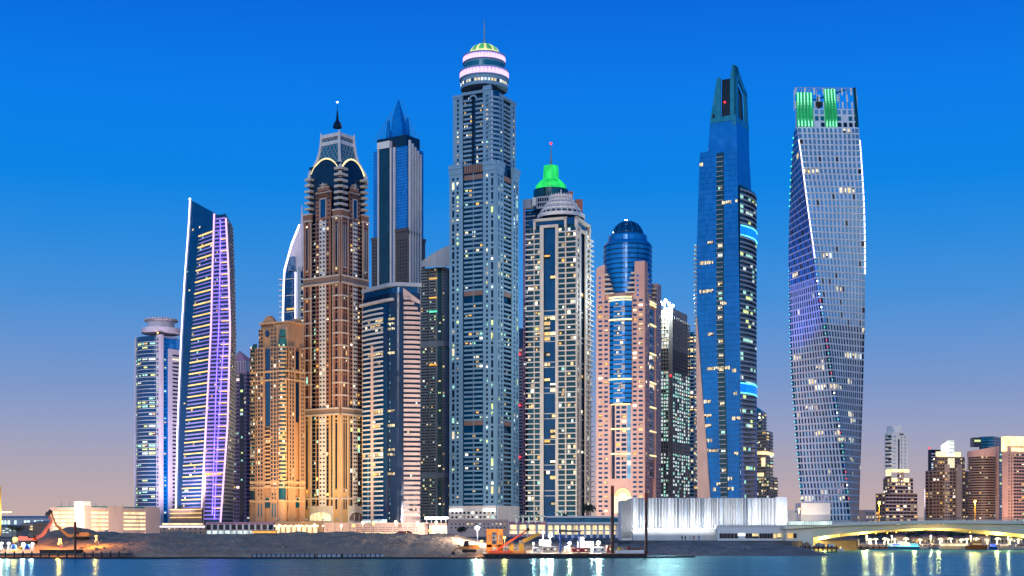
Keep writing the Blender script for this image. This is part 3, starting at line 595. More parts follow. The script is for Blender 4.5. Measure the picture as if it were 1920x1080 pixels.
# ---------- blue sail topped glass tower
def sail_glass():
    T = Tower('glass_tower', 'tall blue glass tower with sail shaped open top and bright blue light bands', 1360, 900, seed=9)
    A, B, pl = corner(1306, 1386, 1418, 900, 28)
    lv = [(940, 1310, 1391, 1420), (700, 1307, 1389, 1419), (470, 1306, 1385, 1416), (277, 1312.5, 1382, 1405)]
    E = [[], [], []]
    for y, l, c, r in lv:
        a, b, p = corner(l, c, r, 900, 28)
        for i, k in enumerate((3, 0, 1)): E[i].append((T.z(y), p[k]))
    def ev(i):
        def f(z):
            t = E[i]
            if z <= t[0][0]: return t[0][1]
            for (a, p), (b, q) in zip(t, t[1:]):
                if z <= b: return p.lerp(q, (z - a) / (b - a))
            return t[-1][1]
        return f
    e0, e1, e2 = ev(0), ev(1), ev(2); Af = Gen(e0, e1); Bf = Gen(e1, e2); Af.seg = Bf.seg = .5
    zz = [GZ] + [T.z(y) for y in (940, 700, 470, 277)]
    e3 = lambda z: e0(z) + e2(z) - e1(z)
    bd = T.part('body', 'glass_blue'); bd.rings([[Vector((*f(z), z)) for f in (e1, e2, e3, e0)] for z in zz])
    # upper block, tapering
    up = [(277, 1327, 1382, 1405), (225, 1331, 1380, 1404), (214, 1332, 1379, 1403.5)]
    rs = []
    for y, l, c, r in up: p = corner(l, c, r, 902, 28)[2]; rs.append([Vector((*q, T.z(y))) for q in (p[0], p[1], p[2], p[3])])
    T.part('upper_block', 'glass_blue').rings(rs)
    # curtain wall joints as thin fins
    jt = T.part('curtain_wall_joints', 'glass_deep')
    for k in range(1, 66):
        z = T.z(277) + (T.z(936) - T.z(277)) * k / 66; fbox(jt, Af, 0, 1, z - .08, z + .08, -.1, .06)
    for u in [i / 22 for i in range(23)]:
        for a, b in zip(zz[1:], zz[2:]): jt.tube(Af.pt(u, a, 0), Af.pt(u, b, 0), .06, None, 4)
    # recessed balcony strip up the middle
    rows = T.rows(228, 932, 78); sta, stb = T.part('recess_strip', 'glass_teal'), T.part('upper_recess_strip', 'glass_teal')
    a, b = 1343.5, 1357.5
    for z0, z1 in rows:
        f = Af if z1 < T.z(277) else Gen(lambda z: Vector((X(1329, 918), 918)), lambda z: Vector((X(1382, 902), 902)))
        py = HZ - (z0 - CH) * F / 900; sh = max(0, (py - 600) / 330 * 8); u0, u1 = f.at(a + sh, z0), f.at(b + sh, z0)
        quad(sta if f is Af else stb, f, u0, u1, z0, z1, .08); h = z1 - z0
        fbox(T.rep('balcony', 'canopy_grey'), f, u0, u0 + (u1 - u0) * .9, z0, z0 + h * .14, .1, .9)
        if T.rng.random() < .13: T.win(f, u0 + (u1 - u0) * .2, u1 - (u1 - u0) * .2, z0 + h * .3, z1 - h * .1, T.rng.choice(('lit_mint', 'lit_white', 'lit_cream')), .2)
    # lit offices on the front
    for x0, x1, y in ((1311, 1319, 300), (1328, 1341, 266), (1354, 1372, 377), (1379, 1384, 376), (1327, 1338, 450), (1312, 1338, 487), (1312, 1338, 541), (1327, 1339, 623), (1351, 1363, 566), (1325, 1369, 688), (1373, 1381, 694), (1320, 1334, 750), (1375, 1383, 737), (1373, 1389, 784), (1321, 1335, 777), (1322, 1334, 796), (1324, 1336, 824), (1326, 1348, 843), (1377, 1385, 850), (1344, 1352, 907), (1365, 1374, 897), (1365, 1376, 916), (1337, 1343, 917)):
        z = T.z(y); n = max(1, round((x1 - x0) / 3.4)); f = Af if y > 277 else Fc((X(1328, 920), 920), (X(1382, 901), 901))
        for k in range(n):
            q0, q1 = x0 + (x1 - x0) * k / n, x0 + (x1 - x0) * (k + .85) / n
            u0, u1 = (f.at(q0, z), f.at(q1, z)) if f is Af else (f.u(q0), f.u(q1))
            T.win(f, u0, u1, z - 1.1, z + 1.1, T.rng.choice(('lit_cream', 'lit_warm', 'lit_cream', 'lit_dim')), .35)
    # pale curved wedge at the foot
    wd = T.part('curved_wedge', 'slab_pink'); pts = [(935, 1309, 1333), (880, 1308.5, 1329), (820, 1308, 1325), (760, 1307.5, 1320), (700, 1307, 1315.5), (640, 1306.5, 1311.5), (590, 1306.3, 1308)]
    for (y0, a0, b0), (y1, a1, b1) in zip(pts, pts[1:]):
        z0, z1 = T.z(y0), T.z(y1); q = [Af.pt(Af.at(a0, z0), z0, .1), Af.pt(Af.at(b0, z0), z0, .1), Af.pt(Af.at(b1, z1), z1, .1), Af.pt(Af.at(a1, z1), z1, .1)]; o = Vector((Af.e1(z0) - Af.e0(z0))).normalized(); o = Vector((o.y, -o.x, 0)) * 1.2
        wd.hexa(q, [p + o for p in q])
    # side balconies on the left edge (outward fins with lamps)
    for k in range(56):
        z = T.z(455 + k * 8.3); p = e0(z); T.rep('edge_fin', 'canopy_grey').box(p.x - 1.5, p.x + .2, p.y - .4, p.y + 3, z, z + .8)
        if k % 3 == 0 or k < 3: T.rep('edge_lamp', 'lit_mint').ball((p.x - 1.2, p.y - .6, z + 1), .42, 5, 4)
    # right: curved balcony stack
    rr = T.rows(347, 936, 66); cB = T.part('balcony_core', 'glass_teal'); 
    for y, l in ((346, 0),): pass
    z0, z1 = GZ, T.z(346); arcs = lambda o: [e1(T.z(600)) + (e2(T.z(600)) - e1(T.z(600))) * t + Vector(((e2(0) - e1(0)).y, -(e2(0) - e1(0)).x)).normalized() * o * sin(pi * min(1, t * .9 + .05)) for t in [i / 8 for i in range(9)]]
    base = arcs(1.6); bk = e3(T.z(600)); cB.prism([*base, bk], z0, z1)
    for i, (za, zb) in enumerate(rr):
        h = zb - za; o_ = arcs(3.4); i_ = arcs(1.4); q = T.rep('curved_balcony', 'canopy_grey')
        q.rings([[Vector((*a, za)), Vector((*b, za)), Vector((*b, za + h * .30)), Vector((*a, za + h * .30))] for a, b in zip(i_, o_)])
        for k in range(8):
            if T.rng.random() < (.10 if i % 3 else .02) or (i % 9 == 5 and 1 < k < 5):
                qq = MB(T.rng.choice(('lit_mint', 'lit_white', 'lit_mint', 'lit_lime'))); m0 = arcs(1.75); qq.face([Vector((*m0[k], za + h * .35)), Vector((*m0[k + 1], za + h * .35)), Vector((*m0[k + 1], zb)), Vector((*m0[k], zb))]); qq.score = 4; T.W.append(qq)
    for y in (431, 727):
        bb = T.part('blue_light_band', 'neon_cyan'); o_ = arcs(3.7); i_ = arcs(1.4)
        bb.rings([[Vector((*a, T.z(y + 9))), Vector((*b, T.z(y + 9))), Vector((*b, T.z(y - 9))), Vector((*a, T.z(y - 9)))] for a, b in zip(i_, o_)])
        for e in (-9, 9): T.part('band_edge_light', 'neon_aqua').path([Vector((*b, T.z(y + e))) for b in o_], [.45] * len(o_), 5)
    # teal crown
    Ac, Bc, pc = corner(1332, 1379, 1403.5, 902, 28); zc0 = T.z(222); cr = T.part('crown_wall', 'glass_tip')
    q = lambda f, p, y, o=0: f.pt(f.u(p), Z(y, (f.pt(f.u(p), 0)).y), o)
    for pts, f in (([(1332, 222), (1351, 222), (1351, 146), (1344.5, 146)], Ac), ([(1369, 222), (1379, 222), (1379, 122), (1373, 121), (1369, 142)], Ac), ([(1379, 222), (1383.5, 226), (1384.5, 126), (1379, 122)], Bc), ([(1399, 233), (1403.5, 236), (1401, 178), (1396, 165)], Bc), ([(1379, 134), (1379, 122), (1384, 128), (1401, 178), (1400, 185)], Bc)):
        r0 = [q(f, p, y, 0) for p, y in pts]; cr.rings([r0, [v + Vector((f.n.x, f.n.y, 0)) * -1.2 for v in r0]])
    dk = T.part('crown_recess', 'glass_black'); r0 = [q(Ac, p, y, -3) for p, y in ((1350, 222), (1371, 222), (1370.5, 144), (1351, 147))]; dk.rings([r0, [v + Vector((Ac.n.x, Ac.n.y, 0)) * -3 for v in r0]])
    r0 = [q(Bc, p, y, -2) for p, y in ((1383, 228), (1400, 236), (1397, 178), (1384, 145))]; dk.rings([r0, [v + Vector((Bc.n.x, Bc.n.y, 0)) * -3 for v in r0]])
    bs = T.part('crown_band', 'glass_tip'); fbox(bs, Ac, 0, Ac.L, T.z(223), T.z(213), -2, .3); fbox(bs, Bc, 0, Bc.L, T.z(232), T.z(217), -2, .3)
    for p in (1336, 1337.5, 1354, 1358): fbox(T.rep('crown_opening', 'glass_black'), Ac, Ac.u(p), Ac.u(p + 2.5), T.z(214), T.z(207), .3, .5)
    v = q(Ac, 1357, 190, -2); T.part('beacon', 'beacon_red').ball(v, .7)
    T.finish()
sail_glass()
# ---------- white balconied tower with lattice crown
def lattice_crown():
    T = Tower('balcony_tower', 'cream framed tower with ranks of white balconies under a conical white lattice roof', 1048, 950, seed=11)
    A, B, pl = corner(989, 1080, 1109, 950, 20); T.part('body', 'glass_teal').prism(shrink(pl, 3.2), GZ, T.z(418)); rows = T.rows(424, 978, 57)
    zt = T.z(420)
    for f, ps in ((A, ((1001, 1002.6), (1012.5, 1019.5), (1041.5, 1047), (1059.5, 1062))), (B, ((1080, 1082.2), (1085.4, 1088.6), (1096.6, 1100.4), (1104.5, 1106.3)))):
        for a, b in ps: T.pier(f, a, b, GZ, zt if a not in (1012.5, 1041.5) else T.z(418), .5, 'stone_cream')
    # big frames
    fr = T.part('frame', 'stone_cream')
    for f, a, b, y in ((A, 1013.5, 1046.5, 418), (B, 1086, 1100, 424)): fbox(fr, f, f.u(a), f.u(b), T.z(y + 5), T.z(y), -.5, 1.0)
    for f, a, b, y in ((A, 1000, 1063, 405), (B, 1080, 1106, 405)):
        fbox(fr, f, f.u(a), f.u(b), T.z(y + 5), T.z(y), -1, .9)
        for p in ((1000.5, 1058.5) if f is A else (1080, 1104)): fbox(fr, f, f.u(p), f.u(p + (4 if f is A else 2)), T.z(425), T.z(405), -1, .9)
    hd = T.part('glass_head', 'glass_deep'); q = shrink(pl, 1.2); hd.prism(q, T.z(419), T.z(406))
    # central glass strips
    for f, a, b in ((A, 1019.5, 1041.5), (B, 1088.6, 1096.6)):
        u0, u1 = f.u(a), f.u(b); 
        for i, (z0, z1) in enumerate(rows):
            h = z1 - z0
            for k in range(2):
                m_ = T.pick(.17 if f is A else .08, 'gold', 'glass_deep'); T.win(f, u0 + (u1 - u0) * k / 2, u0 + (u1 - u0) * (k + 1) / 2, z0 if m_ == 'glass_deep' else z0 + h * .25, z1 if m_ == 'glass_deep' else z1 - h * .1, m_, -1.2)
            if i % 5 in (0, 1) and i > 12: fbox(T.rep('transom', 'slab_pale'), f, u0, u1, z0 - .15, z0 + .25, -1.3, -.8)
    # windows and slab lines
    for f, cs in ((A, ((989, 1000), (1003.5, 1012), (1047.5, 1058), (1063.5, 1080))), (B, ((1082.4, 1085.2), (1100.6, 1104.2), (1106.5, 1109)))):
        for a, b in cs:
            n = 2 if b - a < 12 else 3
            T.grid(f, a, b, n if f is A else 1, rows, .96, (.2 if a in (989, 1063.5) else .28, .86), .20, 'cream' if T.rng.random() < .5 else 'mix', 'glass_teal', -.9 if a in (989, 1063.5) else -.2)
            if a in (1082.4, 1100.6): T.pier(f, a, b, GZ, zt, -.25, 'stone_cream', o0=-1.6)
    for z0, z1 in rows:
        h = z1 - z0; q = T.rep('balcony', 'slab_pale')
        fbox(q, A, A.u(986.5), A.u(1014), z0 - .12, z0 + h * .16, -1.2, 1.5); q = T.rep('balcony', 'slab_pale'); fbox(q, A, A.u(1046.8), A.L + 1.2, z0 - .12, z0 + h * .16, -1.2, 1.5)
        q = T.rep('balcony', 'slab_pale'); fbox(q, B, B.u(1099), B.L + 2.4, z0 - .12, z0 + h * .16, -1.2, 1.2); q = T.rep('balcony', 'slab_pale'); fbox(q, B, -.2, B.u(1085.5), z0 - .12, z0 + h * .16, -1, .7)
    # lattice cone
    cc = (Vector(pl[0]) + Vector(pl[2])) / 2; cy_ = cc.y; cx = X(1052, cy_); s = cy_ / F; z = lambda py: Z(py, cy_)
    pr = [(43.5, 408), (36, 396), (29, 386), (23, 378), (20, 370)]
    n = 24; ri = MB('stone_white')
    for i in range(n):
        t = 2 * pi * i / n; q = T.rep('crown_rib', 'stone_white'); q.path([(cx + r * s * cos(t), cy_ + r * s * sin(t), z(y)) for r, y in pr] + [(cx + 20.5 * s * cos(t), cy_ + 20.5 * s * sin(t), z(366))], [.65, .6, .55, .5, .5, .3], 5)
    rg = T.part('crown_rings', 'stone_white')
    for (r, y), hh in zip(pr, (3, 1.6, 1.4, 1.2, 1.2)): rg.lathe(cx, cy_, [(r * s - .3, z(y) - hh * .4), (r * s + .5, z(y) - hh * .4), (r * s + .5, z(y) + hh * .4), (r * s - .3, z(y) + hh * .4)], 40, caps=False)
    T.part('crown_cone', 'slab_pale').lathe(cx, cy_, [((r - 1.5) * s, z(y)) for r, y in pr], 40)
    T.part('crown_glazing', 'glass_dark').lathe(cx, cy_, [(40 * s, z(412)), (40 * s, z(400))], 40, caps=False)
    T.part('finial', 'stone_white').lathe(cx, cy_, [(3 * s, z(372)), (2 * s, z(362)), (.3, z(355))], 8)
    T.finish()
lattice_crown()
# ---------- pink tower with blue glass cylinder
def pink_cylinder():
    T = Tower('pink_tower', 'pink stone tower wrapped around a blue glass cylinder with dark dome', 1178, 900, seed=13)
    A, B, pl = corner(1118, 1208.5, 1239, 900, 21); C = (Vector(pl[0]) + Vector(pl[2])) / 2; s = C.y / F; cx = X(1177, C.y); z = lambda py: Z(py, C.y)
    R = 45 * s; zt = T.z(500)
    T.part('core', 'stone_pink').prism(shrink(pl, 2.4), GZ, T.z(545))
    cyl = T.part('glass_cylinder', 'glass_blue'); cyl.lathe(cx, C.y, [(R, z(560)), (R, z(464)), (R * .97, z(460)), (R * .9, z(456)), (36.5 * s, z(456)), (36.5 * s, z(446)), (35 * s, z(443)), (30 * s, z(442))], 64)
    for k in range(11): T.rep('cylinder_band', 'glass_deep').lathe(cx, C.y, [(R + .25, z(556 - k * 9)), (R + .25, z(553.6 - k * 9))], 64, caps=False)
    dm = T.part('dome', 'glass_deep'); dm.smooth = True; dm.lathe(cx, C.y, [(29.5 * s * cos(pi / 2 * k / 8), z(443) + 28 * s * sin(pi / 2 * k / 8)) for k in range(8)] + [(.2, z(443) + 28 * s)], 48)
    dr = T.part('dome_ribs', 'glass_blue')
    for i in range(14):
        t = 2 * pi * i / 14; dr.path([(cx + 29.8 * s * cos(pi / 2 * k / 6) * cos(t), C.y + 29.8 * s * cos(pi / 2 * k / 6) * sin(t), z(443) + 28.3 * s * sin(pi / 2 * k / 6)) for k in range(7)], [.22] * 7, 4)
    for px, py in ((1172, 417), (1190, 435), (1176, 417.5), (1150, 440), (1187, 435)): T.rep('dome_lamp', 'bulb_white').ball((X(px, C.y - 8), C.y - 26 * s * .8, z(py)), .35, 6, 4)
    # wings: front left wing, front right wing
    wings = ((A, 1118, 1145.5, 500), (A, 1184, 1208.5, 492), (B, 1208.5, 1217, 492), (B, 1228.5, 1239, 515))
    for f, a, b, y in wings: T.pier(f, a, b, GZ, T.z(560), .3, 'stone_pink', 'wing', -6)
    for f, a, b, y in ((A, 1118, 1134, 500), (A, 1190, 1208.5, 489), (B, 1208.5, 1214, 489), (B, 1232, 1239, 517)): T.pier(f, a, b, T.z(560), T.z(y), .25, 'stone_pink', 'wing', -5)
    q = T.part('curved_shoulder', 'stone_pink_light')
    u0, u1 = A.u(1118), A.u(1134); pts = [A.pt(u0, T.z(501), .25), A.pt(u1, T.z(501), .25)] + [A.pt(u1 - (u1 - u0) * sin(pi / 2 * k / 6), T.z(501) + 3.2 * cos(pi / 2 * k / 6), .25) for k in range(7)]
    q.rings([pts, [p - Vector((A.n.x, A.n.y, 0)) * 4 for p in pts]])
    for k in range(5):                        # stepped balconies against the cylinder
        y = 548 - k * 9; e = k * 2.6
        fbox(T.rep('balcony', 'slab_cream'), A, A.u(1133), A.u(1151 - e), T.z(y), T.z(y - 3.4), -4, .6); fbox(T.rep('balcony', 'slab_cream'), A, A.u(1173 + e), A.u(1191), T.z(y), T.z(y - 3.4), -4, .6)
        fbox(T.rep('balcony', 'slab_cream'), B, B.u(1213.5), B.u(1220 - e * .4), T.z(y), T.z(y - 3.4), -3, .5); fbox(T.rep('balcony', 'slab_cream'), B, B.u(1224 + e * .5), B.u(1232.5), T.z(y + 18), T.z(y + 14.6), -3, .5)
    rows = T.rows(512, 557, 5); 
    for f, a, b in ((A, 1123, 1127), (A, 1194, 1198)): T.wincol(f, a, b, rows, (.3, .75), .1, 'gold', 'glass_blue', .4)
    rw = T.rows(558, 962, 45)
    for f, a, b, p in ((A, 1122.5, 1129.5, .22), (A, 1133.5, 1140, .15), (A, 1187, 1194, .12), (A, 1198, 1205.5, .24), (B, 1210.3, 1211.6, .08), (B, 1213.6, 1215, .08), (B, 1231.5, 1232.8, .08), (B, 1235, 1236.3, .08)):
        T.wincol(f, a, b, rw, (.28, .72), p, 'gold', 'glass_deep', .42)
    for z0, z1 in rw:                          # spandrel ledges give the wings their relief
        for a, b in ((1121, 1131), (1196.5, 1207)): fbox(T.rep('ledge', 'stone_pink_light'), A, A.u(a), A.u(b), z0 + .25, z0 + .7, .3, .75)
    # lower glass bay, curved
    u0, u1 = A.u(1146), A.u(1183.5); mid = A.pt((u0 + u1) / 2, 0, 0); Rb = (u1 - u0) * .95; cen = mid - Vector((A.n.x, A.n.y, 0)) * (Rb * .72); ang = atan2(A.n.y, A.n.x)
    bay = Arc(cen, Rb, ang - .62, ang + .62); gb = T.part('glass_bay', 'glass_blue'); quad(gb, bay, 0, bay.L, T.z(756), T.z(556), 0)
    T.part('bay_wall', 'stone_pink_light').score; qb = T.parts[-1][1]; fbox(qb, A, u0, u1, T.z(905), T.z(756), -4, -.6)
    r3 = T.rows(566, 756, 21)
    for i, (z0, z1) in enumerate(r3):
        h = z1 - z0; quad(T.rep('bay_band', 'glass_navy'), bay, 0, bay.L, z0, z0 + h * .3, .12)
        fbox(T.rep('bay_slab', 'canopy_grey'), bay, bay.L * .25, bay.L * (.72 if i % 2 else .62), z0 + h * .05, z0 + h * .32, .1, .6)
        if i % 4 == 1: fbox(T.rep('bay_slab', 'canopy_grey'), bay, bay.L * .58, bay.L * .72, z0, z1, .1, .4)
        if T.rng.random() < .5: 
            a = T.rng.uniform(.3, .6) * bay.L; T.win(bay, a, a + bay.L * .12, z0 + h * .4, z1 - h * .05, T.rng.choice(PAL['cream']), .2)
    r4 = T.rows(758, 898, 16)
    T.wincol(A, 1147, 1152.5, r4, (0, 1), .1, 'gold', 'glass_navy', -.4); T.wincol(A, 1155, 1162, r4, (.2, .8), .2, 'gold', 'glass_deep', -.45); T.wincol(A, 1165, 1174, r4, (.2, .8), .22, 'gold', 'glass_deep', -.45); T.wincol(A, 1175.5, 1182.5, r4, (.02, .98), .15, 'cool', 'glass_sky', -.4)
    T.wincol(B, 1218, 1227.5, T.rows(572, 895, 36), (0, 1), .06, 'cream', 'glass_deep', -.3)
    for i, (z0, z1) in enumerate(T.rows(572, 895, 36)): fbox(T.rep('bay_slab', 'slab_pale' if i % 2 else 'glass_navy'), B, B.u(1219.5), B.u(1224), z0, z0 + 1, -.3, .2)
    for y in (556, 561, 598, 710, 756, 803, 850): q = T.rep('light_band', 'glow_gold'); fbox(q, A, A.u(1146), A.u(1182), T.z(y + 1.4), T.z(y - 1.4), .2, 1) if y > 750 else fbox(q, bay, bay.L * .02, bay.L * .98, T.z(y + 1.4), T.z(y - 1.4), .3, 1)
    for y in (560, 565, 603, 658, 713, 760, 806, 852): fbox(T.rep('light_band', 'glow_gold'), B, B.u(1217.5), B.u(1228.5), T.z(y + 1.3), T.z(y - 1.3), .2, .9)
    # entrance
    q = T.part('entrance_panel', 'stone_pink'); fbox(q, A, A.u(1145), A.u(1184), GZ, T.z(897), -3, .15)
    g = T.part('entrance_arch', 'glow_gold'); um = A.u(1168); hw = A.u(1184) - A.u(1168)
    pts = [A.pt(um - hw, T.z(962), .3)] + [A.pt(um - hw * cos(t), T.z(931) + hw * sin(t), .3) for t in [pi * i / 16 for i in range(17)]] + [A.pt(um + hw, T.z(962), .3)]; g.face(pts)
    for rr in (1.0, .8, .6):
        for i in range(16):
            t0, t1 = pi * i / 16, pi * (i + 1) / 16; T.rep('arch_rib', 'stone_sand_trim').tube(A.pt(um - hw * rr * cos(t0), T.z(931) + hw * rr * sin(t0), .6), A.pt(um - hw * rr * cos(t1), T.z(931) + hw * rr * sin(t1), .6), .3, None, 5)
    T.finish()
pink_cylinder()
# ---------- round glass and lilac tower (far left)
def round_lilac():
    T = Tower('round_tower', 'white lilac tower with curved yellow green lit glass front and round rooftop disc', 295, 950, seed=21)
    A, B, pl = corner(254, 300, 338, 950, 38); C = (Vector(pl[0]) + Vector(pl[2])) / 2; s = C.y / F
    T.part('body', 'stone_lilac').prism(shrink(pl, 1.5), GZ, T.z(628)); zt = T.z(627); rows = T.rows(633, 972, 46)
    mid = (A.u(256.5) + A.u(294.5)) / 2; w_ = A.u(294.5) - A.u(256.5); R = w_ * .8; cen = A.pt(mid, 0, 0) - Vector((A.n.x, A.n.y, 0)) * (R * .76); a0 = atan2(A.n.y, A.n.x)
    bay = Arc(cen, R, a0 - .675, a0 + .675); g = T.part('curved_glass', 'glass_deep'); quad(g, bay, 0, bay.L, GZ, T.z(629), 0)
    for z0, z1 in rows:
        h = z1 - z0; fbox(T.rep('mullion_band', 'slab_pale'), bay, 0, bay.L, z0, z0 + h * .14, -.1, .25); pp = T.rng.choice((.03, .15, .35, .75))
        for k in range(4):
            if T.rng.random() < pp: T.win(bay, bay.L * (.05 + .24 * k), bay.L * (.05 + .24 * k + .2), z0 + h * .35, z0 + h * .85, T.rng.choice(PAL['lime']), .15)
    T.pier(A, 253.5, 257, GZ, zt, .6, 'stone_lilac'); T.pier(A, 294.5, 300.2, GZ, zt, .6, 'stone_lilac'); T.pier(B, 300, 305.5, GZ, zt, .6, 'stone_lilac'); T.pier(B, 314.5, 338, GZ, T.z(652), .5, 'stone_lilac')
    T.part('blue_strip', 'glass_blue'); q = T.parts[-1][1]; fbox(q, B, B.u(305.5), B.u(314.5), GZ, T.z(632), -.3, .2); fbox(q, B, B.u(314.5), B.u(338), T.z(652), T.z(632), -.3, .2)
    T.wincol(A, 296, 298.5, rows, (.3, .75), .45, 'cool', 'glass_navy', .75); T.wincol(B, 307, 311, rows, (.3, .7), .2, 'cool', 'glass_deep', .3)
    T.wincol(B, 322.5, 334.5, T.rows(660, 968, 42), (.3, .72), .03, 'cream', 'glass_navy', .62)
    c = T.part('roof_drum', 'stone_lilac'); cx = X(302, C.y); z = lambda y: Z(y, C.y); c.lathe(cx, C.y, [(33 * s, z(627)), (36 * s, z(626)), (36 * s, z(617)), (24.5 * s, z(616)), (24.5 * s, z(606)), (29 * s, z(603)), (29.5 * s, z(599)), (20 * s, z(597))], 40)
    for i in range(36):
        t = 2 * pi * i / 36; v = Vector((cx + 29.6 * s * cos(t), C.y + 29.6 * s * sin(t), z(602))); T.rep('drum_slot', 'glass_navy').box(v.x - .5, v.x + .5, v.y - .5, v.y + .5, v.z - .4, v.z + .4)
    T.part('roof_lamp', 'bulb_sodium').ball((A.pt(A.u(298), 0, 1).x, A.pt(A.u(298), 0, 1).y, T.z(624)), .5)
    T.finish()
round_lilac()
# ---------- wedge tower with violet neon edges
def neon_wedge():
    T = Tower('neon_tower', 'slanted glass wedge tower outlined in white and violet neon with gold storey lines', 388, 905, seed=22)
    yy = [990, 800, 620, 500, 404, 372]; tab = ([329, 333, 340, 347, 354, 356], [377, 386.5, 396, 399, 402, 403], [413, 427, 432, 428.5, 423.5, 422], [436, 441, 442, 439.5, 436, 435]); dep = (935, 905, 900, 935)
    def edge(i):
        pts = [(Z(y, 905), Vector((X(x, dep[i]), dep[i]))) for y, x in zip(yy, tab[i])]
        def f(z):
            if z <= pts[0][0]: return pts[0][1]
            for (a, p), (b, q) in zip(pts, pts[1:]):
                if z <= b: return p.lerp(q, (z - a) / (b - a))
            return pts[-1][1]
        return f
    e = [edge(i) for i in range(4)]; A, B, C = Gen(e[0], e[1]), Gen(e[1], e[2]), Gen(e[2], e[3]); bk = lambda z: (e[0](z) + e[3](z)) / 2 + Vector((0, 22))
    zs = [GZ] + [Z(y, 905) for y in (900, 800, 700, 620, 560, 500, 450, 404)]; b = T.part('body', 'glass_deep'); b.rings([[Vector((*f(z), z)) for f in (e[0], e[1], e[2], e[3], bk)] for z in zs], None, True, False)
    tops = [Vector((*e[0](zs[-1]), Z(374, 935))), Vector((*e[1](zs[-1]), Z(399, 905))), Vector((*e[2](zs[-1]), Z(412, 900))), Vector((*e[3](zs[-1]), Z(424, 935))), Vector((*bk(zs[-1]), Z(400, 950)))]
    tops[0].x = X(356, 935); b.rings([[Vector((*f(zs[-1]), zs[-1])) if i not in (2, 3) else Vector((*f(zs[-1]), min(zs[-1], tops[i].z))) for i, f in enumerate((e[0], e[1], e[2], e[3], bk))], tops], None, False, True)
    z = T.z
    for k in range(-1, 26):
        y = 433.5 + k * 21.85; uL = max(.24, .46 - .22 * k / 24)
        if 0 <= k and y < 975:
            fbox(T.rep('gold_line', 'neon_gold'), A, uL, .985, z(y + 1), z(y - 1), .2, .9)
            if k > 0: fbox(T.rep('gold_line', 'neon_gold'), B, .55, .97, z(y - 4), z(y - 5.6), .2, .8)
        for j in range(1, 3):
            yj = y + j * 7.3
            if yj < 972 and k >= 0: fbox(T.rep('slab', 'canopy_grey'), A, uL, .985, z(yj + 1.2), z(yj - 1.2), .1, .7); fbox(T.rep('violet_strip', 'glow_violet'), A, uL + .08, .985, z(yj + .6), z(yj - .5), .7, .78)  # glowing strips added so the slabs look violet lit
        for j in range(3):
            yj = y + j * 7.3; q = T.rep('slab', 'stone_mauve')
            if yj < 975: fbox(q, B, .02, .98, z(yj + 1.9), z(yj - 1.6), .1, .6); fbox(T.rep('violet_strip', 'glow_violet'), B, .04, .97, z(yj + 1.7), z(yj - .6), .6, .72)  # violet light on this face is put into glowing slab lips
            if yj < 975: fbox(T.rep('slab', 'canopy_grey'), C, .03, .97, z(yj + 1.9), z(yj - 1.6), .1, .6)
        for f, n, p in ((A, 9, .05), (B, 5, .04), (C, 4, .09)):
            for j in range(3):
                for c in range(n):
                    if T.rng.random() < p: u = (uL if f is A and T.rng.random() < .7 else .06) + (1 - uL) * c / n * .92; T.win(f, min(u, .93), min(u, .93) + .06, z(y + j * 7.3 + 6), z(y + j * 7.3 + 2.5), T.pick(.75, 'gold', 'lit_mint'), .3)
    for i, (f, m_, r, y0, y1) in enumerate(((e[0], 'neon_white', .42, 374, 980), (e[1], 'glow_pink', .6, 401, 985), (e[2], 'glow_pink', .6, 413, 985))):
        q = T.rep('neon_edge', m_); ys = [y0 + (y1 - y0) * k / 24 for k in range(25)]; v = [Vector((*f(z(y)), z(y))) + Vector((0, -.7, 0)) for y in ys]
        if i == 0: v[0] = Vector((X(356, 934), 934, Z(373.5, 934)))
        q.path(v, [r] * 25, 6); q.score = 9
    v = [B.pt(.60 - .18 * sin(pi * k / 30), z(415 + 19 * k), .9) for k in range(30)]; T.rep('neon_edge', 'neon_blue').path(v, [.32] * 30, 5)
    v = [B.pt(.72 - .1 * sin(pi * k / 30), z(640 + 11.5 * k), .9) for k in range(30)]; T.rep('neon_edge', 'neon_blue').path(v, [.32] * 30, 5)
    for k in range(40): T.rep('facade_lamp', 'lit_violet').ball(B.pt(.66, z(420 + 14 * k), 1), .4, 5, 4)
    fb = T.part('amber_storey', 'lit_orange'); fbox(fb, B, .05, .85, z(893), z(887), .3, .7); fbox(T.part('brown_fin', 'stone_beige'), B, .02, .16, GZ, z(893), .2, .9)
    pd = T.part('podium', 'stone_brown'); x0, x1 = X(322, 928), X(379, 903); pd.prism([(x0, 926), (x1, 902), (x1, 930), (x0, 935)], GZ, z(953))
    f = Fc((x0, 925.5), (x1, 901.5))
    for y in (955, 962, 970): fbox(T.rep('gold_line', 'neon_gold'), f, 0, f.L, z(y + .8), z(y - .8), .1, .8)
    T.part('roof_lamp', 'bulb_white').ball((X(356, 934), 934, Z(373, 934)), .6)
    T.finish()
neon_wedge()
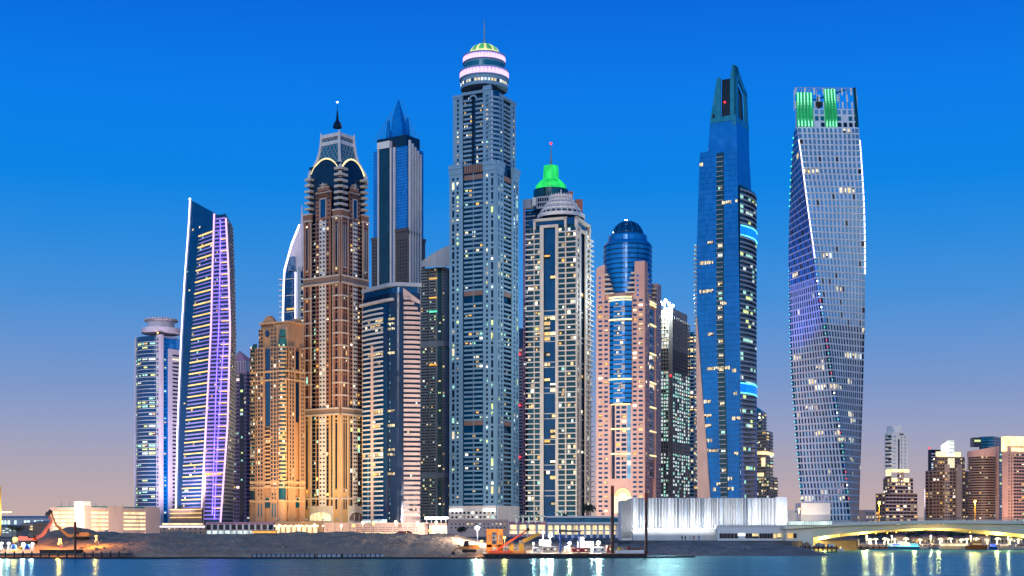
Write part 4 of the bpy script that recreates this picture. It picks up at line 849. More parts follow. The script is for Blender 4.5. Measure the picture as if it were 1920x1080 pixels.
# ---------- mauve tower behind
def mauve():
    T = Tower('mauve_tower', 'dim mauve tower with a pitched roof showing between the neon wedge and the sand tower', 455, 1080, seed=23)
    A, B, pl = corner(430, 462, 482, 1080, 30); T.part('body', 'stone_mauve').prism(pl, GZ, T.z(696)); r = [Vector((*p, T.z(676))) for p in shrink(pl, 2)]
    T.part('louvre_storey', 'stone_lilac').prism(shrink(pl, 2), T.z(696), T.z(676)); c = sum(r, Vector()) / 4; rf = T.part('pitched_roof', 'stone_mauve'); ap = c + Vector((-3, 0, 9))
    for i in range(4): rf.face([r[i], r[(i + 1) % 4], ap])
    T.pier(A, 449.5, 457, GZ, T.z(700), .15, 'glass_navy', 'recess'); rows = T.rows(700, 975, 38)
    T.grid(A, 438, 449, 2, rows, .85, (.25, .75), .10, 'mix', 'glass_navy', .15); T.grid(A, 457.5, 462, 1, rows, .8, (.25, .75), .08, 'mix', 'glass_navy', .15); T.grid(B, 462, 480, 2, rows, .85, (.25, .75), .1, 'mix', 'glass_navy', .15); T.wincol(A, 451, 456, rows, (.2, .8), .15, 'cool', 'glass_navy', .3)
    for p in range(6): u = A.u(432 + p * 5); fbox(T.rep('louvre', 'stone_mauve'), A, u - .4, u + .4, T.z(695), T.z(677), -1, -.4)
    T.finish()
mauve()
# ---------- sand coloured tower
def sand():
    T = Tower('sand_tower', 'warm sandstone tower with a stepped gabled top, rounded corner balconies and a blue glass strip', 515, 900, seed=24)
    A, B, pl = corner(469, 541, 572, 900, 27); zt = T.z(606); pc = shrink(pl, 1.2)
    T.part('body', 'stone_sand').prism(shrink(pl, 3), GZ, T.z(648)); A2, B2, p2 = corner(483, 541, 571, 902, 27); T.part('upper_body', 'stone_sand').prism(shrink(p2, .8), T.z(650), T.z(612)); A3, B3, p3 = corner(487, 543, 571, 903, 27); T.part('crown_block', 'stone_sand').prism(shrink(p3, .8), T.z(614), T.z(601))
    for f in (A3, B3): fbox(T.rep('cornice', 'stone_sand_trim'), f, 0, f.L, T.z(603), T.z(600), -1, 1)
    gb = T.part('gable', 'stone_sand'); m0, m1 = A3.u(494), A3.u(515); mm = (m0 + m1) / 2; hw = (m1 - m0) / 2
    for fr, y0, y1 in ((1, 601, 596), (.75, 596, 592), (.4, 592, 588)): fbox(gb, A3, mm - hw * fr, mm + hw * fr, T.z(y0), T.z(y1), -2, .6)
    gb2 = T.part('gable', 'stone_sand'); fbox(gb2, B3, B3.L * .35, B3.L * .75, T.z(601), T.z(594), -2, .5)
    rows = T.rows(650, 916, 35); zb = GZ
    # glass strip with breaks
    for y0, y1 in ((651, 692), (697, 709), (713, 797)): T.win(A, A.u(496.8), A.u(506.2), T.z(y1), T.z(y0), 'glass_deep', -.7)
    T.win(B, B.u(555), B.u(561.5), T.z(690), T.z(655), 'glass_navy', -.6); T.win(B, B.u(555), B.u(561.5), T.z(790), T.z(715), 'glass_navy', -.6)
    T.pier(A, 480, 496.5, zb, T.z(648), -.1, 'stone_sand'); T.pier(A, 506.5, 522, zb, T.z(648), -.1, 'stone_sand'); T.pier(B, 541, 554.5, zb, T.z(648), -.1, 'stone_sand'); T.pier(B, 562, 572, zb, T.z(648), -.1, 'stone_sand')
    for f, a, b in ((A, 480.3, 481.8), (A, 484, 487.3), (A, 489.2, 492.6), (A, 508, 511.4), (A, 513.7, 517.3), (A, 519.3, 520.8), (B, 543.3, 545.4), (B, 548.3, 550.6), (B, 564.8, 566.8), (B, 568.5, 570)): T.wincol(f, a, b, rows, (.18, .85), .10, 'mix' if f is A else 'warm', 'glass_dark', .1)
    T.grid(A, 497, 506, 2, T.rows(800, 912, 15), .85, (.3, .8), .08, 'warm', 'glass_black', -.5)
    for z0, z1 in T.rows(800, 912, 15): fbox(T.rep('balcony', 'stone_sand_trim'), A, A.u(496.8), A.u(506.4), z0, z0 + .9, -.9, .5)
    r5 = T.rows(612, 648, 5)
    for a, b in ((485.5, 487.5), (490, 492.5), (509, 511.5), (515, 517.5)): T.wincol(A2, a, b, r5, (.25, .8), .05, 'warm', 'glass_dark', .35)
    T.grid(A3, 490, 513, 6, T.rows(602.5, 611, 1), .4, (.3, .8), 0, 'warm', 'glass_black', .35)
    oc = A2.pt(A2.u(501.5), T.z(622), .4); ow_ = T.part('round_window', 'glass_deep'); ow_.rings([[A2.pt(A2.u(501.5) + 1.6 * cos(t), T.z(622) + 2.2 * sin(t), o) for t in [2 * pi * i / 18 for i in range(18)]] for o in (0, .5)])
    for y0, y1 in ((693, 696.5), (709.5, 712.5), (902, 906), (912, 915), (938, 941)):
        for f in (A, B): fbox(T.rep('belt_course', 'stone_sand_trim'), f, 0, f.L, T.z(y1), T.z(y0), -.3, .35)
    # rounded corner bay and left bay
    for px, Y_, R, y0 in ((531, 905, 3.5, 645), (475.5, 928, 2.5, 650)):
        cx, cyy = X(px, Y_), Y_; z = lambda y: Z(y, Y_ - R); bq = T.part('corner_bay', 'glass_teal'); bq.lathe(cx, cyy, [(R - .5, GZ), (R - .5, z(y0))], 24)
        for k in range(36):
            y = y0 + 2 + k * 7.52
            if y < 920: T.rep('balcony', 'stone_sand_trim').lathe(cx, cyy, [(R, z(y + 5)), (R, z(y + 1.4))], 24)
            for j in range(6):
                t = -pi * (j + .5) / 6
                if T.rng.random() < .2:
                    q = MB(T.rng.choice(PAL['mix'])); q.score = 3; f = lambda t_, zz: (cx + (R - .4) * cos(t_), cyy + (R - .4) * sin(t_), zz); q.face([f(t - .2, z(y + 1.3)), f(t + .2, z(y + 1.3)), f(t + .2, z(y - 2)), f(t - .2, z(y - 2))]); T.W.append(q)
        T.rep('belt_course', 'stone_sand_trim').lathe(cx, cyy, [(R + .6, z(941)), (R + .6, z(937))], 24); T.rep('belt_course', 'stone_sand').lathe(cx, cyy, [(R + .3, GZ), (R + .3, z(941))], 24)
    cx, Y_ = X(531, 905), 905; tp = T.part('bay_roof', 'roof_teal')
    for y0, y1, r0, r1 in ((644, 631, 3.4, 2.6), (629, 616, 2.9, 2.0)): tp.lathe(cx, Y_, [(r0, T.z(y0)), (r1, T.z(y1))], 12)
    T.part('corner_turret', 'stone_sand').prism([(cx - 4.5, Y_ + 1), (cx + 5, Y_ + 1), (cx + 6, Y_ + 7), (cx - 5, Y_ + 7)], T.z(648), T.z(606)); T.part('left_roof', 'roof_teal').prism([(X(474, 925), 925), (X(482, 922), 922), (X(482, 926), 926)], T.z(650), T.z(636))
    # base: arched portal and tall windows
    for f, a, b in ((A, 497, 506.5), (B, 554, 561)):
        m_ = (f.u(a) + f.u(b)) / 2; hw = (f.u(b) - f.u(a)) / 2; q = T.rep('arched_window', 'glass_teal'); q.face([f.pt(m_ - hw, T.z(952), .2), f.pt(m_ + hw, T.z(952), .2)] + [f.pt(m_ + hw * cos(t), T.z(938) + hw * sin(t) * 1.1, .2) for t in [pi * i / 10 for i in range(11)]])
        for i in range(10): t0, t1 = pi * i / 10, pi * (i + 1) / 10; T.rep('arch_trim', 'stone_sand_trim').tube(f.pt(m_ + hw * cos(t0), T.z(938) + hw * sin(t0) * 1.1, .3), f.pt(m_ + hw * cos(t1), T.z(938) + hw * sin(t1) * 1.1, .3), .3, None, 5)
    for a, b in ((484, 486), (489.5, 491.5), (510, 512.5), (515, 517.5)): T.win(A, A.u(a), A.u(b), T.z(969), T.z(944), 'glass_aqua', .15); T.grid(A, a, b, 1, T.rows(916, 937, 3), 1, (.25, .8), .2, 'warm', 'glass_dark', .15)
    T.finish()
sand()
# ---------- curved neon tower behind
def neon_curve():
    T = Tower('curved_tower', 'slim blue tower with glowing white curved edge and pale mast, behind the sand tower', 550, 1150, seed=25)
    Y = 1150; out = [(530.5, 700), (530.5, 592), (532, 530), (533.5, 506), (547, 457), (561.5, 421)]; v = [P(x, y, Y) for x, y in out]
    A, B, pl = corner(531, 557, 580, Y, 30); T.part('body', 'glass_deep').prism(shrink(pl, .8), GZ, T.z(508))
    tp = T.part('curved_head', 'stone_lilac'); pts = [P(533.5, 508, Y + 4), P(547, 458, Y + 4), P(561, 424, Y + 4), P(564, 424, Y + 4), P(566, 508, Y + 4)]; tp.rings([pts, [p + Vector((4, 12, 0)) for p in pts]])
    gl = T.part('blue_gable', 'glass_deep'); pts = [P(536, 508, Y + 2.5), P(543, 482, Y + 2.5), P(553, 480, Y + 2.5), P(553, 508, Y + 2.5)]; gl.rings([pts, [p + Vector((0, 2, 0)) for p in pts]])
    T.rep('neon_edge', 'neon_white').path(v, [.75] * 6, 6); T.rep('neon_edge', 'neon_white').path([P(554, 510, Y), P(553.5, 700, Y)], [.6, .6], 6)
    T.pier(B, 557, 563, GZ, T.z(500), .6, 'white_paint'); rows = T.rows(512, 760, 24)
    T.slabs(A, 536, 552, rows[::3], (0, .16), 0, .5, 'slab_pale', 'slab'); T.wincol(A, 537, 552, rows, (.3, .8), .06, 'gold', 'glass_deep', .15)
    T.wincol(B, 564, 576, rows, (.2, .75), .55, 'gold', 'glass_navy', .3); T.slabs(B, 563, 578, rows, (-.05, .2), 0, 1.6, 'white_paint', 'balcony')
    for i, (z0, z1) in enumerate(rows): q = T.rep('balcony', 'white_paint'); p = A.pt(0, z0, 0); q.box(p.x - 3.5, p.x + .5, p.y - .6, p.y + 3, z0, z0 + .9)
    ms = T.part('mast', 'stone_lilac'); ms.path([P(567, 500, Y + 6), P(566.5, 420, Y + 6), P(566, 384, Y + 6)], [2.0, 1.4, .3], 8)
    T.finish()
neon_curve()
# ---------- dark glass tower with white ribs and pointed crown
def ribbed():
    T = Tower('ribbed_tower', 'blue glass tower with pale vertical ribs and a pointed glass spire crown, brown below', 745, 1250, seed=26)
    A, B, pl = corner(697, 765, 797, 1250, 33); zt = T.z(272); T.part('body', 'glass_blue').prism(shrink(pl, 1.6), GZ, zt)
    for k in range(1, 30):
        z = T.z(272 + k * 5.6)
        for f in (A, B): fbox(T.rep('floor_line', 'glass_sky'), f, f.u(698) if f is A else 0, f.L, z - .12, z + .12, -1.5, -.8)
    T.pier(A, 709.5, 730.5, GZ, T.z(270), 1.0, 'glass_dark', 'teal_bay'); cp = T.part('white_cap', 'white_paint'); fbox(cp, A, A.u(709), A.u(732), T.z(271), T.z(258), -4, 1.6)
    for p in (711, 734, 740.5): T.pier(A, p - 1.2, p + 1.2, GZ, zt, 1.6, 'stone_white', 'rib')
    for k in range(5): p = 767.5 + k * 4.9; T.pier(B, p - 1.0, p + 1.0, GZ, T.z(262 + k * 5), 1.6, 'stone_white', 'rib')
    br = T.part('brown_lower_walls', 'stone_dark')
    for f, a, b, y in ((A, 697, 709.5, 437), (A, 742, 765, 427), (B, 765, 789, 432), (B, 789, 797, 440)): fbox(br, f, f.u(a), f.u(b), GZ, T.z(y), -1.5, .2); fbox(T.rep('cornice', 'stone_dark'), f, f.u(a), f.u(b), T.z(y + 6), T.z(y), -1, 1.2)
    rows = T.rows(446, 600, 24)
    for a, b, n in ((699, 708, 2), (744, 764, 4)): T.grid(A, a, b, n, rows, .5, (.25, .75), .03, 'warm', 'glass_black', .35)
    C = (Vector(pl[0]) + Vector(pl[2])) / 2; z = lambda y: Z(y, C.y); k_ = lambda f, o: [C + (Vector(p) - C) * f + Vector(o) for p in pl]
    T.part('roof_block', 'glass_navy').prism(k_(.8, (0, 0)), zt, z(262))
    c1 = T.part('glass_spire', 'glass_blue'); c1.rings([[Vector((*p, z(264))) for p in k_(.36, (1, 0))], [Vector((*p, z(222))) for p in k_(.23, (0, 0))], [Vector((*p, z(187))) for p in k_(.02, (0, 0))]])
    for o, fr, y in (((-9, 0), .12, 226), ((8, 0), .13, 222)):
        T.rep('glass_fin', 'glass_blue').rings([[Vector((*p, z(266))) for p in k_(fr, o)], [Vector((*p, z(y))) for p in k_(fr * .35, o)]])
    la = T.part('crown_lattice', 'glass_sky')
    for x0, y0, x1, y1 in ((700, 268, 747, 190), (706, 266, 738, 205), (714, 262, 748, 200), (793, 280, 752, 190), (787, 276, 758, 214), (780, 272, 752, 205)): la.tube(Vector((X(x0, C.y), C.y, z(y0))), Vector((X(x1, C.y), C.y, z(y1))), .18, None, 4)
    for k in range(8):
        y = 205 + k * 8; w_ = (y - 195) * .55; la.tube((X(749 - w_, C.y), C.y - 1, z(y)), (X(749 + w_, C.y), C.y - 1, z(y)), .12, None, 4)
    T.finish()
ribbed()
# ---------- banded tower with rounded glass corner
def banded():
    T = Tower('banded_tower', 'navy glass tower with curved white balconies, rounded dark corner and beige banded right side', 735, 900, seed=27)
    Y = 900; A = Fc((X(680, 920), 920), (X(727, 897), 897)); c0 = A.b + Vector((A.n.x, A.n.y)) * -10
    a0 = atan2(A.n.y, A.n.x); G = Arc(c0, 10, a0, a0 + 1.12); g1 = G.pt(G.L, 0); tn = Vector((-sin(a0 + 1.12), cos(a0 + 1.12))); k = (787.5 - 960) / F; L = (k * g1.y - g1.x) / (tn.x - k * tn.y)
    B = Fc((g1.x, g1.y), (g1.x + tn.x * L, g1.y + tn.y * L)); arc = [G.pt(G.L * i / 8, 0).to_2d() for i in range(9)]; poly = [A.a] + arc + [B.b, A.a + (B.b - arc[-1])]
    T.part('body', 'glass_navy').prism(poly, GZ, T.z(552)); T.part('glass_head', 'glass_deep').prism([Vector(p) * 1 for p in shrink(poly, 1.5)], T.z(552), T.z(540))
    cn = T.part('roof_canopy', 'canopy_grey'); cn.prism(shrink(poly, -1.2), T.z(540), T.z(533)); rf = T.part('roof_slab', 'slab_cream'); fbox(rf, A, -1.5, A.L, T.z(567), T.z(562), -1, 2); fbox(rf, G, 0, G.L * .5, T.z(567), T.z(562), -1, 1.6)
    gc = T.part('corner_glass', 'glass_navy'); quad(gc, G, 0, G.L, GZ, T.z(555), .1); gs = T.part('corner_glass_face', 'glass_deep'); quad(gs, A, A.L - 5, A.L, GZ, T.z(560), .12); quad(T.part('balcony_glazing', 'glass_deep'), A, .3, A.L - 5, GZ, T.z(560), .06)
    rows = T.rows(570, 976, 45); w0, w1 = .6, A.L - 5.2; mid = A.u(699.5)
    def curved(f, u0, u1, z0, z1, dep, m_, nm):
        n = 6; q = T.rep(nm, m_); rs = []
        for i in range(n + 1):
            t = i / n; u = u0 + (u1 - u0) * t; o = .5 + dep * sin(pi * (.12 + .76 * t)); rs.append([f.pt(u, z0, -.1), f.pt(u, z0, o), f.pt(u, z1, o), f.pt(u, z1, -.1)])
        q.rings([list(reversed(r)) for r in rs]); q.score = (u1 - u0)
    for i, (z0, z1) in enumerate(rows):
        h = z1 - z0
        if i < 8: curved(A, w0, w1, z0, z0 + h * .34, 1.3, 'slab_pale', 'balcony')
        else: curved(A, w0, mid - .6, z0, z0 + h * .30, .7, 'slab_pale', 'balcony'); curved(A, mid + .6, w1, z0, z0 + h * .30, .8, 'slab_pale', 'balcony')
        pl_ = .9 if i in (4, 10, 22, 31) else (.5 if i in (3, 5, 25, 30, 35) else .015)
        for j in range(8):
            u = w0 + (w1 - w0) * j / 8
            if T.rng.random() < pl_ * (.4 if j < 3 else 1): T.win(A, u, u + (w1 - w0) / 8.6, z0 + h * .44, z1 - .1, T.rng.choice(PAL['gold']), .12)
        if pl_ > .4: 
            for j in range(5): T.win(G, G.L * (.04 + .1 * j), G.L * (.12 + .1 * j), z0 + h * .4, z1 - h * .1, T.rng.choice(('lit_dim', 'lit_warm', 'lit_cream')), .2)
        if T.rng.random() < .8: u = G.L * T.rng.uniform(.12, .2); T.win(G, u, u + .7, z0 + h * .2, z1 - h * .3, T.rng.choice(('lit_mint', 'glass_sky', 'glass_aqua')), .2)
        T.win(A, w0 + 5.4, w0 + 6.8, z0 + h * .45, z1, 'glass_sky' if i > 30 else 'glass_deep', .13)
    dv_ = T.part('divider', 'slab_pink'); fbox(dv_, A, mid - .45, mid + .45, GZ, T.z(645), 0, 1.6)
    r2 = T.rows(556, 972, 46)
    for i, (z0, z1) in enumerate(r2):
        h = z1 - z0; b_ = B.L if i > 3 else B.L * (.35 + .2 * i); curved(B, .3, B.L if i > 2 else B.L * (.45 + .2 * i), z0, z0 + h * .54, 1.4, 'slab_pink', 'beige_band')
        for j in range(5):
            if T.rng.random() < .05: u = B.L * (.1 + .16 * j); T.win(B, u, u + B.L * .1, z0 + h * .58, z1 - .1, T.rng.choice(PAL['cream']), .12)
    sl = T.part('sloped_parapet', 'slab_pink'); pts = [B.pt(0, T.z(560), .4), B.pt(B.L, T.z(572), .4), B.pt(B.L, T.z(566), .4), B.pt(0, T.z(543), .4)]; sl.rings([pts, [p - Vector((B.n.x, B.n.y, 0)) * 2 for p in pts]])
    sf = T.part('shopfront', 'shop_cool'); fbox(sf, A, .5, A.L - .5, GZ, T.z(974), .3, .7); fbox(T.part('base_wall', 'slab_pink'), B, 0, B.L, GZ, T.z(968), .2, 1.4)
    T.finish()
banded()
# ---------- grey tower with curved roof
def grey_curved():
    T = Tower('grey_tower', 'dim grey tower with a sloping curved roof, half hidden left of the tallest tower', 815, 1150, seed=28)
    A, B, pl = corner(788, 834, 872, 1150, 24); T.part('body', 'stone_grey').prism(shrink(pl, 1), GZ, T.z(500)); rf = T.part('curved_roof', 'canopy_grey')
    rs = []
    for i in range(9):
        t = i / 8; x = 789 + (862 - 789) * t; y = 491 - 34 * sin(t * pi / 2); rs.append([P(x, 500, 1142), P(x, y, 1142), P(x, y, 1175), P(x, 500, 1175)])
    rf.rings(rs); rows = T.rows(503, 975, 86); 
    for f, a, b in ((A, 789.5, 803), (A, 806, 817), (B, 842, 852)):
        T.slabs(f, a, b, rows, (0, .5), 0, .9, 'stone_grey'); T.grid(f, a, b, 4, rows, .9, (.5, 1), .10, 'mix', 'glass_black', .12)
    T.pier(A, 817, 821, GZ, T.z(500), .5, 'stone_grey'); T.win(A, A.u(821), A.u(828), GZ, T.z(502), 'glass_green', .1); T.grid(A, 821, 828, 1, rows, .7, (.2, .8), .10, 'mix', 'glass_green', .3); T.grid(A, 830, 834, 1, rows, .8, (.2, .75), .14, 'mix', 'glass_navy', .2)
    for y in (643, 890): 
        for f in (A, B): fbox(T.rep('belt_course', 'stone_grey'), f, 0, f.L, T.z(y + 6), T.z(y - 4), 0, 1.2)
    for y, m_ in ((521, 'lit_amber'), (557, 'lit_amber'), (583, 'neon_green'), (683, 'lit_orange')): fbox(T.rep('lit_ledge', m_), A, A.u(806), A.u(820), T.z(y + 1.3), T.z(y - 1.3), .9, 1.4)
    T.part('lit_canopy', 'led_white'); q = T.parts[-1][1]; c = P(800, 972, 1140); q.box(X(797, 1135), X(838, 1135), 1128, 1136, Z(974, 1130), Z(969, 1130))
    T.finish()
grey_curved()
# ---------- slim ribbed tower
def slim():
    T = Tower('slim_tower', 'very slim pale toothed tower with three red lamps, squeezed beside the tallest tower', 977, 1180, seed=29)
    A, B, pl = corner(962, 981.5, 992, 1180, 25); T.part('body', 'stone_mauve').prism(pl, GZ, T.z(652)); T.part('glass_top', 'glass_deep').prism(shrink(pl, 1), T.z(652), T.z(615)); rows = T.rows(655, 965, 52)
    T.slabs(A, 972, 980.5, rows, (0, .5), 0, 1.6, 'stone_lilac', 'tooth'); T.grid(A, 973, 979, 1, rows, .8, (.5, .95), .06, 'warm', 'glass_black', .2)
    for y in (664, 760, 857): T.rep('beacon', 'beacon_red').ball(A.pt(A.u(976), T.z(y), 2.2), 1.0)
    T.finish()
slim()
# ---------- green domed tower behind the lattice crown
def green_dome():
    T = Tower('green_dome_tower', 'dark tower crowned by a glowing green stepped dome with a red tipped antenna', 1034, 1080, seed=30)
    A, B, pl = corner(981, 1060, 1096, 1080, 22); T.part('body', 'glass_navy').prism(shrink(pl, 2), GZ, T.z(388)); rows = T.rows(392, 975, 72)
    T.pier(A, 981, 984.5, GZ, T.z(372), .3, 'stone_mauve'); T.grid(A, 985, 1003, 4, rows[:20], .8, (.2, .8), .03, 'cream', 'glass_deep', -.8); T.slabs(A, 985, 1003, rows[:24], (0, .2), -1, -.2, 'canopy_grey', 'slab'); T.grid(A, 982, 988, 2, rows[20:], .6, (.3, .8), .06, 'cream', 'glass_black', .4)
    c = T.part('corner_block', 'canopy_grey'); fbox(c, A, 0, A.u(996), T.z(384), T.z(367), -6, .6); c = T.part('white_block', 'white_paint'); fbox(c, A, A.u(998), A.u(1005), T.z(380), T.z(365), -3, .5)
    fr = T.part('window_frame', 'canopy_grey'); fbox(fr, A, A.u(1006), A.u(1030), T.z(386), T.z(364), -3, .3); T.grid(A, 1008, 1029, 5, T.rows(366, 384, 2), .7, (.15, .85), .05, 'cream', 'glass_navy', .45)
    for a, b, y in ((1066, 1074, 355), (1078, 1092, 370)): q = T.rep('brick_block', 'brick_red'); q.box(X(a, 1090), X(b, 1090), 1086, 1098, T.z(400), T.z(y)); q.score = 5
    C = (Vector(pl[0]) + Vector(pl[2])) / 2; s = C.y / F; cx = X(1033, C.y); z = lambda y: Z(y, C.y)
    T.part('drum', 'glass_teal').lathe(cx, C.y, [(33 * s, z(395)), (33 * s, z(358)), (29 * s, z(357))], 40)
    d = T.part('green_dome', 'glow_green'); d.lathe(cx, C.y, [(28.5 * s, z(357)), (28.5 * s, z(349)), (26 * s, z(349)), (25 * s, z(345)), (19 * s, z(339)), (15 * s, z(338)), (14.5 * s, z(324)), (13.5 * s, z(312)), (5 * s, z(310))], 32)
    T.part('antenna', 'pole_grey').lathe(cx, C.y, [(1.2, z(311)), (.7, z(300)), (.25, z(272))], 8); T.part('beacon', 'beacon_red').ball((cx, C.y, z(269)), 1.0)
    T.finish()
green_dome()
# ---------- tower under construction
def frame_tower():
    T = Tower('unfinished_tower', 'floodlit concrete frame of a tower still under construction, lower storeys glowing white and mint', 1265, 1020, seed=31)
    A, B, pl = corner(1234, 1258, 1294, 1020, 24); rows = T.rows(590, 940, 50); zt = T.z(590)
    T.part('core', 'concrete').prism(shrink(pl, 4.5), GZ, T.z(575))
    for i, (z0, z1) in enumerate(rows):
        h = z1 - z0; m_ = 'concrete' if i > 14 or i < 9 else 'concrete_dark'; T.rep('floor_slab', m_).prism(pl, z0, z0 + h * .2)  # unlit middle storeys: the dark is put into the concrete colour
        if T.rows:
            for f, n in ((A, 5), (B, 9)):
                for k in range(n + 1):
                    u = min(f.L - .35, max(.35, f.L * k / n)); fbox(T.rep('column', m_), f, u - .3, u + .3, z0 + h * .2, z1, -.8, -.1)
                for k in range(n):
                    lit = (i < 9 and T.rng.random() < .85) or (i > 14 and not 33 < i < 37 and T.rng.random() < (.85 if i < 40 else .55))
                    T.win(f, f.L * (k + .1) / n, f.L * (k + .9) / n, z0 + h * .25, z1 - h * .08, (T.rng.choice(('lit_white', 'lit_mint', 'lit_mint', 'lit_white')) if i > 14 else T.rng.choice(('lit_hot', 'lit_white', 'lit_cream'))) if lit else 'glass_black', -1.6 if i < 15 else -.5)
    hs = T.part('hoist_mast', 'concrete_dark'); p = A.pt(A.L, 0, .6); hs.box(p.x - 1.2, p.x + 1.2, p.y - 1.6, p.y - .1, GZ, T.z(572)); tp = T.part('floodlight_tower', 'pole_grey'); tp.tube((p.x - 4, p.y + 3, zt), (p.x - 4, p.y + 3, T.z(565)), .4)
    for dx, y in ((-7.5, 565), (-5, 570), (-3.5, 563), (-1, 569), (1.5, 573)): T.rep('floodlight', 'bulb_white').ball((p.x + dx, p.y + 2, T.z(y)), 1.2)
    point(T.root, (p.x - 4, p.y - 6, T.z(562)), 260000, (.9, 1, .95), 2)
    T.part('beacon', 'beacon_red').ball((p.x - .3, p.y - 2.2, T.z(705)), .8)
    T.finish()
    T = Tower('blue_tower', 'narrow blue tower with gold lit ledges right behind the unfinished concrete frame', 1300, 1250, seed=32)
    A, B, pl = corner(1278, 1300, 1318, 1250, 25); T.part('body', 'glass_aqua').prism(pl, GZ, T.z(622)); rows = T.rows(626, 940, 44)
    T.slabs(A, 1278, 1300, rows, (0, .3), 0, 1, 'canopy_grey'); T.slabs(B, 1300, 1316, rows, (0, .3), 0, 1, 'canopy_grey')
    for f, a, b in ((A, 1280, 1300), (B, 1301, 1316)): T.grid(f, a, b, 4, rows, .9, (.35, .95), .16, 'gold', 'glass_deep', .2)
    for y in (633, 640, 655, 668, 690, 744, 768): fbox(T.rep('gold_line', 'neon_gold'), A, A.u(1288), A.L, T.z(y + 1), T.z(y - 1), 1, 1.6); fbox(T.rep('gold_line', 'neon_gold'), B, 0, B.L * .7, T.z(y + 1), T.z(y - 1), 1, 1.6)
    T.finish()
frame_tower()
# ---------- stepped tower right of the blue glass tower
def stepped_gold():
    T = Tower('stepped_tower', 'stepped beige tower with gold lit terrace, just right of the blue glass tower', 1435, 1200, seed=33)
    for (l, c, r, y, dy) in ((1396, 1442, 1458, 893, 0), (1398, 1436, 1449, 806, 4), (1402, 1428, 1437, 770, 8)):
        A, B, pl = corner(l, c, r, 1200 + dy, 22); T.part('block', 'stone_beige' if y > 800 else 'glass_aqua').prism(pl, GZ, T.z(y)); n = {893: 8, 806: 14, 770: 6}[y]; rows = T.rows(y + 2, {893: 940, 806: 893, 770: 806}[y], n)
        for f, w_ in ((A, 1), (B, .9)): T.grid(f, max(l, 1418) if f is A else c, c if f is A else r, 5 if f is A else 2, rows, .7, (.2, .8), .3, 'mix', 'glass_dark', .2); T.slabs(f, max(l, 1418) if f is A else c, c if f is A else r, rows, (-.05, .1), 0, .9, 'slab_pink')
    A, B, pl = corner(1398, 1436, 1449, 1203, 22); 
    for y0, y1, a, b in ((846, 852, 1418, 1436), (858, 874, 1428, 1435), (886, 893, 1418, 1432)): fbox(T.rep('lit_terrace', 'glow_gold'), A, A.u(a), A.u(b), T.z(y1), T.z(y0), .2, .9)
    fbox(T.rep('lit_terrace', 'glow_gold'), B, 0, B.L, T.z(852), T.z(846), .2, .9)
    q = T.part('pointed_roof', 'glass_aqua'); A, B, pl = corner(1402, 1428, 1437, 1208, 22); c = (Vector(pl[0]) + Vector(pl[2])) / 2
    for i in range(4): q.face([Vector((*pl[i], T.z(770))), Vector((*pl[(i + 1) % 4], T.z(770))), Vector((c.x - 5, c.y, T.z(752)))])
    T.part('roof_lamp', 'bulb_white').ball((X(1424, 1200), 1200, T.z(783)), .7)
    T.finish()
stepped_gold()
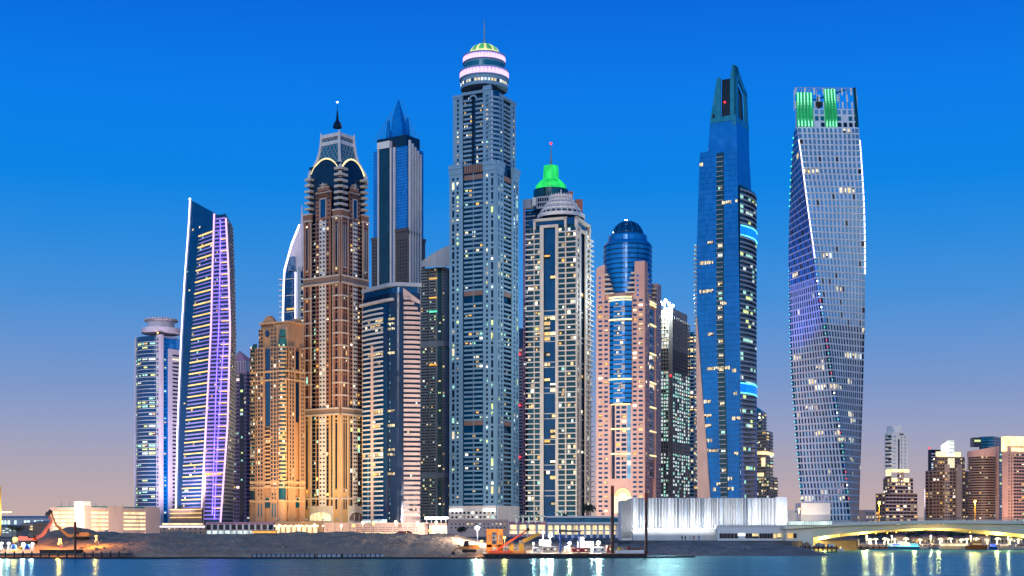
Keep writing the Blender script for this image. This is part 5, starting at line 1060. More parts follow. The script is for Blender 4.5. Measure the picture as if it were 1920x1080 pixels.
# ---------- right hand group across the bridge
def far_group():
    G = 'lit towers beyond the bridge'
    def blk(T, l, c, r, Y, y0, th, m_, yb=985): A, B, pl = corner(l, c, r, Y, th); T.part('block', m_).prism(pl, GZ if yb == 985 else Z(yb + 3, Y), Z(y0, Y)); return A, B, pl
    T = Tower('slim_white_tower', 'pale slim tower with jagged side balconies rising behind the gold crowned block', 1682, 1700, seed=41, group=G)
    A, B, pl = blk(T, 1659, 1673, 1703, 1700, 811, 62, 'stone_white'); blk(T, 1662, 1677, 1692, 1702, 798, 62, 'white_paint'); rows = T.rows(815, 900, 12)
    for i, (z0, z1) in enumerate(rows): fbox(T.rep('balcony', 'stone_white'), A, A.L * .1, A.L * (1 if i % 3 else .5), z0, z0 + (z1 - z0) * .5, 0, 2 + (i % 2) * 1.5); T.win(A, A.L * .1, A.L * .9, z0 + 1, z1 - .5, 'glass_black', .2); fbox(T.rep('balcony', 'stone_white'), B, 0, B.L * .2, z0, z0 + 1, 0, 1.6)
    T.win(B, B.u(1683.5), B.u(1686.5), Z(880, 1700), Z(823, 1700), 'glass_navy', .3); T.win(B, B.u(1686), B.u(1694), Z(815, 1700), Z(812.5, 1700), 'glass_black', .3); T.grid(B, 1687, 1700, 2, rows, .15, (.2, .8), 0, 'warm', 'glass_navy', .3); T.finish()
    T = Tower('gold_crowned_block', 'stepped brown block with a glowing gold crown, left of the other towers beyond the bridge', 1682, 1500, seed=42, group=G)
    for l, c, r, y, yb, n in ((1642, 1660, 1720, 925, 985, 9), (1656, 1668, 1712, 896, 925, 4), (1662, 1672, 1704, 880, 896, 2)):
        A, B, pl = blk(T, l, c, r, 1500 + (985 - y) * .05, y, 65, 'stone_brown', yb); rows = T.rows(y + 1, yb, n)
        T.grid(A, l, c, 3, rows, .6, (.2, .8), .3, 'gold', 'glass_black', .2); T.grid(B, c, r, 9, rows, .8, (.25, .8), .28, 'gold', 'glass_navy', .2); T.slabs(B, c + 1, r - 1, rows, (0, .22), 0, 1.2, 'stone_lilac')
    cr = T.part('lit_crown', 'glow_gold'); fbox(cr, B, 0, B.L, T.z(885), T.z(879), .2, 1); fbox(cr, A, 0, A.L, T.z(892), T.z(879), .2, 1)
    for a, b in ((1671, 1681), (1694, 1703)): fbox(cr, B, B.u(a), B.u(b), T.z(903), T.z(896), .3, 1.5); fbox(T.rep('crown_column', 'stone_white'), B, B.u(a), B.u(b), T.z(896), T.z(885), .2, .9)
    T.finish()
    T = Tower('dark_slab_tower', 'dark blue slab tower with mint windows and a red lamp, behind the white lantern tower', 1750, 1800, seed=43, group=G)
    A, B, pl = blk(T, 1740, 1745, 1768, 1800, 843, 68, 'glass_navy'); rows = T.rows(846, 985, 24); T.slabs(B, 1746, 1767, rows, (0, .4), 0, 1, 'stone_lilac'); T.grid(B, 1746, 1758, 3, rows[3:6], .8, (.3, .95), .9, 'cool', 'glass_navy', .3); T.part('beacon', 'beacon_red').ball((X(1743, 1790), 1790, T.z(841)), 1.3); T.finish()
    T = Tower('lantern_tower', 'brown stepped tower topped by a bright white glass lantern and gold parapet', 1776, 1500, seed=44, group=G)
    for l, c, r, y, yb, n in ((1735, 1749, 1816, 882, 985, 16), (1750, 1757, 1809, 856, 882, 4)):
        A, B, pl = blk(T, l, c, r, 1500 + (985 - y) * .05, y, 68, 'stone_brown', yb); rows = T.rows(y + 1, yb, n); T.grid(A, l, c, 2, rows, .6, (.2, .8), .25, 'gold', 'glass_black', .2); T.grid(B, c, r, 11, rows, .65, (.25, .8), .28, 'gold', 'glass_black', .2)
        if y > 870:
            for a, b in ((1770, 1779), (1793, 1802)): T.pier(B, a, b, GZ, T.z(870), 1.6, 'stone_beige')
            T.slabs(B, 1752, 1768, rows, (0, .3), 0, 1.1, 'stone_brown'); T.slabs(B, 1803, 1815, rows, (0, .3), 0, 1.1, 'stone_brown'); T.grid(B, 1770, 1779, 2, rows, .7, (.3, .75), .35, 'gold', 'glass_dark', 1.7)
        else: fbox(T.part('gold_parapet', 'glow_gold'), B, B.u(1758), B.u(1801), T.z(855), T.z(846), -3, .4); fbox(T.part('lit_bay', 'lit_cream'), B, B.u(1777), B.u(1789), T.z(876), T.z(858), .2, .8)
    ln = T.part('lantern', 'lit_white'); ln.box(X(1777, 1500), X(1787.5, 1500), 1497, 1503, T.z(856), T.z(826)); q = T.part('lantern_wing', 'led_white'); pts = [P(1766, 846, 1501), P(1776.5, 846, 1501), P(1776.5, 828, 1501), P(1766, 835, 1501)]; q.rings([pts, [p + Vector((0, 3, 0)) for p in pts]])
    for k in range(4): T.rep('lantern_bar', 'pole_grey').box(X(1777, 1500), X(1787.5, 1500), 1496.5, 1497, T.z(828 + k * 7), T.z(828 + k * 7) + .5)
    T.finish()
    T = Tower('edge_block', 'plain lilac side block left of the lantern tower', 1737, 1650, seed=48, group=G); blk(T, 1733, 1737, 1748, 1650, 917, 50, 'stone_lilac'); A, B, pl = corner(1733, 1737, 1748, 1650, 50); T.grid(B, 1738, 1747, 2, T.rows(920, 985, 10), .4, (.2, .8), .1, 'gold', 'glass_black', .2); T.finish()
    T = Tower('blue_slab_tower', 'tall blue glass slab with a projecting corner room, behind the round brown tower', 1855, 1750, seed=45, group=G)
    A, B, pl = blk(T, 1836, 1862, 1885, 1750, 818, 35, 'glass_aqua'); rows = T.rows(821, 985, 30); T.slabs(A, 1836, 1862, rows, (0, .3), 0, .8, 'glass_sky', 'floor_line'); T.slabs(B, 1862, 1885, rows, (0, .3), 0, .8, 'glass_sky', 'floor_line'); T.grid(B, 1863, 1884, 4, rows, .8, (.3, .95), .22, 'cool', 'glass_deep', .2)
    q = T.part('corner_room', 'glass_navy'); q.box(X(1824, 1745), X(1838, 1745), 1742, 1755, T.z(838), T.z(821)); T.part('corner_room_lights', 'lit_lime').box(X(1825.5, 1745), X(1837, 1745), 1741.5, 1741.9, T.z(829), T.z(825.5)); T.finish()
    T = Tower('round_brown_tower', 'round brown tower with stacked horizontal bands and a curved sloping parapet', 1843, 1450, seed=46, group=G)
    Y = 1465; cx = X(1843.5, Y); R = 28.5 * Y / F; T.part('drum', 'glass_black').lathe(cx, Y, [(R - 1, GZ), (R - 1, T.z(850))], 40); rows = T.rows(856, 985, 27); arc = Arc((cx, Y), R - .8, -pi, 0)
    for z0, z1 in rows:
        h = z1 - z0; T.rep('band', 'stone_brown').lathe(cx, Y, [(R, z0), (R, z0 + h * .5)], 40)
        for k in range(22):
            if T.rng.random() < .07: T.win(arc, arc.L * k / 22, arc.L * (k + .8) / 22, z0 + h * .5, z1, T.rng.choice(PAL['mix']), .2)
    pr = T.part('parapet', 'stone_pink'); n = 40; pr.rings([[(cx + R * 1.01 * cos(2 * pi * i / n), Y + R * 1.01 * sin(2 * pi * i / n), T.z(856)) for i in range(n)], [(cx + R * 1.01 * cos(2 * pi * i / n), Y + R * 1.01 * sin(2 * pi * i / n), T.z(840 - 5 * cos(2 * pi * i / n))) for i in range(n)]])
    q = T.part('end_wall', 'stone_pink'); q.box(X(1866, Y - 12), X(1873, Y - 12), Y - 12, Y + 6, GZ, T.z(836)); T.finish()
    T = Tower('gold_topped_tower', 'pink tower at the picture edge with a broad glowing gold top storey', 1905, 1400, seed=47, group=G)
    A, B, pl = blk(T, 1879, 1888, 1965, 1400, 822, 70, 'stone_pink'); rows = T.rows(850, 985, 22); fbox(T.part('lit_top', 'glow_gold'), B, -.5, B.L, T.z(836), T.z(818), -1, 1.4); fbox(T.part('lit_top', 'glow_gold'), A, 0, A.L, T.z(846), T.z(818), -1, 1.2); fbox(T.part('lit_soffit', 'glow_gold'), B, B.u(1896), B.L, T.z(846), T.z(839), .2, .8)
    T.grid(B, 1900, 1960, 12, rows, .85, (.35, .85), .15, 'mix', 'glass_navy', .3); T.slabs(B, 1900, 1960, rows, (0, .28), 0, 1, 'stone_pink'); T.grid(B, 1889, 1899, 2, rows, .3, (.2, .8), .1, 'warm', 'glass_black', .3); T.finish()
far_group()
# ================================================================ shore: embankment, rubble, docks
def table(t, x):
    return lerp(t, x)
def heightfield(name, mt, px0, px1, Ya, Yr, Yb, ridge, base0, base1, nx, ny, amp, label=None):
    vs = []; q = MB(mt); q.smooth = False
    for j in range(ny + 1):
        for i in range(nx + 1):
            px = px0 + (px1 - px0) * i / nx; t = j / ny; Y = Ya + (Yb - Ya) * t; x = X(px, Yr); zr_ = Z(table(ridge, px), Yr); tr = (Yr - Ya) / (Yb - Ya)
            if t < tr: k = t / tr; z = base0 + (zr_ - base0) * (k ** .62)
            else: k = (t - tr) / (1 - tr); z = zr_ + (base1 - zr_) * (k * k * (3 - 2 * k))
            n_ = noise.fractal(Vector((x * .11, Y * .11, 3)), .9, 2.1, 5) * amp + noise.fractal(Vector((x * .5, Y * .5, 7)), .8, 2.2, 3) * amp * .35
            e = min(1, t * 5) * (1 if t < .93 else (1 - t) / .07)
            vs.append((x + noise.noise(Vector((x * .3, Y * .3, 1))) * .5, Y, z + n_ * e))
    q.v = vs
    for j in range(ny):
        for i in range(nx):
            a = j * (nx + 1) + i; q.f.append((a, a + 1, a + nx + 2, a + nx + 1)); q.m.append(mt)
    return top(q.build(name))
ridgeL = [(-80, 1016), (0, 1014), (40, 1014), (62, 1012), (85, 1004), (105, 994), (125, 988), (145, 988.5), (162, 996), (172, 999), (190, 996), (206, 997), (222, 1003), (240, 999), (262, 1000), (300, 1000), (330, 996), (350, 1001), (400, 1002.5), (450, 1002), (520, 1002), (560, 998.5), (600, 1000), (680, 998), (720, 999.5), (770, 998.5), (785, 1003), (820, 1000.5), (855, 1001), (875, 1008), (895, 1012), (940, 1020), (1000, 1022), (1170, 1024)]
heightfield('sand_embankment', 'sand', -300, 1170, 349, 392, 440, ridgeL, -.5, GZ - .1, 480, 34, .55)
ridgeR = [(1130, 1020), (1210, 1022), (1240, 1017), (1280, 1015.5), (1330, 1016), (1370, 1016), (1400, 1019), (1440, 1018), (1470, 1022), (1490, 1030), (1505, 1040), (1530, 1052), (1590, 1060)]
heightfield('rubble_bank', 'rubble', 1130, 1530, 362, 428, 450, ridgeR, -.6, -.4, 170, 24, .6)
rk = random.Random(5)
def rock(mb, c, r):
    n = 7; rs = []
    for k in range(1, 4): rs.append([(c[0] + r * sin(pi * k / 4) * rk.uniform(.7, 1.2) * cos(2 * pi * i / n), c[1] + r * sin(pi * k / 4) * rk.uniform(.7, 1.2) * sin(2 * pi * i / n), c[2] - r * .7 * cos(pi * k / 4)) for i in range(n)])
    mb.rings(rs)
q = MB('rubble')
for i in range(420):
    px = rk.uniform(1205, 1500) if i < 260 else rk.uniform(715, 850); Y = rk.uniform(372, 384) if i < 260 else rk.uniform(348, 356)
    yy = rk.uniform(1026, 1040) if i < 260 else rk.uniform(1026, 1043); Y = (372 + (1040 - yy) * 3.2) if i < 260 else 350 + (1043 - yy) * 1.5
    rock(q, P(px, yy, Y), rk.uniform(.2, .7))
for i in range(220):
    px = rk.uniform(0, 880); zz = rk.uniform(.1, .8); Y = 350 + 40 * zz; rock(q, (X(px, Y), Y, Z(table(ridgeL, px), 392) * zz ** .62 - .1), rk.uniform(.12, .5) * (1.3 - zz))
tag(q.build('rubble'), 'scattered grey rubble along the waterline', 'rubble', kind='stuff')
# ---------------------------------------------------------------- simple street furniture and plants
def leafball(mb, c, R, n, sz, m='leaf', flat=.8):
    for _ in range(n):
        while True:
            d = Vector((rk.uniform(-1, 1), rk.uniform(-1, 1), rk.uniform(-1, 1)))
            if .2 < d.length < 1: break
        p = Vector(c) + Vector((d.x * R, d.y * R, d.z * R * flat)); a = Vector((rk.gauss(0, 1), rk.gauss(0, 1), rk.gauss(0, 1))).normalized(); b = a.orthogonal().normalized(); s = sz * rk.uniform(.5, 1.2)
        mb.face([p - a * s, p + b * s * .5, p + a * s, p - b * s * .5], m)
def tree(px, ytop, yb, Y, w_, label, n=420, m='leaf_dark', group=None):
    b = P(px, yb, Y); t = Z(ytop, Y); r = root('leafy_tree', b, label, 'tree', group); H = t - b.z; R = w_ * Y / F / 2
    tr = MB('bark'); tr.path([b, b + Vector((.1, 0, H * .35)), b + Vector((0, 0, H * .7))], [H * .045, H * .035, H * .015], 6)
    for k in range(5): a = 2 * pi * k / 5; tr.tube(b + Vector((0, 0, H * .35)), b + Vector((R * .6 * cos(a), R * .6 * sin(a), H * .7)), H * .02, H * .008, 5)
    tr.build('trunk', r); cr = MB(m)
    for k in range(9): a = 2 * pi * k / 9; leafball(cr, b + Vector((R * .55 * cos(a) * rk.uniform(.5, 1.1), R * .5 * sin(a), H * rk.uniform(.5, .85))), R * .5, n // 9, R * .14, m)
    cr.build('crown', r); return r
palm_src = {}
def palm(p, H, label, group, lit=None, key='a'):
    if key in palm_src:
        c = copytree(palm_src[key]); c.location = p; s = H / palm_src[key]['hh']; c.scale = (s, s, s); c.rotation_euler.z = rk.uniform(0, 6.28); tag(c, label, 'palm', group); return c
    r = root('palm_tree', p, label, 'palm', group); r['hh'] = H; p = Vector(p); tr = MB('bark'); pts = [p + Vector((.12 * sin(k), .05 * k, H * .78 * k / 5)) for k in range(6)]; tr.path(pts, [H * .05, H * .042, H * .038, H * .035, H * .035, H * .04], 7); tr.build('trunk', r)
    cr = MB('leaf'); top_ = pts[-1]
    for k in range(15):
        a = 2 * pi * k / 15 + rk.uniform(-.15, .15); L = H * rk.uniform(.36, .46); up = rk.uniform(.15, .75); pv = None
        for j in range(7):
            t = j / 6; c = top_ + Vector((cos(a) * L * t, sin(a) * L * t, L * (up * t - 1.05 * t * t))); sd_ = Vector((-sin(a), cos(a), -.35)); w_ = H * .06 * (1 - t * .8) * (1 if j else .3)
            if pv: cr.face([pv[0], c, c + sd_ * w_, pv[0] + sd_ * pv[1]]); cr.face([pv[0], c, c + Vector((sin(a), -cos(a), -.35)) * w_, pv[0] + Vector((sin(a), -cos(a), -.35)) * pv[1]])
            pv = (c, w_)
    cr.build('crown', r)
    if lit:
        st = MB(lit)
        for k in range(40): t = k / 39; c = p + Vector((.12 * sin(5 * t), .25 * t, H * .78 * t)); st.ball((c.x + H * .05 * cos(k * 1.9), c.y + H * .05 * sin(k * 1.9), c.z), H * .03, 5, 4)
        for k in range(10):
            a = 2 * pi * k / 10
            for j in range(2, 6): t = j / 6; L = H * .4; st.ball(top_ + Vector((cos(a) * L * t, sin(a) * L * t, L * (.45 * t - 1.05 * t * t))), H * .026, 5, 4)
        st.build('fairy_lights', r)
    palm_src[key] = r; return r
lamp_src = {}
def street_lamp(px, yb, yt, Y, label, group, e=0, bulb='bulb_sodium', col=(1, .6, .2), r=.35, pole='pole_grey', arm=0):
    b = P(px, yb, Y); t = Z(yt, Y); o = root('street_lamp', b, label, 'street lamp', group); q = MB(pole); q.tube(b, (b.x, b.y, t), .16, .09, 8); q.tube(b, (b.x, b.y, b.z + .5), .28, .2, 8); q.build('pole', o)
    h = MB(pole); h.tube((b.x - .1, b.y, t), (b.x + arm + .1, b.y, t + .1), .1, .07, 6); h.lathe(b.x + arm, b.y, [(.1, t + .25), (.4, t + .1), (.42, t + .02)], 10); h.build('lamp_arm', o)
    g = MB(bulb); g.ball((b.x + arm, b.y - .1, t - r * .6), r, 10, 6); g.build('bulb', o)
    if e: point(o, (b.x + arm, b.y - .4, t - r * 1.2 - .3), e, col, r)
    return o
# ---------------------------------------------------------------- low buildings along the shore
def building(name, label, px, Y, cat='building', group='low buildings along the shore'): return Tower(name, label, px, Y, cat=cat, group=group, seed=int(px))
# parking building
T = building('parking_building', 'pale multi storey car park with brightly lit open floors and a teal roof edge', 190, 600)
A, B, pl = corner(95, 157, 298, 600, 25); T.part('walls', 'stone_pink_light').prism(shrink(pl, .6), GZ, T.z(952))
for f, a, b, y0 in ((A, 0, .08, 951), (A, .92, 1, 951), (B, 0, .08, 948), (B, .30, .50, 948), (B, .80, 1, 948)): T.rep('pier', 'stone_pink_light'); fbox(T.many['pier'][-1], f, f.L * a, f.L * b, GZ, T.z(y0), -.5, .5)
for f in (A, B): fbox(T.rep('parapet', 'stone_pink_light'), f, 0, f.L, T.z(957), T.z(951), -.3, .45)
tw = T.part('stair_tower', 'stone_white'); fbox(tw, A, A.u(141), A.L + .2, GZ, T.z(940), -4, .7); rt = T.part('roof_edge', 'roof_teal'); fbox(rt, B, B.L * .1, B.L, T.z(951) + .05, T.z(948.5), -1, .3); fbox(rt, A, A.L * .2, A.L * .7, T.z(951) + .05, T.z(949), -1, .3)
for i in range(5):
    y = 959 + i * 7.6
    for f, a, b in ((A, .08, .70), (B, .08, .19), (B, .20, .30), (B, .50, .80)):
        fbox(T.rep('lit_floor', 'shop_warm'), f, f.L * a, f.L * b, T.z(y + 4.4), T.z(y), .0, .12); fbox(T.rep('floor_slab', 'stone_pink_light'), f, f.L * a, f.L * b, T.z(y + 7.6), T.z(y + 4.4), -.3, .4)
for px in (115, 130, 180, 195, 215, 230): p = P(px, 945, 615); T.rep('roof_post', 'pole_grey').tube((p.x, p.y, T.z(952)), (p.x, p.y, Z(942, 615)), .1)
T.finish()
for i, (x0, x1, Y, y0, m_, m2, lb) in enumerate(((-30, 94, 1000, 967, 'canopy_grey', 'shop_cool', 'long low hall with a grey curved roof far beyond the left shore'), (-10, 30, 700, 984, 'stone_grey', 'shop_cool', 'low lit shed at the left picture edge'), (40, 62, 720, 979, 'stone_sand_trim', 'shop_warm', 'small yellow lit block left of the car park'), (62, 93, 760, 976, 'stone_grey', 'shop_cool', 'grey lit block just left of the car park'))):
    T = building('low_hall', lb, (x0 + x1) / 2 + i, Y); q = T.part('walls', m_); q.box(X(x0, Y), X(x1, Y), Y, Y + 25, GZ, T.z(y0 + 4)); rf = T.part('roof', m_); n = 10; s = Y / F
    rf.rings([[(X(x0, Y) - .5, Y - .5, T.z(y0 + 4)), (X(x0, Y) - .5, Y + 25, T.z(y0 + 4))] + [(X(x0, Y) - .5, Y + 25 - 25.5 * k / 6, T.z(y0 + 4) + (4 * s if i == 0 else 1) * sin(pi * k / 6)) for k in range(1, 6)], [(X(x1, Y) + .5, Y - .5, T.z(y0 + 4)), (X(x1, Y) + .5, Y + 25, T.z(y0 + 4))] + [(X(x1, Y) + .5, Y + 25 - 25.5 * k / 6, T.z(y0 + 4) + (4 * s if i == 0 else 1) * sin(pi * k / 6)) for k in range(1, 6)]])
    f = Fc((X(x0, Y), Y), (X(x1, Y), Y)); nn = max(3, int((x1 - x0) / 6))
    for rr in T.rows(y0 + 6, 1000, 2 if i == 0 else 3):
        for k in range(nn):
            if T.rng.random() < .75: T.win(f, f.L * (k + .12) / nn, f.L * (k + .88) / nn, rr[0] + .25 * (rr[1] - rr[0]), rr[1] - .2 * (rr[1] - rr[0]), m2, .1)
    T.finish()
# podiums in front of the towers
def podium(label, x0, x1, Y, y0, wall, kind, lit, ncol=10, y1=1003, yshop=None):
    T = building('podium_building', label, (x0 + x1) / 2, Y); f = Fc((X(x0, Y), Y), (X(x1, Y), Y)); T.part('walls', wall).box(X(x0, Y), X(x1, Y), Y, Y + 26, GZ, T.z(y0)); q = T.part('parapet', wall); fbox(q, f, 0, f.L, T.z(y0 + 2), T.z(y0 - 1), -.3, .6)
    ys = yshop or y0 + 4
    if kind == 'columns':
        for k in range(ncol): T.win(f, f.L * (k + .15) / ncol, f.L * (k + .85) / ncol, T.z(ys + 9), T.z(ys), T.rng.choice(('glass_black', 'glass_black', 'shop_cool', 'glass_dark')) if lit == 'dark' else lit, .1)
        for k in range(ncol + 1): fbox(T.rep('column', 'stone_white'), f, max(0, f.L * k / ncol - .5), min(f.L, f.L * k / ncol + .5), GZ, T.z(ys - 1), 0, .9)
        sh = T.part('shopfront', 'shop_cool' if lit == 'dark' else lit); fbox(sh, f, f.L * .02, f.L * .98, T.z(ys + 17), T.z(ys + 11), .1, .3)
    elif kind == 'arcade':
        for k in range(ncol): T.win(f, f.L * (k + .12) / ncol, f.L * (k + .88) / ncol, T.z(ys + 17), T.z(ys + 2), lit if T.rng.random() < .8 else 'stone_sand', .1)
        for k in range(ncol + 1): fbox(T.rep('column', 'stone_sand_trim'), f, max(0, f.L * k / ncol - .45), min(f.L, f.L * k / ncol + .45), GZ, T.z(ys), 0, 1); T.rep('wall_lamp', 'bulb_warm').ball(f.pt(f.L * k / ncol, T.z(ys + 3), 1.3), .45, 6, 4)
    elif kind == 'fence':
        q = T.part('railing', 'stone_brown')
        for k in range(3): fbox(q, f, f.L * .28, f.L * .9, T.z(ys + 5 + k * 3.5), T.z(ys + 3.8 + k * 3.5), .05, .2)
        for k in range(14): fbox(T.rep('fence_pier', wall), f, f.L * (.02 + k / 14.2), f.L * (.02 + k / 14.2) + .8, GZ, T.z(y0 + 1), 0, .7)
        fbox(T.part('lit_base', 'shop_warm'), f, f.L * .22, f.L * .92, T.z(1001), T.z(998.5), .1, .4)
    elif kind == 'plain':
        T.grid(f, x0 + 3, x1 - 3, ncol, T.rows(ys, ys + 14, 2), .4, (.3, .7), .25, 'cream', 'glass_dark', .1)
    T.finish(); return T
T = podium('brown terrace building with glowing violet white line below the neon wedge', 300, 384, 830, 984, 'stone_brown', 'plain', None, 8)
q = MB('neon_white'); q.box(X(300, 829), X(384, 829), 828.6, 829.3, Z(988.5, 829), Z(986.3, 829)); q.build('light_line', T.root); q = MB('shop_warm'); q.box(X(304, 829), X(380, 829), 829.3, 829.8, Z(984, 829), Z(981, 829)); q.build('lit_terrace', T.root)
podium('long retail building with white columns and dark glass, below the sand tower', 386, 514, 835, 980, 'stone_mauve', 'columns', 'dark', 11)
podium('ornate gold lit arcade building, below the terracotta tower', 516, 606, 830, 979, 'stone_sand', 'arcade', 'shop_warm', 9)
podium('low wall of pinkish piers with a slatted railing, below the banded tower', 607, 803, 820, 981, 'stone_pink_light', 'fence', None)
podium('small kiosk row under white lit canopies, left of the white podium', 805, 838, 815, 982, 'stone_brown', 'columns', 'shop_warm', 4)
podium('plain white podium block with small windows, below the tallest tower', 840, 953, 700, 975, 'stone_pink_light', 'plain', None, 14)
podium('mauve podium with three lit openings, below the slim toothed tower', 954, 1024, 690, 979, 'stone_mauve', 'columns', 'shop_warm', 4, yshop=984)
T = podium('blue glazed mall with a white roof band and lit shops, below the balcony tower', 1026, 1168, 610, 970, 'blue_steel', 'columns', 'shop_warm', 12, yshop=985)
q = MB('glass_aqua'); q.box(X(1030, 609), X(1164, 609), 609.4, 609.9, Z(978, 609), Z(972, 609)); q.build('upper_glazing', T.root); q = MB('stone_white'); q.box(X(1025, 608), X(1169, 608), 606.5, 609.6, Z(983.5, 608), Z(979, 608)); q.box(X(1025, 608), X(1169, 608), 608.3, 609.6, Z(971, 608), Z(967.5, 608)); q.build('roof_band', T.root)
T = building('canopy_pavilion', 'bright white open canopy glowing left of the white podium', 822, 860); q = T.part('canopy', 'led_white'); q.box(X(797, 860), X(840, 860), 858, 868, Z(973, 860), Z(969, 860)); 
for k in range(5): T.rep('post', 'white_paint').tube((X(800 + k * 9, 860), 859, GZ), (X(800 + k * 9, 860), 859, Z(973, 860)), .25)
T.finish()
# streak of car lights, built as a glowing strip with an added roof
T = building('car_streak', 'glowing strip standing for orange car lights under an added roof, below the sand tower', 496, 560); q = T.part('light_strip', 'lit_orange'); q.box(X(474, 560), X(517, 560), 559.6, 560.2, Z(999.5, 560), Z(996, 560)); q = T.part('roof', 'stone_brown'); q.box(X(472, 560), X(519, 560), 560.2, 563, Z(996, 560), Z(994.5, 560)); q.box(X(474, 560), X(517, 560), 562, 562.6, GZ, Z(996, 560)); T.finish()
for i, (px, y, c) in enumerate(((663, 984, 0), (680, 978.5, 1), (700, 980, 0), (742, 977, 1), (783, 979, 1), (806, 993, 0), (833, 993, 0), (818, 978, 1))):
    street_lamp(px, 1003, y, 790, nth((0, 0, 1, 1, 2, 2, 3, 3)[i], 'tall warm street lamp over the pinkish railing wall, NTH of four' if c else 'short sodium lamp before the pinkish railing wall, NTH of the short four'), 'lamps along the shore road', 4000 if c else 0, 'bulb_warm' if c else 'bulb_sodium', r=.8)
for i, (px, y) in enumerate(((524, 984), (560, 985), (590, 983), (640, 984))): street_lamp(px, 1003, y, 800, nth(i, 'warm lamp in front of the gold lit arcade, NTH of four'), 'lamps before the arcade', 9000, 'bulb_warm', (1, .72, .35), .7)
# red cars on the shore road
def car(px, yb, Y, m_, label, tail=False):
    s = Y / F; b = P(px, yb, Y); o = root('parked_car', b, label, 'car', 'vehicles on the shore road'); q = MB(m_)
    prof = [(-2.2, .35), (-2.2, .85), (-1.4, .95), (-.8, 1.45), (.7, 1.48), (1.4, 1.0), (2.2, .9), (2.25, .35)]; q.rings([[(b.x + x, b.y + d, b.z + z) for x, z in prof] for d in (-.85, .85)]); q.build('body', o)
    g = MB('glass_black'); g.rings([[(b.x + x, b.y - .87, b.z + z) for x, z in ((-1.2, .98), (-.75, 1.38), (.65, 1.4), (1.2, 1.0))], [(b.x + x, b.y - .9, b.z + z) for x, z in ((-1.2, .98), (-.75, 1.38), (.65, 1.4), (1.2, 1.0))]]); g.build('side_window', o)
    for dx in (-1.35, 1.4):
        for dy in (-.8, .8): w_ = MB('tyre'); w_.tube((b.x + dx, b.y + dy - .1, b.z + .33), (b.x + dx, b.y + dy + .1, b.z + .33), .33, None, 12); w_.build('wheel', o)
    for dy in (-.6, .6): w_ = MB('bulb_sodium'); w_.ball((b.x - 2.22 if tail else b.x + 2.25, b.y + dy - .2, b.z + .75), .16, 6, 4); w_.build('headlight', o)
    return o
car(753, 1001.5, 640, 'paper_red', 'red car with glowing lamps on the road behind the embankment, left one of the pair'); car(764, 1001.5, 645, 'paper_red', 'dark red car with glowing lamps just behind the other red car', True)
# trees and palms on the podium
for i, (px, yt, yb, w_, lb) in enumerate(((1103, 946, 966, 32, 'dark bushy tree on the podium between the balcony tower and the pink tower'), (866, 988, 1002, 22, 'dark green shrubby tree in front of the white podium'), (1060, 964, 976, 14, 'small rounded tree at the left of the podium terrace'))): tree(px, yt, yb, 640 if i != 1 else 600, w_, lb)
for i, px in enumerate((968, 980, 992, 1004, 1016)): palm(P(px, 981 if px < 1000 else 980, 680), 4.6, nth(i, 'white lit palm on the mauve podium terrace, NTH of five'), 'lit palms on the podium terrace', 'lit_white', 't')
for i, px in enumerate((1046, 1053)): palm(P(px, 971, 640), 3.6, ('left', 'right')[i] + ' one of two white lit palms on the blue mall roof', 'lit palms on the mall roof', 'lit_white', 't')
# ---------------------------------------------------------------- uplights added to brighten the facades
def floodlight(px, py, Y, to, e, col, label, ang=75):
    b = P(px, py, Y); o = root('floodlight', b, label, 'floodlight', 'uplights added at the tower feet'); q = MB('pole_grey'); q.tube(b, b + Vector((0, 0, .9)), .12); q.box(b.x - .6, b.x + .6, b.y - .3, b.y + .15, b.z + .9, b.z + 1.7); q.build('housing', o)
    g = MB('bulb_warm'); g.box(b.x - .5, b.x + .5, b.y + .16, b.y + .2, b.z + 1, b.z + 1.6); g.build('lens', o); spot(o, b + Vector((0, .5, 1.8)), to, e, col, ang, .5); return o
WARM = (1, .62, .26)
for px, e, tpx, tz, lb in ((480, 1.0, 485, 60, 'added warm uplight aimed at the left of the sand tower'), (520, 1.1, 520, 60, 'added warm uplight aimed at the rounded bays of the sand tower'), (575, 3.4, 578, 60, 'added warm uplight aimed at the left pier of the terracotta tower'), (605, 2.6, 605, 80, 'added warm uplight aimed at the white strip of the terracotta tower'), (632, 3.2, 632, 60, 'added warm uplight aimed at the corner pier of the terracotta tower')): floodlight(px, 978, 838, (X(tpx, 915), 915, tz), e * 66000, WARM, lb)
floodlight(770, 978, 838, (X(770, 915), 915, 50), 42000, (1, .72, .5), 'added warm uplight aimed at the beige bands of the banded tower')
floodlight(870, 973, 720, (X(880, 1000), 1000, 70), 460000, (1, .88, .76), 'added white uplight aimed at the left of the tallest tower'); floodlight(930, 973, 720, (X(930, 1000), 1000, 70), 400000, (1, .88, .76), 'added white uplight aimed at the right of the tallest tower')
floodlight(1040, 975, 728, (X(1050, 950), 950, 80), 300000, (1, .88, .62), 'added cream uplight aimed at the balcony tower')
floodlight(1130, 969, 640, (X(1135, 900), 900, 70), 420000, (1, .57, .29), 'added pink uplight aimed at the left wing of the pink tower'); floodlight(1160, 969, 640, (X(1215, 905), 905, 90), 420000, (1, .54, .50), 'added pink uplight aimed at the right wing of the pink tower')
floodlight(311, 990, 868, (X(318, 960), 960, 90), 600000, (.90, .74, 1), 'added pale violet uplight aimed at the lilac wall of the round tower')
for px_, e_, lb_ in ((1690, 110000, 'added warm uplight below the gold crowned block'), (1775, 130000, 'added warm uplight below the lantern tower'), (1843, 130000, 'added warm uplight below the round brown tower'), (1900, 200000, 'added warm uplight below the gold topped tower')): floodlight(px_, 999, 1330, (X(px_, 1450), 1450, 30), e_, (1, .62, .38), lb_, 90)
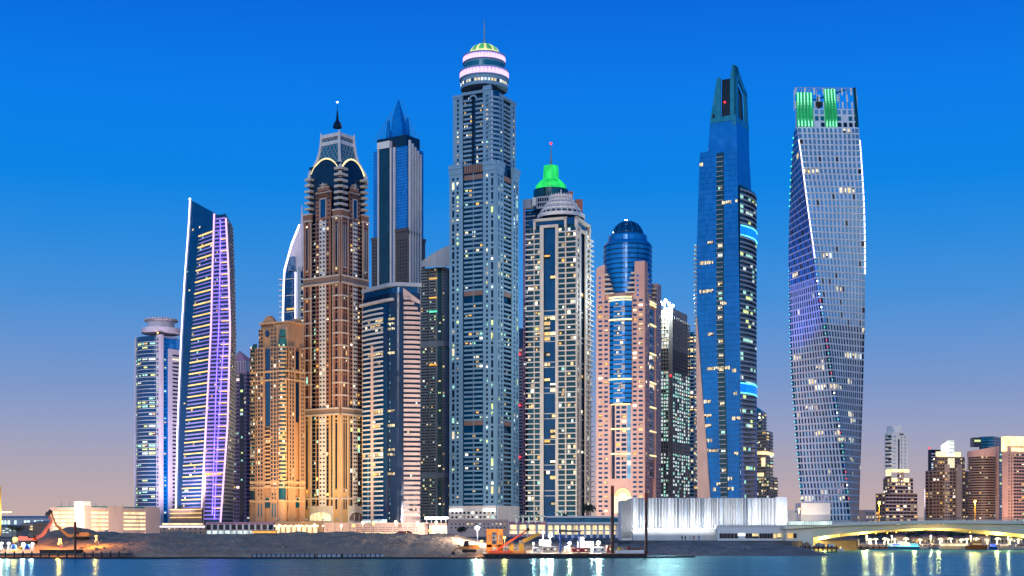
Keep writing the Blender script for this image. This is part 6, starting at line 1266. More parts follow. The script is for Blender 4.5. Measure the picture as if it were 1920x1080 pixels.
floodlight(1706, 996, 1600, (X(1690, 1700), 1700, 100), 420000, (1, .80, .66), 'added pale uplight below the slim white tower', 60)
floodlight(200, 1001, 560, (X(200, 606), 606, 9), 90000, (1, .76, .5), 'added warm uplight in front of the right half of the car park', 120); floodlight(120, 1001, 560, (X(126, 606), 606, 9), 110000, (1, .86, .62), 'added warm uplight in front of the left half of the car park', 110)
# ---------------------------------------------------------------- white pleated hall
T = building('white_hall', 'long white hall with glowing pleated walls on a plain plinth', 1320, 470, 'hall', None); Y = 470; z = lambda y: Z(y, Y)
T.part('core', 'white_paint').box(X(1188, Y), X(1473, Y), Y + 2, Y + 26, GZ, z(935)); T.part('roof', 'white_paint').box(X(1187, Y), X(1474.5, Y), Y + 1.6, Y + 26, z(935), z(933.5)); T.part('plinth', 'slab_pale').box(X(1187, Y), X(1346, Y), Y + .6, Y + 2, GZ, z(990)); 
pts = []; x = 1187.0; rr = random.Random(8); k = 0
while x < 1454:
    pts.append((X(x, Y), Y + (rr.uniform(-.1, .3) if k % 2 else rr.uniform(.9, 1.9)))); x += rr.uniform(1.4, 4.2); k += 1
pts.append((X(1455, Y), Y + .3)); pw = T.part('pleated_wall', 'white_paint'); zt = z(934)
for a, b in zip(pts, pts[1:]): pw.face([(*a, z(990)), (*b, z(990)), (*b, z(934)), (*a, z(934))], rr.choice(('white_paint', 'white_paint', 'slab_pale', 'canopy_grey', 'stone_white')))
for x0 in (1283, 1350, 1402): fbox(T.rep('wall_joint', 'canopy_grey'), Fc((X(x0, Y), Y), (X(x0 + 4, Y), Y)), 0, .9, z(990), z(935), -.1, .2)
ew = T.part('end_wall', 'white_paint'); ew.box(X(1455, Y), X(1475, Y), Y - 1, Y + 2, z(990), z(932)); lp = T.part('ledge', 'slab_pale'); lp.box(X(1187, Y), X(1475, Y), Y - 1.2, Y + 1, z(991.5), z(990.2))
sm_ = T.part('side_wing', 'white_paint'); sm_.box(X(1166, Y + 3), X(1185, Y + 3), Y + 3, Y + 20, GZ, z(938)); sw = T.part('side_pleats', 'white_paint'); 
for k in range(9): x0 = 1166 + k * 2.1; sw.prism([(X(x0, Y), Y + 3), (X(x0 + 1, Y), Y + 1.8), (X(x0 + 2.1, Y), Y + 3)], z(1008), z(938))
an = T.part('annex', 'white_paint'); an.box(X(1346, 462), X(1476, 462), 462, 469, GZ, Z(985, 462)); an.box(X(1343, 462), X(1478, 462), 461.4, 462.2, Z(987, 462), Z(984, 462)); f = Fc((X(1346, 462), 462), (X(1476, 462), 462))
xs = [(1349, 1354, 0), (1354.5, 1359, 0), (1359.5, 1364, 0), (1364.5, 1369, 0), (1370, 1376, 0), (1377, 1383, 0), (1383.5, 1397, 1), (1398, 1403.5, 0), (1404, 1409.5, 0), (1410, 1422.5, 2), (1424, 1428.5, 0), (1429, 1433.5, 0), (1434, 1438.5, 0), (1439, 1443.5, 0), (1444, 1448.5, 0), (1449, 1456, 2), (1456.5, 1465, 2), (1466, 1474, 2)]
for a, b, k in xs: T.win(f, f.u(a), f.u(b), Z(1009.5 if k != 1 else 1004.5, 462), Z(1000, 462), ('glass_black', 'led_white', 'lit_warm')[k], .1); fbox(T.rep('window_frame', 'pole_grey'), f, f.u(b), f.u(b) + .08, Z(1009.5, 462), Z(1000, 462), .05, .2)
bt = T.part('added_batten', 'pole_grey'); bt.box(X(1190, Y), X(1474, Y), Y - 3.2, Y - 2.9, z(992.5), z(991.8))  # batten, washers and brackets added to make the pleated walls glow
for k in range(-1, 7):
    xx = 1200 + k * 44 if k >= 0 else 1174; ld = bpy.data.lights.new('added_washer', 'AREA'); ld.shape = 'RECTANGLE'; ld.size = 7.4; ld.size_y = .5; ld.energy = 850; ld.color = (.93, .96, 1)
    o = bpy.data.objects.new('added_washer', ld); COL.objects.link(o); o.parent = T.root; L = Vector((X(xx, Y), Y - 3, z(991.4))) if xx < 1340 else Vector((X(xx, 463), 463, Z(983.2, 463))); o.location = L - ROOTLOC[T.root.name]; o.rotation_euler = (L - Vector((X(xx, Y), Y + .5, z(962)))).to_track_quat('Z', 'Y').to_euler()
    T.rep('bracket', 'pole_grey').tube((X(xx, Y), Y - 3.1, z(992)), (X(xx, Y), Y + .8, z(992)), .08, None, 4)
T.finish()
# people by the hall
def person(px, yb, Y, cloth, face, label, arm=0):
    b = P(px, yb, Y); me = bpy.data.meshes.new('person'); V = [(0, 0, .93), (0, 0, 1.15), (0, 0, 1.40), (0, 0, 1.52), (0, .01, 1.66), (0, .01, 1.76), (-.10, 0, .90), (-.11, -.03, .50), (-.11, 0, .08), (-.11, -.14, .03), (.10, 0, .90), (.12, .05, .50), (.13, .12, .08), (.13, 0, .03), (-.20, 0, 1.40), (-.24, .03, 1.12), (-.23, -.06, .88), (.20, 0, 1.40), (.25, .03, 1.12), (.22, -.10 - arm, .90 + arm)]
    E = [(0, 1), (1, 2), (2, 3), (3, 4), (4, 5), (0, 6), (6, 7), (7, 8), (8, 9), (0, 10), (10, 11), (11, 12), (12, 13), (2, 14), (14, 15), (15, 16), (2, 17), (17, 18), (18, 19)]; Rr = [.15, .14, .15, .055, .10, .07, .10, .07, .05, .045, .10, .07, .05, .045, .065, .048, .04, .065, .048, .04]
    c, s_ = cos(face), sin(face); me.from_pydata([(x * c - y * s_, x * s_ + y * c, z_) for x, y, z_ in V], E, []); o = bpy.data.objects.new('person', me); COL.objects.link(o); o.location = b; ROOTLOC[o.name] = b
    md = o.modifiers.new('skin', 'SKIN'); 
    if not me.skin_vertices: 
        import bmesh; bm_ = bmesh.new(); bm_.from_mesh(me); bm_.verts.layers.skin.verify(); bm_.to_mesh(me); bm_.free()
    for i, r in enumerate(Rr): me.skin_vertices[0].data[i].radius = (r, r); 
    me.skin_vertices[0].data[0].use_root = True; o.modifiers.new('smooth', 'SUBSURF').levels = 1; me.materials.append(M[cloth]); tag(o, label, 'person', 'people by the white hall')
    h = MB('hair'); h.lathe(b.x, b.y, [(.02, b.z + 1.79), (.105, b.z + 1.74), (.115, b.z + 1.66)], 10); h.build('hair', o); fc = MB('skin'); d = Vector((sin(face), -cos(face), 0)); p = b + d * .075 + Vector((0, 0, 1.63)); fc.ball((p.x, p.y, p.z), .075, 8, 6); fc.build('face', o)
for a in ((1279, 1014, 446, 'cloth_dark', .3, 'person in dark clothes standing at the left of the group by the white plinth', 0), (1285, 1014.5, 445, 'cloth_dark', -.6, 'person in dark clothes standing second from the left by the white plinth', .1), (1294, 1015, 443, 'pole_grey', 1.2, 'person in grey standing in the middle of the group by the white plinth', 0), (1301, 1014, 445, 'cloth_red', .1, 'person in dark red, tallest of the group by the white plinth', .15), (1310.5, 1014, 446, 'blue_steel', 2.6, 'person in blue standing at the right of the group by the white plinth', 0)): person(*a)
# ---------------------------------------------------------------- bridge
br = root('road_bridge', (X(1700, 455), 465, 0), 'pale shallow arched road bridge with a gold lit underside', 'bridge'); Y = 455
topT = [(1478, 985.5), (1525, 982.3), (1600, 979), (1700, 976.3), (1800, 975.3), (1920, 976), (2100, 980)]; botT = [(1478, 1009), (1525, 1008), (1560, 1003), (1600, 998.5), (1640, 995.5), (1690, 992.3), (1750, 990.3), (1800, 991), (1850, 995), (1885, 998.5), (1920, 1001.5), (2000, 1012), (2100, 1014)]
chT = [(1478, 1017), (1525, 1016), (1560, 1010), (1600, 1004.3), (1640, 1000), (1690, 996.5), (1750, 993.8), (1800, 995.3), (1850, 1000.5), (1885, 1004), (1920, 1007), (2000, 1019), (2100, 1021)]
gd = MB('bridge_paint'); sf = MB('bridge_paint'); dk = MB('bridge_paint'); xs = [1525 + 12 * k for k in range(46)]; rs = []; r2 = []; r3 = []
for px in xs:
    x = X(px, Y); zt, zb, zc = Z(lerp(topT, px), Y), Z(lerp(botT, px), Y), Z(lerp(chT, px), Y)
    rs.append([(x, Y, zt - 1.2), (x, Y + .8, zb), (x, Y + 21, zb), (x, Y + 21, zt - 1.2)]); r2.append([(x, Y + .8, zb - .002), (x, Y + 4.5, zc), (x, Y + 17, zc), (x, Y + 20.6, zb - .002)])
xs3 = [1470 + 12 * k for k in range(51)]
for px in xs3: x = X(px, Y); zt = Z(lerp(topT, px), Y); r3.append([(x, Y - 1.3, zt), (x, Y - 1.3, zt - 1.1), (x, Y + 22, zt - 1.1), (x, Y + 22, zt)])
gd.rings(rs).build('girder', br); sf.rings(r2).build('soffit', br); dk.rings(r3).build('deck', br)
ab = MB('bridge_paint'); ab.box(X(1474, Y), X(1525.5, Y), Y + .3, Y + 21, -1, Z(984.5, Y) - .6); ab.build('abutment', br); q = MB('bridge_paint'); q.box(X(1985, Y), X(2080, Y), Y + .3, Y + 21, -1, Z(1000, Y)); q.build('pier', br)
q = MB('lit_amber'); q.box(X(1477, Y), X(1487, Y), Y + .1, Y + .35, Z(1009, Y), Z(1000, Y)); q.build('window', br); q = MB('glass_black'); q.box(X(1488, Y), X(1494, Y), Y + .1, Y + .35, Z(1009, Y), Z(1000, Y)); q.build('window', br)
rl = MB('pole_grey'); 
for px in [1470 + 3.5 * k for k in range(170)]:
    x = X(px, Y); zt = Z(lerp(topT, px), Y); rl.box(x - .04, x + .04, Y - 1.2, Y - 1.1, zt, zt + .85)
for a, b in zip(xs3, xs3[1:]):
    for h_ in (.85, .45): rl.tube((X(a, Y), Y - 1.15, Z(lerp(topT, a), Y) + h_), (X(b, Y), Y - 1.15, Z(lerp(topT, b), Y) + h_), .06, None, 4)
rl.build('railing', br)
for i, (px, y) in enumerate(((1572, 1001), (1608, 999.5), (1642, 997), (1663, 996.5), (1680, 995), (1818, 995), (1850, 1000), (1895, 1003))):
    p = P(px, y + 3, Y); q = MB('bulb_sodium'); q.ball(p + Vector((0, -.3, 0)), .34 if i in (0, 6) else .2, 8, 5); q.tube(p, p + Vector((0, 2.5, 1.2)), .06, None, 4, 'pole_grey'); q.build('hanging_lamp', br)
for px in (1545, 1620, 1715, 1760, 1870, 1930): point(br, P(px, 1013, Y + 2.5), 3800, (1, .60, .14), .5)
for px, y, e, pm in ((1648.5, 940, 1, 'pole_grey'), (1828, 938, 1, 'pole_grey'), (1868, 932, 0, 'pole_grey')):
    o = street_lamp(px, 977, y, 466, ('tall sodium lamp on the bridge in front of the gold crowned block', 'tall sodium lamp on the bridge in front of the round brown tower', 'unlit thin pole on the bridge right of the round brown tower')[(0, 1, 2)[[1648.5, 1828, 1868].index(px)]], 'lamps on the bridge', 7000 if e else 0, 'bulb_sodium' if e else 'pole_grey', (1, .5, .1), .45 if e else .12, 'excavator_yellow' if e else 'pole_grey')
# white boxes on the bridge approach
T = building('box_building', 'plain white box building at the foot of the twisted tower', 1530, 600); q = T.part('walls', 'white_paint'); q.box(X(1502, 600), X(1557, 600), 600, 612, GZ, T.z(943)); q = T.part('plinth_band', 'canopy_grey'); q.box(X(1501.5, 600), X(1557.5, 600), 599.8, 599.97, T.z(978), T.z(965)); q = T.part('joint', 'slab_pale'); q.box(X(1502, 600), X(1557, 600), 599.85, 599.98, T.z(957), T.z(956.5)); point(T.root, (X(1528, 590), 592, T.z(968)), 1300, (1, .85, .7), 1); T.finish()
T = building('grey_box_building', 'lower grey box building between the white hall and the white box', 1488, 610); q = T.part('walls', 'slab_pale'); q.box(X(1476, 610), X(1500.5, 610), 610, 620, GZ, T.z(956)); T.win(Fc((X(1476, 610), 610), (X(1500, 610), 610)), 3.4, 5, T.z(961), T.z(958), 'glass_black', .1); T.finish()
street_lamp(1498, 985, 953, 590, 'sodium lamp between the grey box and the white box building', 'lamps on the bridge', 6000, 'bulb_sodium', (1, .6, .25), .5); 
q = root('glass_barrier', (X(1525, 454.2), 452, Z(985, 454)), 'lit glass barrier along the bridge approach below the white box', 'barrier'); g = MB('shop_cool'); f = Fc((X(1478, 452), 452), (X(1560, 452), 452)); fbox(g, f, 0, f.L, Z(984, 452), Z(977.5, 452), 0, .1); g.build('glass_panel', q); g = MB('pole_grey')
for k in range(20): g.tube(f.pt(f.L * k / 19, Z(986, 452), .12), f.pt(f.L * k / 19, Z(976.5, 452), .12), .05, None, 4)
g.build('post', q)
T = building('pale_far_block', 'small pinkish block seen between the twisted tower and the gold crowned block', 1628, 1300); A, B, pl = corner(1608, 1622, 1641, 1300, 50); T.part('walls', 'stone_pink_light').prism(pl, GZ, T.z(956)); T.grid(B, 1623, 1640, 3, T.rows(959, 980, 3), .4, (.2, .8), .4, 'gold', 'glass_dark', .2); T.finish()
# ---------------------------------------------------------------- promenade beyond the bridge
pm = MB('stone_beige'); pm.box(X(1560, 528), X(2600, 528), 528, 642, -1, 1.25); top(pm.build('promenade'))
mid_g = 'villas on the far promenade'
for i, px in enumerate((1690, 1716, 1742, 1770, 1797, 1822, 1846, 1880, 1905)):
    w_ = (20, 14, 24, 16, 12, 18, 22, 20, 26)[i]; y0 = (1006, 1008, 1006, 1007, 1009, 1007, 1006, 1008, 1006)[i]; Y = 560 + (i % 3) * 6
    T = building('villa', nth(i, ('tan villa with tiled roof under the bridge, NTH of nine', 'narrow tan villa under the bridge, NTH of nine')[w_ < 17]), px, Y, 'villa', mid_g)
    x0, x1 = X(px - w_ / 2, Y), X(px + w_ / 2, Y); T.part('walls', 'villa_tan').box(x0, x1, Y, Y + 6, 1.25, Z(y0, Y)); rf = T.part('roof', 'roof_tile'); zt = Z(y0, Y); rf.rings([[(x0 - .3, Y - .3, zt), (x1 + .3, Y - .3, zt), (x1 + .3, Y + 6, zt), (x0 - .3, Y + 6, zt)], [(x0 + 1, Y + 2.6, zt + .9), (x1 - 1, Y + 2.6, zt + .9), (x1 - 1, Y + 3.2, zt + .9), (x0 + 1, Y + 3.2, zt + .9)]])
    f = Fc((x0, Y), (x1, Y)); n = max(2, int(f.L / 1.4))
    for k in range(n): T.win(f, f.L * (k + .3) / n, f.L * (k + .7) / n, 1.6, 2.7, T.pick(.5, 'gold', 'glass_black'), .05)
    T.finish()
for i in range(15):
    px = 1618 + i * 23 + rk.uniform(-6, 6); tree(px, rk.uniform(993, 998), 1010, 615 + (i % 3) * 6, 30, nth(i, 'dark leafy tree behind the villas under the bridge, NTH'), 240, 'leaf_dark', 'trees behind the villas')
PPX = (1629, 1633, 1658, 1666, 1677, 1700, 1726, 1762, 1783, 1803, 1812, 1830, 1851, 1643, 1870, 1893, 1910)
for i, px in enumerate(PPX): palm((X(px, 533 + i % 3), 533 + i % 3, 1.25), 2.5 + .25 * (i % 3), nth(sorted(PPX).index(px), 'gold fairy lit palm on the promenade under the bridge, NTH'), 'lit palms on the far promenade', 'bulb_warm', 'g')
for i, px in enumerate((1625, 1672, 1745, 1820, 1890)): street_lamp(px, 1021, 1004, 531, nth(i, 'warm lamp among the gold lit palms under the bridge, NTH of five'), 'promenade lamps', 5200, 'bulb_warm', (1, .7, .32), .3)
# boats
def boat(px0, px1, Y, hull, tiers, label, bow=1, zh=1.1, trim=None, cat='boat'):
    x0, x1 = X(px0, Y), X(px1, Y); L = x1 - x0; o = root('moored_boat', ((x0 + x1) / 2, Y, 0), label, cat, 'boats under the bridge'); W = min(2.2, max(1, L * .17)); secs = []
    for k in range(9):
        t = k / 8; tt = t if bow > 0 else 1 - t; w_ = W * (1 if tt < .55 else max(.04, 1 - ((tt - .55) / .45) ** 1.7)); sh = zh * (1 + .35 * max(0, tt - .6)); x = x0 + L * t; secs.append([(x, Y - w_, sh), (x, Y - w_ * .8, .1), (x, Y, -.4), (x, Y + w_ * .8, .1), (x, Y + w_, sh)])
    MB(hull).rings(secs).build('hull', o); dk = MB('boat_white'); dk.rings([[s[0], s[4]] for s in secs], None, False, False, False) if 0 else [dk.face([a[0], b[0], b[4], a[4]]) for a, b in zip(secs, secs[1:])]; dk.build('deck', o)
    for (t0, t1, h0, h1, m_, wm) in tiers:
        a, b = x0 + L * t0, x0 + L * t1; w_ = W * .75; c = MB(m_); c.rings([[(a, Y - w_, h0), (b, Y - w_, h0), (b, Y + w_, h0), (a, Y + w_, h0)], [(a + .2, Y - w_ * .9, h1), (b - .4, Y - w_ * .9, h1), (b - .4, Y + w_ * .9, h1), (a + .2, Y + w_ * .9, h1)]]); c.build('cabin', o)
        if wm: g = MB(wm); hh = h1 - h0; g.face([(a + .3, Y - w_ - .02, h0 + hh * .3), (b - .4, Y - w_ - .02, h0 + hh * .3), (b - .45, Y - w_ * .93 - .03, h0 + hh * .75), (a + .3, Y - w_ * .93 - .03, h0 + hh * .75)]); g.build('window', o)
    if trim: g = MB(trim); [g.tube(a[0], b[0], .12, None, 5) for a, b in zip(secs, secs[1:])]; g.build('light_trim', o)
    return o
boat(1664, 1722, 490, 'tank_blue', ((.1, .42, 1, 2.0, 'lit_white', 'neon_royal'), (.35, .72, 1, 2.4, 'lit_white', 'lit_cream'), (.7, .97, 1, 1.9, 'neon_aqua', 'neon_royal'), (.3, .6, 2.4, 3.0, 'boat_white', 'lit_white')), 'party boat glowing blue and white under the bridge', -1, 1.0, 'neon_aqua')
boat(1721, 1745, 500, 'boat_white', ((.3, .7, .9, 1.5, 'boat_white', 'glass_black'),), 'small grey white motor boat right of the glowing party boat', 1, .8)
boat(1742, 1762, 497, 'pole_grey', ((.25, .6, .9, 1.5, 'pole_grey', 'glass_black'),), 'small dark grey motor boat left of the long white boat', 1, .8)
boat(1762, 1816, 490, 'boat_white', ((.05, .95, 1.1, 1.9, 'lit_cream', None), (.1, .8, 1.9, 2.3, 'boat_white', None)), 'long white boat with a cream lit cabin under the bridge', 1, 1.1)
boat(1812, 1851, 486, 'wood_brown', ((.2, .75, 1.2, 2.4, 'wood_brown', 'lit_dim'), (.3, .65, 2.4, 3.0, 'stone_beige', None)), 'brown wooden dhow with a raised cabin under the bridge', 1, 1.2)
boat(1852, 1870, 492, 'tank_blue', ((.3, .8, .9, 1.7, 'neon_royal', None),), 'small boat with a blue lit cabin right of the dhow', 1, .8)
boat(1871, 1898, 492, 'boat_white', ((.2, .75, .9, 1.9, 'boat_white', 'lit_cream'),), 'white cabin cruiser third from the picture edge', 1, .9); boat(1898, 1930, 495, 'boat_white', ((.2, .8, .9, 1.8, 'boat_white', 'glass_black'),), 'white motor yacht at the right picture edge', 1, .9)
boat(1571, 1583, 440, 'boat_white', ((.3, .7, .8, 1.4, 'boat_white', 'lit_lime'),), 'tiny white launch at the end of the timber jetty', 1, .7)
boat(1477, 1496, 415, 'boat_white', ((.5, .8, .7, 1.1, 'boat_white', None),), 'open white dinghy left of the timber jetty', -1, .7)
def dock(label, px0, px1, Y, zt, depth, m_, npost, fender=False):
    o = root('timber_dock', ((X(px0, Y) + X(px1, Y)) / 2, Y, 0), label, 'dock', 'docks and jetties'); MB(m_).box(X(px0, Y), X(px1, Y), Y, Y + depth, zt - .55, zt).build('deck', o)
    for k in range(npost): px = px0 + (px1 - px0) * (k + .5) / npost; q = MB('black_hull'); q.tube((X(px, Y), Y - .2, -1), (X(px, Y), Y - .2, zt + .5), .2, None, 7); q.build('pile', o)
    return o
dock('timber jetty on dark piles left of the bridge abutment', 1497, 1572, 428, 1.5, 5, 'wood_brown', 9); dock('brown dock in front of the gold lit palms', 1585, 1666, 486, .75, 8, 'wood_brown', 7); dock('low grey construction jetty at the left picture edge', -30, 232, 342, 1.1, 8, 'concrete_dark', 16)
for i, (px, w_, h_, m_, lb) in enumerate(((1512, 14, 9, 'stone_brown', 'brown cargo stack on the timber jetty, left one'), (1538, 16, 8, 'pole_grey', 'grey cargo stack on the timber jetty, middle one'), (1558, 10, 6, 'white_paint', 'white cargo box on the timber jetty, right one'))):
    s = 430 / F; b = P(px, 1026, 430); o = root('cargo_stack', (b.x, 430, 1.5), lb, 'cargo', 'cargo on the jetty'); q = MB(m_)
    for k in range(4): xx = b.x - w_ * s / 2 + k * w_ * s / 4; q.box(xx + .05, xx + w_ * s / 4 - .05, 429, 431.5, 1.5, 1.5 + h_ * s * (.7 + .3 * ((k * 7 + i) % 3) / 2))
    q.build('crates', o); q = MB('black_hull'); q.box(b.x - w_ * s / 2, b.x + w_ * s / 2, 428.8, 431.7, 1.5, 1.62); q.build('pallet', o)
# ---------------------------------------------------------------- floating boom, pipes, barge, piles
q = MB('black_hull'); pts = [Vector((X(px, 331), 331 + 1.2 * sin(px * .02) + 3 * noise.noise(Vector((px * .01, 0, 0))) + (max(0, px - 1000) * .045), .05)) for px in range(-40, 1330, 14)]; q.path(pts, [.34] * len(pts), 7)
tag(q.build('floating_boom'), 'long dark floating boom lying on the water in front of the embankment', 'boom')
for i, (a, b, lb, m_) in enumerate(((472, 590, 'longest pale floating pipe beside the embankment', 'pipe_grey'), (594, 640, 'ribbed light pipe right of the longest pipe', 'canopy_grey'), (642, 683, 'grey pipe, third along the embankment foot', 'pipe_grey'), (685, 718, 'short bluish pipe at the right end of the row', 'canopy_grey'))):
    Y = 343; o = root('floating_pipe', ((X(a, Y) + X(b, Y)) / 2, Y, .3), lb, 'pipe', 'pipes at the embankment foot'); q = MB(m_); q.tube((X(a, Y), Y, .35), (X(b, Y), Y, .35), .55, None, 12); q.build('barrel', o)
    for k in range(int((b - a) / 9) + 1): x = X(a, Y) + k * 9 * Y / F; q = MB('black_hull'); q.tube((x, Y, .35), (x + .25, Y, .35), .64, None, 12); q.build('collar', o)
o = root('work_barge', (X(1060, 350), 352, 0), 'long black work barge carrying machinery in front of the yard', 'barge'); q = MB('black_hull'); x0, x1 = X(905, 348), X(1217, 348); q.rings([[(x0 + 1, y, -.5), (x1 - 3, y, -.5), (x1, y, .95), (x0, y, .95)] for y in (347, 361)]); q.build('hull', o)
q = MB('rust_red'); q.box(x0, x1, 346.8, 347, .75, .95); q.build('rub_rail', o)
for k in range(16): q = MB('tyre'); xx = x0 + 1 + (x1 - x0 - 3) * k / 15; q.tube((xx, 346.5, .35), (xx, 346.85, .35), .4, None, 10); q.build('fender', o)
BZ = .95
def pile(px, yt, Y, r, lb, zb=-.5):
    x = X(px, Y); o = root('steel_pile', (x, Y, zb), lb, 'pile', 'standing steel piles'); zt = Z(yt, Y); q = MB('steel_rust'); q.tube((x, Y, zb), (x, Y, zt - 2.2), r, None, 14); q.build('shaft', o); q = MB('rust_red'); q.tube((x, Y, zt - 2.2), (x, Y, zt), r * 1.02, None, 14); q.build('painted_top', o); q = MB('black_hull'); q.tube((x, Y, zt - .01), (x, Y, zt + .06), r * 1.08, None, 14); q.build('rim', o)
pile(1148.3, 911, 352, .40, 'taller rusty steel pile with a red top, in front of the pink tower entrance'); pile(1211.5, 925, 352, .36, 'rusty steel pile with a red top, standing before the white hall'); pile(141, 979, 345, .3, 'short dark pile standing on the left jetty', 1.0)
o = root('white_pontoon', (X(1180, 350), 350, BZ), 'low white pontoon box between the two tall piles', 'pontoon'); q = MB('boat_white'); q.box(X(1155, 350), X(1207, 350), 349, 354, BZ, Z(1032, 350)); q.build('box', o); q = MB('rust_red'); q.tube((X(1178, 350), 350, Z(1030, 350)), (X(1206, 350), 350, Z(1029, 350)), .2); q.tube((X(1176, 350), 350, Z(1030, 350)), (X(1180, 350), 350, Z(1024, 350)), .35); q.build('winch_arm', o); q = MB('excavator_yellow'); q.lathe(X(1161, 350), 350, [(.5, Z(1032, 350)), (.5, Z(1027, 350)), (.2, Z(1026, 350))], 10); q.build('bollard', o)
o = root('black_pontoon', (X(112, 346), 346, 1.1), 'black flat pontoon lying on the left jetty', 'pontoon'); q = MB('black_hull'); q.rings([[(X(78, 346), y, 1.1), (X(146, 346), y, 1.1), (X(148, 346), y, 1.9), (X(76, 346), y, 1.9)] for y in (345, 350)]); q.build('hull', o); q = MB('beacon_red'); q.ball((X(117, 346), 344.8, Z(1026, 346)), .2); q.build('lamp', o)
# machines
def limb(mb, a, b, w0, w1, t, m=None):
    a, b = Vector(a), Vector(b); d = (b - a).normalized(); n = Vector((-d.z, 0, d.x)); o = Vector((0, t, 0)); mb.hexa([a - n * w0 - o, a + n * w0 - o, a + n * w0 + o, a - n * w0 + o], [b - n * w1 - o, b + n * w1 - o, b + n * w1 + o, b - n * w1 + o], m)
def excavator(px, yb, Y, m_, joints, label, dirn=1, group='construction machines'):
    b = P(px, yb, Y); o = root('excavator', b, label, 'excavator', group)
    for dy in (-1.1, 1.1):
        q = MB('tyre'); q.rings([[(b.x + x, b.y + dy + e, b.z + z_) for x, z_ in ((-1.9, .4), (-1.5, 0), (1.5, 0), (1.9, .4), (1.6, .8), (-1.6, .8))] for e in (-.3, .3)]); q.build('track', o)
    q = MB(m_); q.rings([[(b.x + dirn * x, b.y + e, b.z + z_) for x, z_ in ((-2.4, .9), (1.3, .9), (1.3, 1.5), (.2, 1.9), (-2.2, 2.0), (-2.5, 1.6))] for e in (-1.3, 1.3)]); q.build('body', o)
    q = MB('glass_black'); q.rings([[(b.x + dirn * x, b.y + e, b.z + z_) for x, z_ in ((.1, 1.5), (1.4, 1.5), (1.2, 2.9), (.1, 2.9))] for e in (-1.3, -.2)]); q.build('cab', o)
    ps = [Vector((X(x, Y), Y + .3, Z(y, Y))) for x, y in joints]; q = MB(m_); limb(q, (b.x + dirn * 1.0, Y + .3, b.z + 1.3), ps[0], .45, .4, .22); limb(q, ps[0], ps[1], .4, .26, .2); q.build('boom', o)
    q = MB(m_); limb(q, ps[1], ps[2], .26, .16, .16); q.build('stick', o); q = MB('black_hull'); c = ps[2]; q.rings([[(c.x + x, c.y + e, c.z + z_) for x, z_ in ((-.1, .1), (.5, -.2), (.6, -.9), (0, -1.1), (-.5, -.7))] for e in (-.5, .5)]); q.build('bucket', o); return o
excavator(55, 1020, 354, 'excavator_red', ((78, 1004), (96, 978), (88, 960)), 'red excavator with its boom raised on the left bank'); excavator(152, 1012, 372, 'excavator_orange', ((128, 1005), (104, 984), (93, 956)), 'orange excavator reaching left over the lit mound', -1)
excavator(880, 1036, 352, 'excavator_orange', ((868, 1028), (858, 1027), (849, 1034)), 'low orange excavator with its boom stretched left along the water', -1)
o = root('pile_rig', (X(930, 353), 353, BZ), 'tall orange portal rig with a dark red lattice boom on the work barge', 'piling rig', 'construction machines'); Y = 353
for a, b in ((912, 922), (931, 943)): q = MB('excavator_orange'); q.box(X(a, Y), X(b, Y), Y, Y + 1.5, BZ, Z(995, Y)); q.build('leg', o)
q = MB('excavator_orange'); q.box(X(912, Y), X(943, Y), Y - .2, Y + 1.7, Z(998, Y), Z(992, Y)); q.box(X(912, Y), X(943, Y), Y, Y + 1.5, Z(1026, Y), Z(1021, Y)); q.build('cross_beam', o); q = MB('excavator_red'); limb(q, P(933, 1030, Y - 1), P(989, 994, Y - 1), .3, .14, .2); q.build('boom', o); q = MB('black_hull'); q.ball(P(990, 993, Y - 1), .45); q.build('sheave', o); q = MB('excavator_red'); q.box(X(918, Y), X(958, Y), Y - 2, Y - .3, BZ, Z(1032, Y)); q.build('base_frame', o)
for k in range(9): q = MB('black_hull'); zz = BZ + .5 + k * .62; q.tube((X(911, 353), 352.7, zz), (X(913.5, 353), 352.7, zz), .05, None, 4); q.build('ladder_rung', o)
for a, b in ((914, 920), (934, 941)): q = MB('mech_brown'); q.box(X(a, 353), X(b, 353), 352.6, 353, Z(1016, 353), Z(1004, 353)); q.build('engine_panel', o)
q = MB('black_hull'); q.path([P(927, 995, 353), P(926, 1008, 352.5), P(928, 1020, 352.5)], [.07, .07, .07], 5); q.build('hose', o)
q = MB('pole_grey'); q.tube(P(933, 1030, 352), P(936, 992, 352), .06, None, 4); q.tube(P(936, 992, 352), P(989, 994, 352), .04, None, 4); q.tube(P(989, 994, 352), P(990, 1012, 352), .05, None, 4); q.build('hoist_cable', o)
o = root('crawler_crane', (X(968, 353), 353, BZ), 'yellow crane with two pale topped posts and a raised yellow jib', 'crane', 'construction machines')
for a, b in ((955, 963), (973, 982)): q = MB('excavator_yellow'); q.box(X(a, Y), X(b, Y), Y, Y + 1.2, BZ, Z(1019, Y)); q.build('post', o); q = MB('pipe_grey'); q.box(X(a, Y), X(b, Y), Y - .05, Y + 1.25, Z(1019, Y), Z(1013, Y)); q.build('post_head', o)
q = MB('excavator_orange'); q.box(X(950, Y), X(986, Y), Y - .6, Y + 2, BZ, Z(1033, Y)); q.build('base_frame', o); q = MB('excavator_yellow'); limb(q, P(981, 1015, Y), P(1011, 1001, Y), .5, .35, .4); q.build('jib', o)
o = root('blue_gantry', (X(1068, 356), 356, BZ), 'blue steel gantry holding up a dark flat roof plate in the yard', 'gantry', 'construction machines'); Y = 356
for px in (1050.5, 1086): q = MB('blue_steel'); q.box(X(px - 1.6, Y), X(px + 1.6, Y), Y, Y + .45, BZ, Z(997, Y)); q.build('post', o)
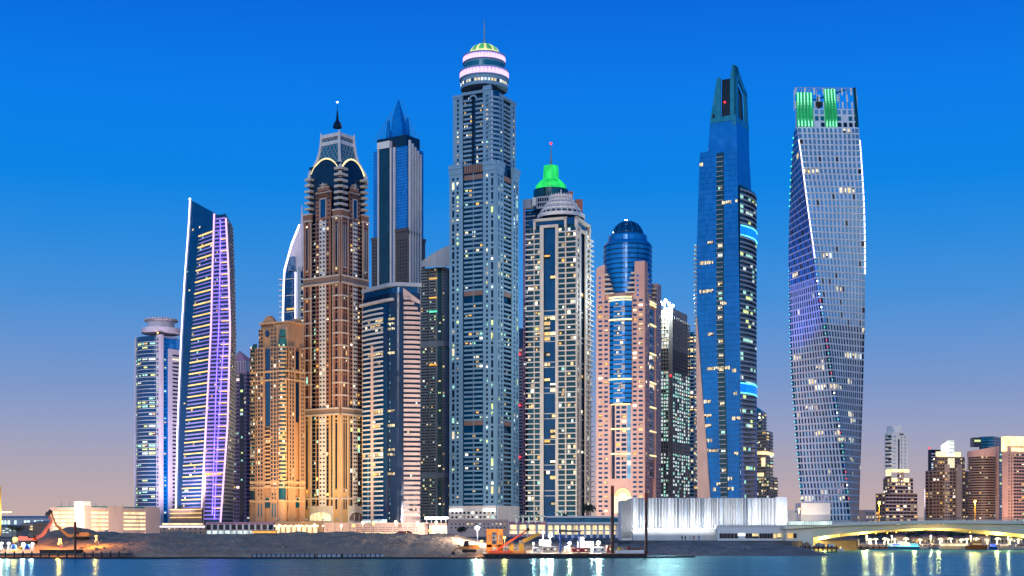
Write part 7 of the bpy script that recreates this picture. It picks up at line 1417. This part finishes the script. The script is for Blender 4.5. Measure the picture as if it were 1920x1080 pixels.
q = MB('concrete_dark'); q.rings([[(X(1047, Y), Y - 1, Z(992.5, Y)), (X(1047, Y), Y + 3, Z(992.5, Y)), (X(1047, Y), Y + 3, Z(997, Y)), (X(1047, Y), Y - 1, Z(997, Y))], [(X(1089, Y), Y - 1, Z(996, Y)), (X(1089, Y), Y + 3, Z(996, Y)), (X(1089, Y), Y + 3, Z(998.5, Y)), (X(1089, Y), Y - 1, Z(998.5, Y))]]); q.build('roof_plate', o)
for a, b in (((1050, 1030), (1085, 1000)), ((1050, 1000), (1085, 1030))): q = MB('blue_steel'); q.tube(P(*a, Y + .2), P(*b, Y + .2), .1, None, 5); q.build('brace', o)
def cabin(px0, px1, y0, y1, Y, m_, lb, roof='canopy_grey'):
    o = root('site_cabin', (X((px0 + px1) / 2, Y), Y, Z(y1, Y)), lb, 'cabin', 'site cabins and containers'); q = MB(m_); q.box(X(px0, Y), X(px1, Y), Y, Y + 2.6, Z(y1, Y), Z(y0, Y)); q.build('walls', o); q = MB(roof); q.box(X(px0, Y) - .08, X(px1, Y) + .08, Y - .1, Y + 2.7, Z(y0, Y), Z(y0 - 1, Y)); q.build('roof', o); f = Fc((X(px0, Y), Y), (X(px1, Y), Y)); n = max(2, int((px1 - px0) / 6))
    for k in range(n): q = MB('lit_cream' if k % 2 else 'glass_black'); quad(q, f, f.L * (k + .25) / n, f.L * (k + .75) / n, Z(y0 + (y1 - y0) * .6, Y), Z(y0 + (y1 - y0) * .25, Y), .03); q.build('window', o)
    for k in range(int((px1 - px0) / 2.5)): q = MB(m_); 
    return o
cabin(1011, 1033, 1013, 1023, 362, 'boat_white', 'white site cabin with lit windows left of the blue gantry'); cabin(1000, 1014, 1028, 1036, 354, 'white_paint', 'small white site box on the barge deck'); cabin(1083, 1113, 1016, 1026, 362, 'boat_white', 'long white site cabin right of the blue gantry'); cabin(1073, 1102, 1029, 1035.5, 353, 'paper_red', 'red container on the barge deck', 'paper_red'); cabin(1018, 1044, 1026, 1035, 357, 'stone_beige', 'beige container on the barge left of the gantry post'); cabin(1112, 1140, 1027, 1036, 355, 'white_paint', 'white container left of the taller pile'); cabin(1138, 1146, 1024, 1037, 353, 'excavator_red', 'red orange machine box beside the taller pile', 'excavator_orange'); cabin(922, 936, 1004, 1014, 372, 'stone_beige', 'small cabin seen through the orange portal rig')
for i, (px, yb, h_, m_, lb) in enumerate(((1063, 1034, 10, 'stone_beige', 'beige upright silo tank in the yard'), (1090, 1015, 9, 'stone_white', 'pale round tank on the long white cabin'), (26, 1030, 9, 'tank_blue', 'blue tank on the left jetty, left one'), (51, 1030, 9, 'tank_blue', 'blue tank on the left jetty beside the yellow drum'), (40, 1030, 6, 'excavator_yellow', 'yellow drum between the two blue tanks'))):
    Y = 358 if px > 500 else 346; b = P(px, yb, Y); s = Y / F; o = root('storage_tank', b, lb, 'tank', 'tanks on the site'); q = MB(m_); r = h_ * s * .55; q.lathe(b.x, b.y, [(r, b.z), (r, b.z + h_ * s * .8), (r * .6, b.z + h_ * s), (.1, b.z + h_ * s * 1.02)], 16); q.build('shell', o); q = MB('black_hull'); q.lathe(b.x, b.y, [(r * 1.05, b.z + h_ * s * .35), (r * 1.05, b.z + h_ * s * .4)], 16); q.build('hoop', o)
def worklight(px, y, yb, Y, e, r, lb, col=(1, .95, .85), bulb='bulb_white', g='work lights in the yard'):
    b = P(px, yb, Y); t = P(px, y, Y); o = root('work_light', b, lb, 'work light', g); q = MB('pole_grey'); q.tube(b, t, .1, .07, 6)
    for k in range(3): a = 2 * pi * k / 3; q.tube(b + Vector((.7 * cos(a), .7 * sin(a), 0)), b + Vector((0, 0, 1.2)), .05, None, 5)
    q.build('mast', o); q = MB('pole_grey'); q.box(t.x - r * 1.1, t.x + r * 1.1, t.y + r * .5, t.y + r, t.z - r * .7, t.z + r * .7); q.build('housing', o); q = MB(bulb); q.ball(t, r, 12, 8); q.build('lamp_head', o)
    if e: point(o, t + Vector((0, -r - .5, 0)), e * .4, col, r * 1.3)
    return o
for i, (px, y, e, r, lb) in enumerate(((895, 990, 26000, .85, 'brightest white work light on a mast left of the orange rig'), (1018, 998, 7000, .5, 'white work light behind the yellow jib'), (1032, 1004, 16000, .75, 'large white work light left of the blue gantry'), (1068, 1018, 7000, .6, 'warm work light under the gantry roof'), (1122, 1018, 16000, .75, 'large white work light left of the taller pile'), (1110, 1028, 3000, .35, 'small work light low beside the long white cabin'), (1000, 1019, 2500, .3, 'small work light beside the yellow crane'))): worklight(px, y, 1036, 358 if i else 378, e, r * .62, lb, (1, .97, .88) if i != 3 else (1, .85, .5))
for i, (px, y, lb) in enumerate(((3, 1019, 'white work lamp at the far left of the jetty'), (16, 1019, 'white work lamp above the left blue tank'), (44, 1020, 'white work lamp above the yellow drum'), (61, 1020, 'white work lamp right of the blue tanks'))): worklight(px, y, 1033, 347, 1800 if i % 2 else 5000, .3, lb, (1, .95, .85), 'bulb_white', 'work lamps on the left jetty')
worklight(28, 1011, 1018, 356, 3500, .55, 'orange sodium work lamp beside the red excavator', (1, .5, .1), 'bulb_sodium', 'work lamps on the left jetty'); worklight(112, 1012, 1021, 356, 9000, .3, 'orange work lamp at the foot of the lit mound', (1, .42, .06), 'bulb_sodium', 'work lamps on the left jetty'); worklight(180, 1006, 1018, 362, 5000, .25, 'orange work lamp right of the short dark pile', (1, .42, .06), 'bulb_sodium', 'work lamps on the left jetty')
worklight(903, 1015, 1036, 351, 2500, .3, 'orange work lamp beside the low orange excavator', (1, .5, .1), 'bulb_sodium'); worklight(946, 1008, 1036, 350, 3500, .3, 'orange work lamp on the portal rig', (1, .55, .12), 'bulb_sodium')
o = root('lit_mast', P(0.5, 1004, 520), 'tall yellow lit mast with a side arm at the left picture edge', 'mast'); q = MB('excavator_yellow'); q.tube(P(.5, 1004, 520), P(.5, 912, 520), .35, .25); q.build('pole', o); q = MB('lit_warm'); q.tube(P(1, 960, 519.6), P(22, 960, 519.6), .25, .2); q.build('arm', o); point(o, P(4, 965, 517), 5000, (1, .8, .35), .4)
for i, (px, yt) in enumerate(((24, 983), (36, 985))): tree(px, yt, 1003, 640, 20, 'dark tree at far left, ' + ('left one' if i == 0 else 'right one') + ' of the pair by the low sheds', 260)
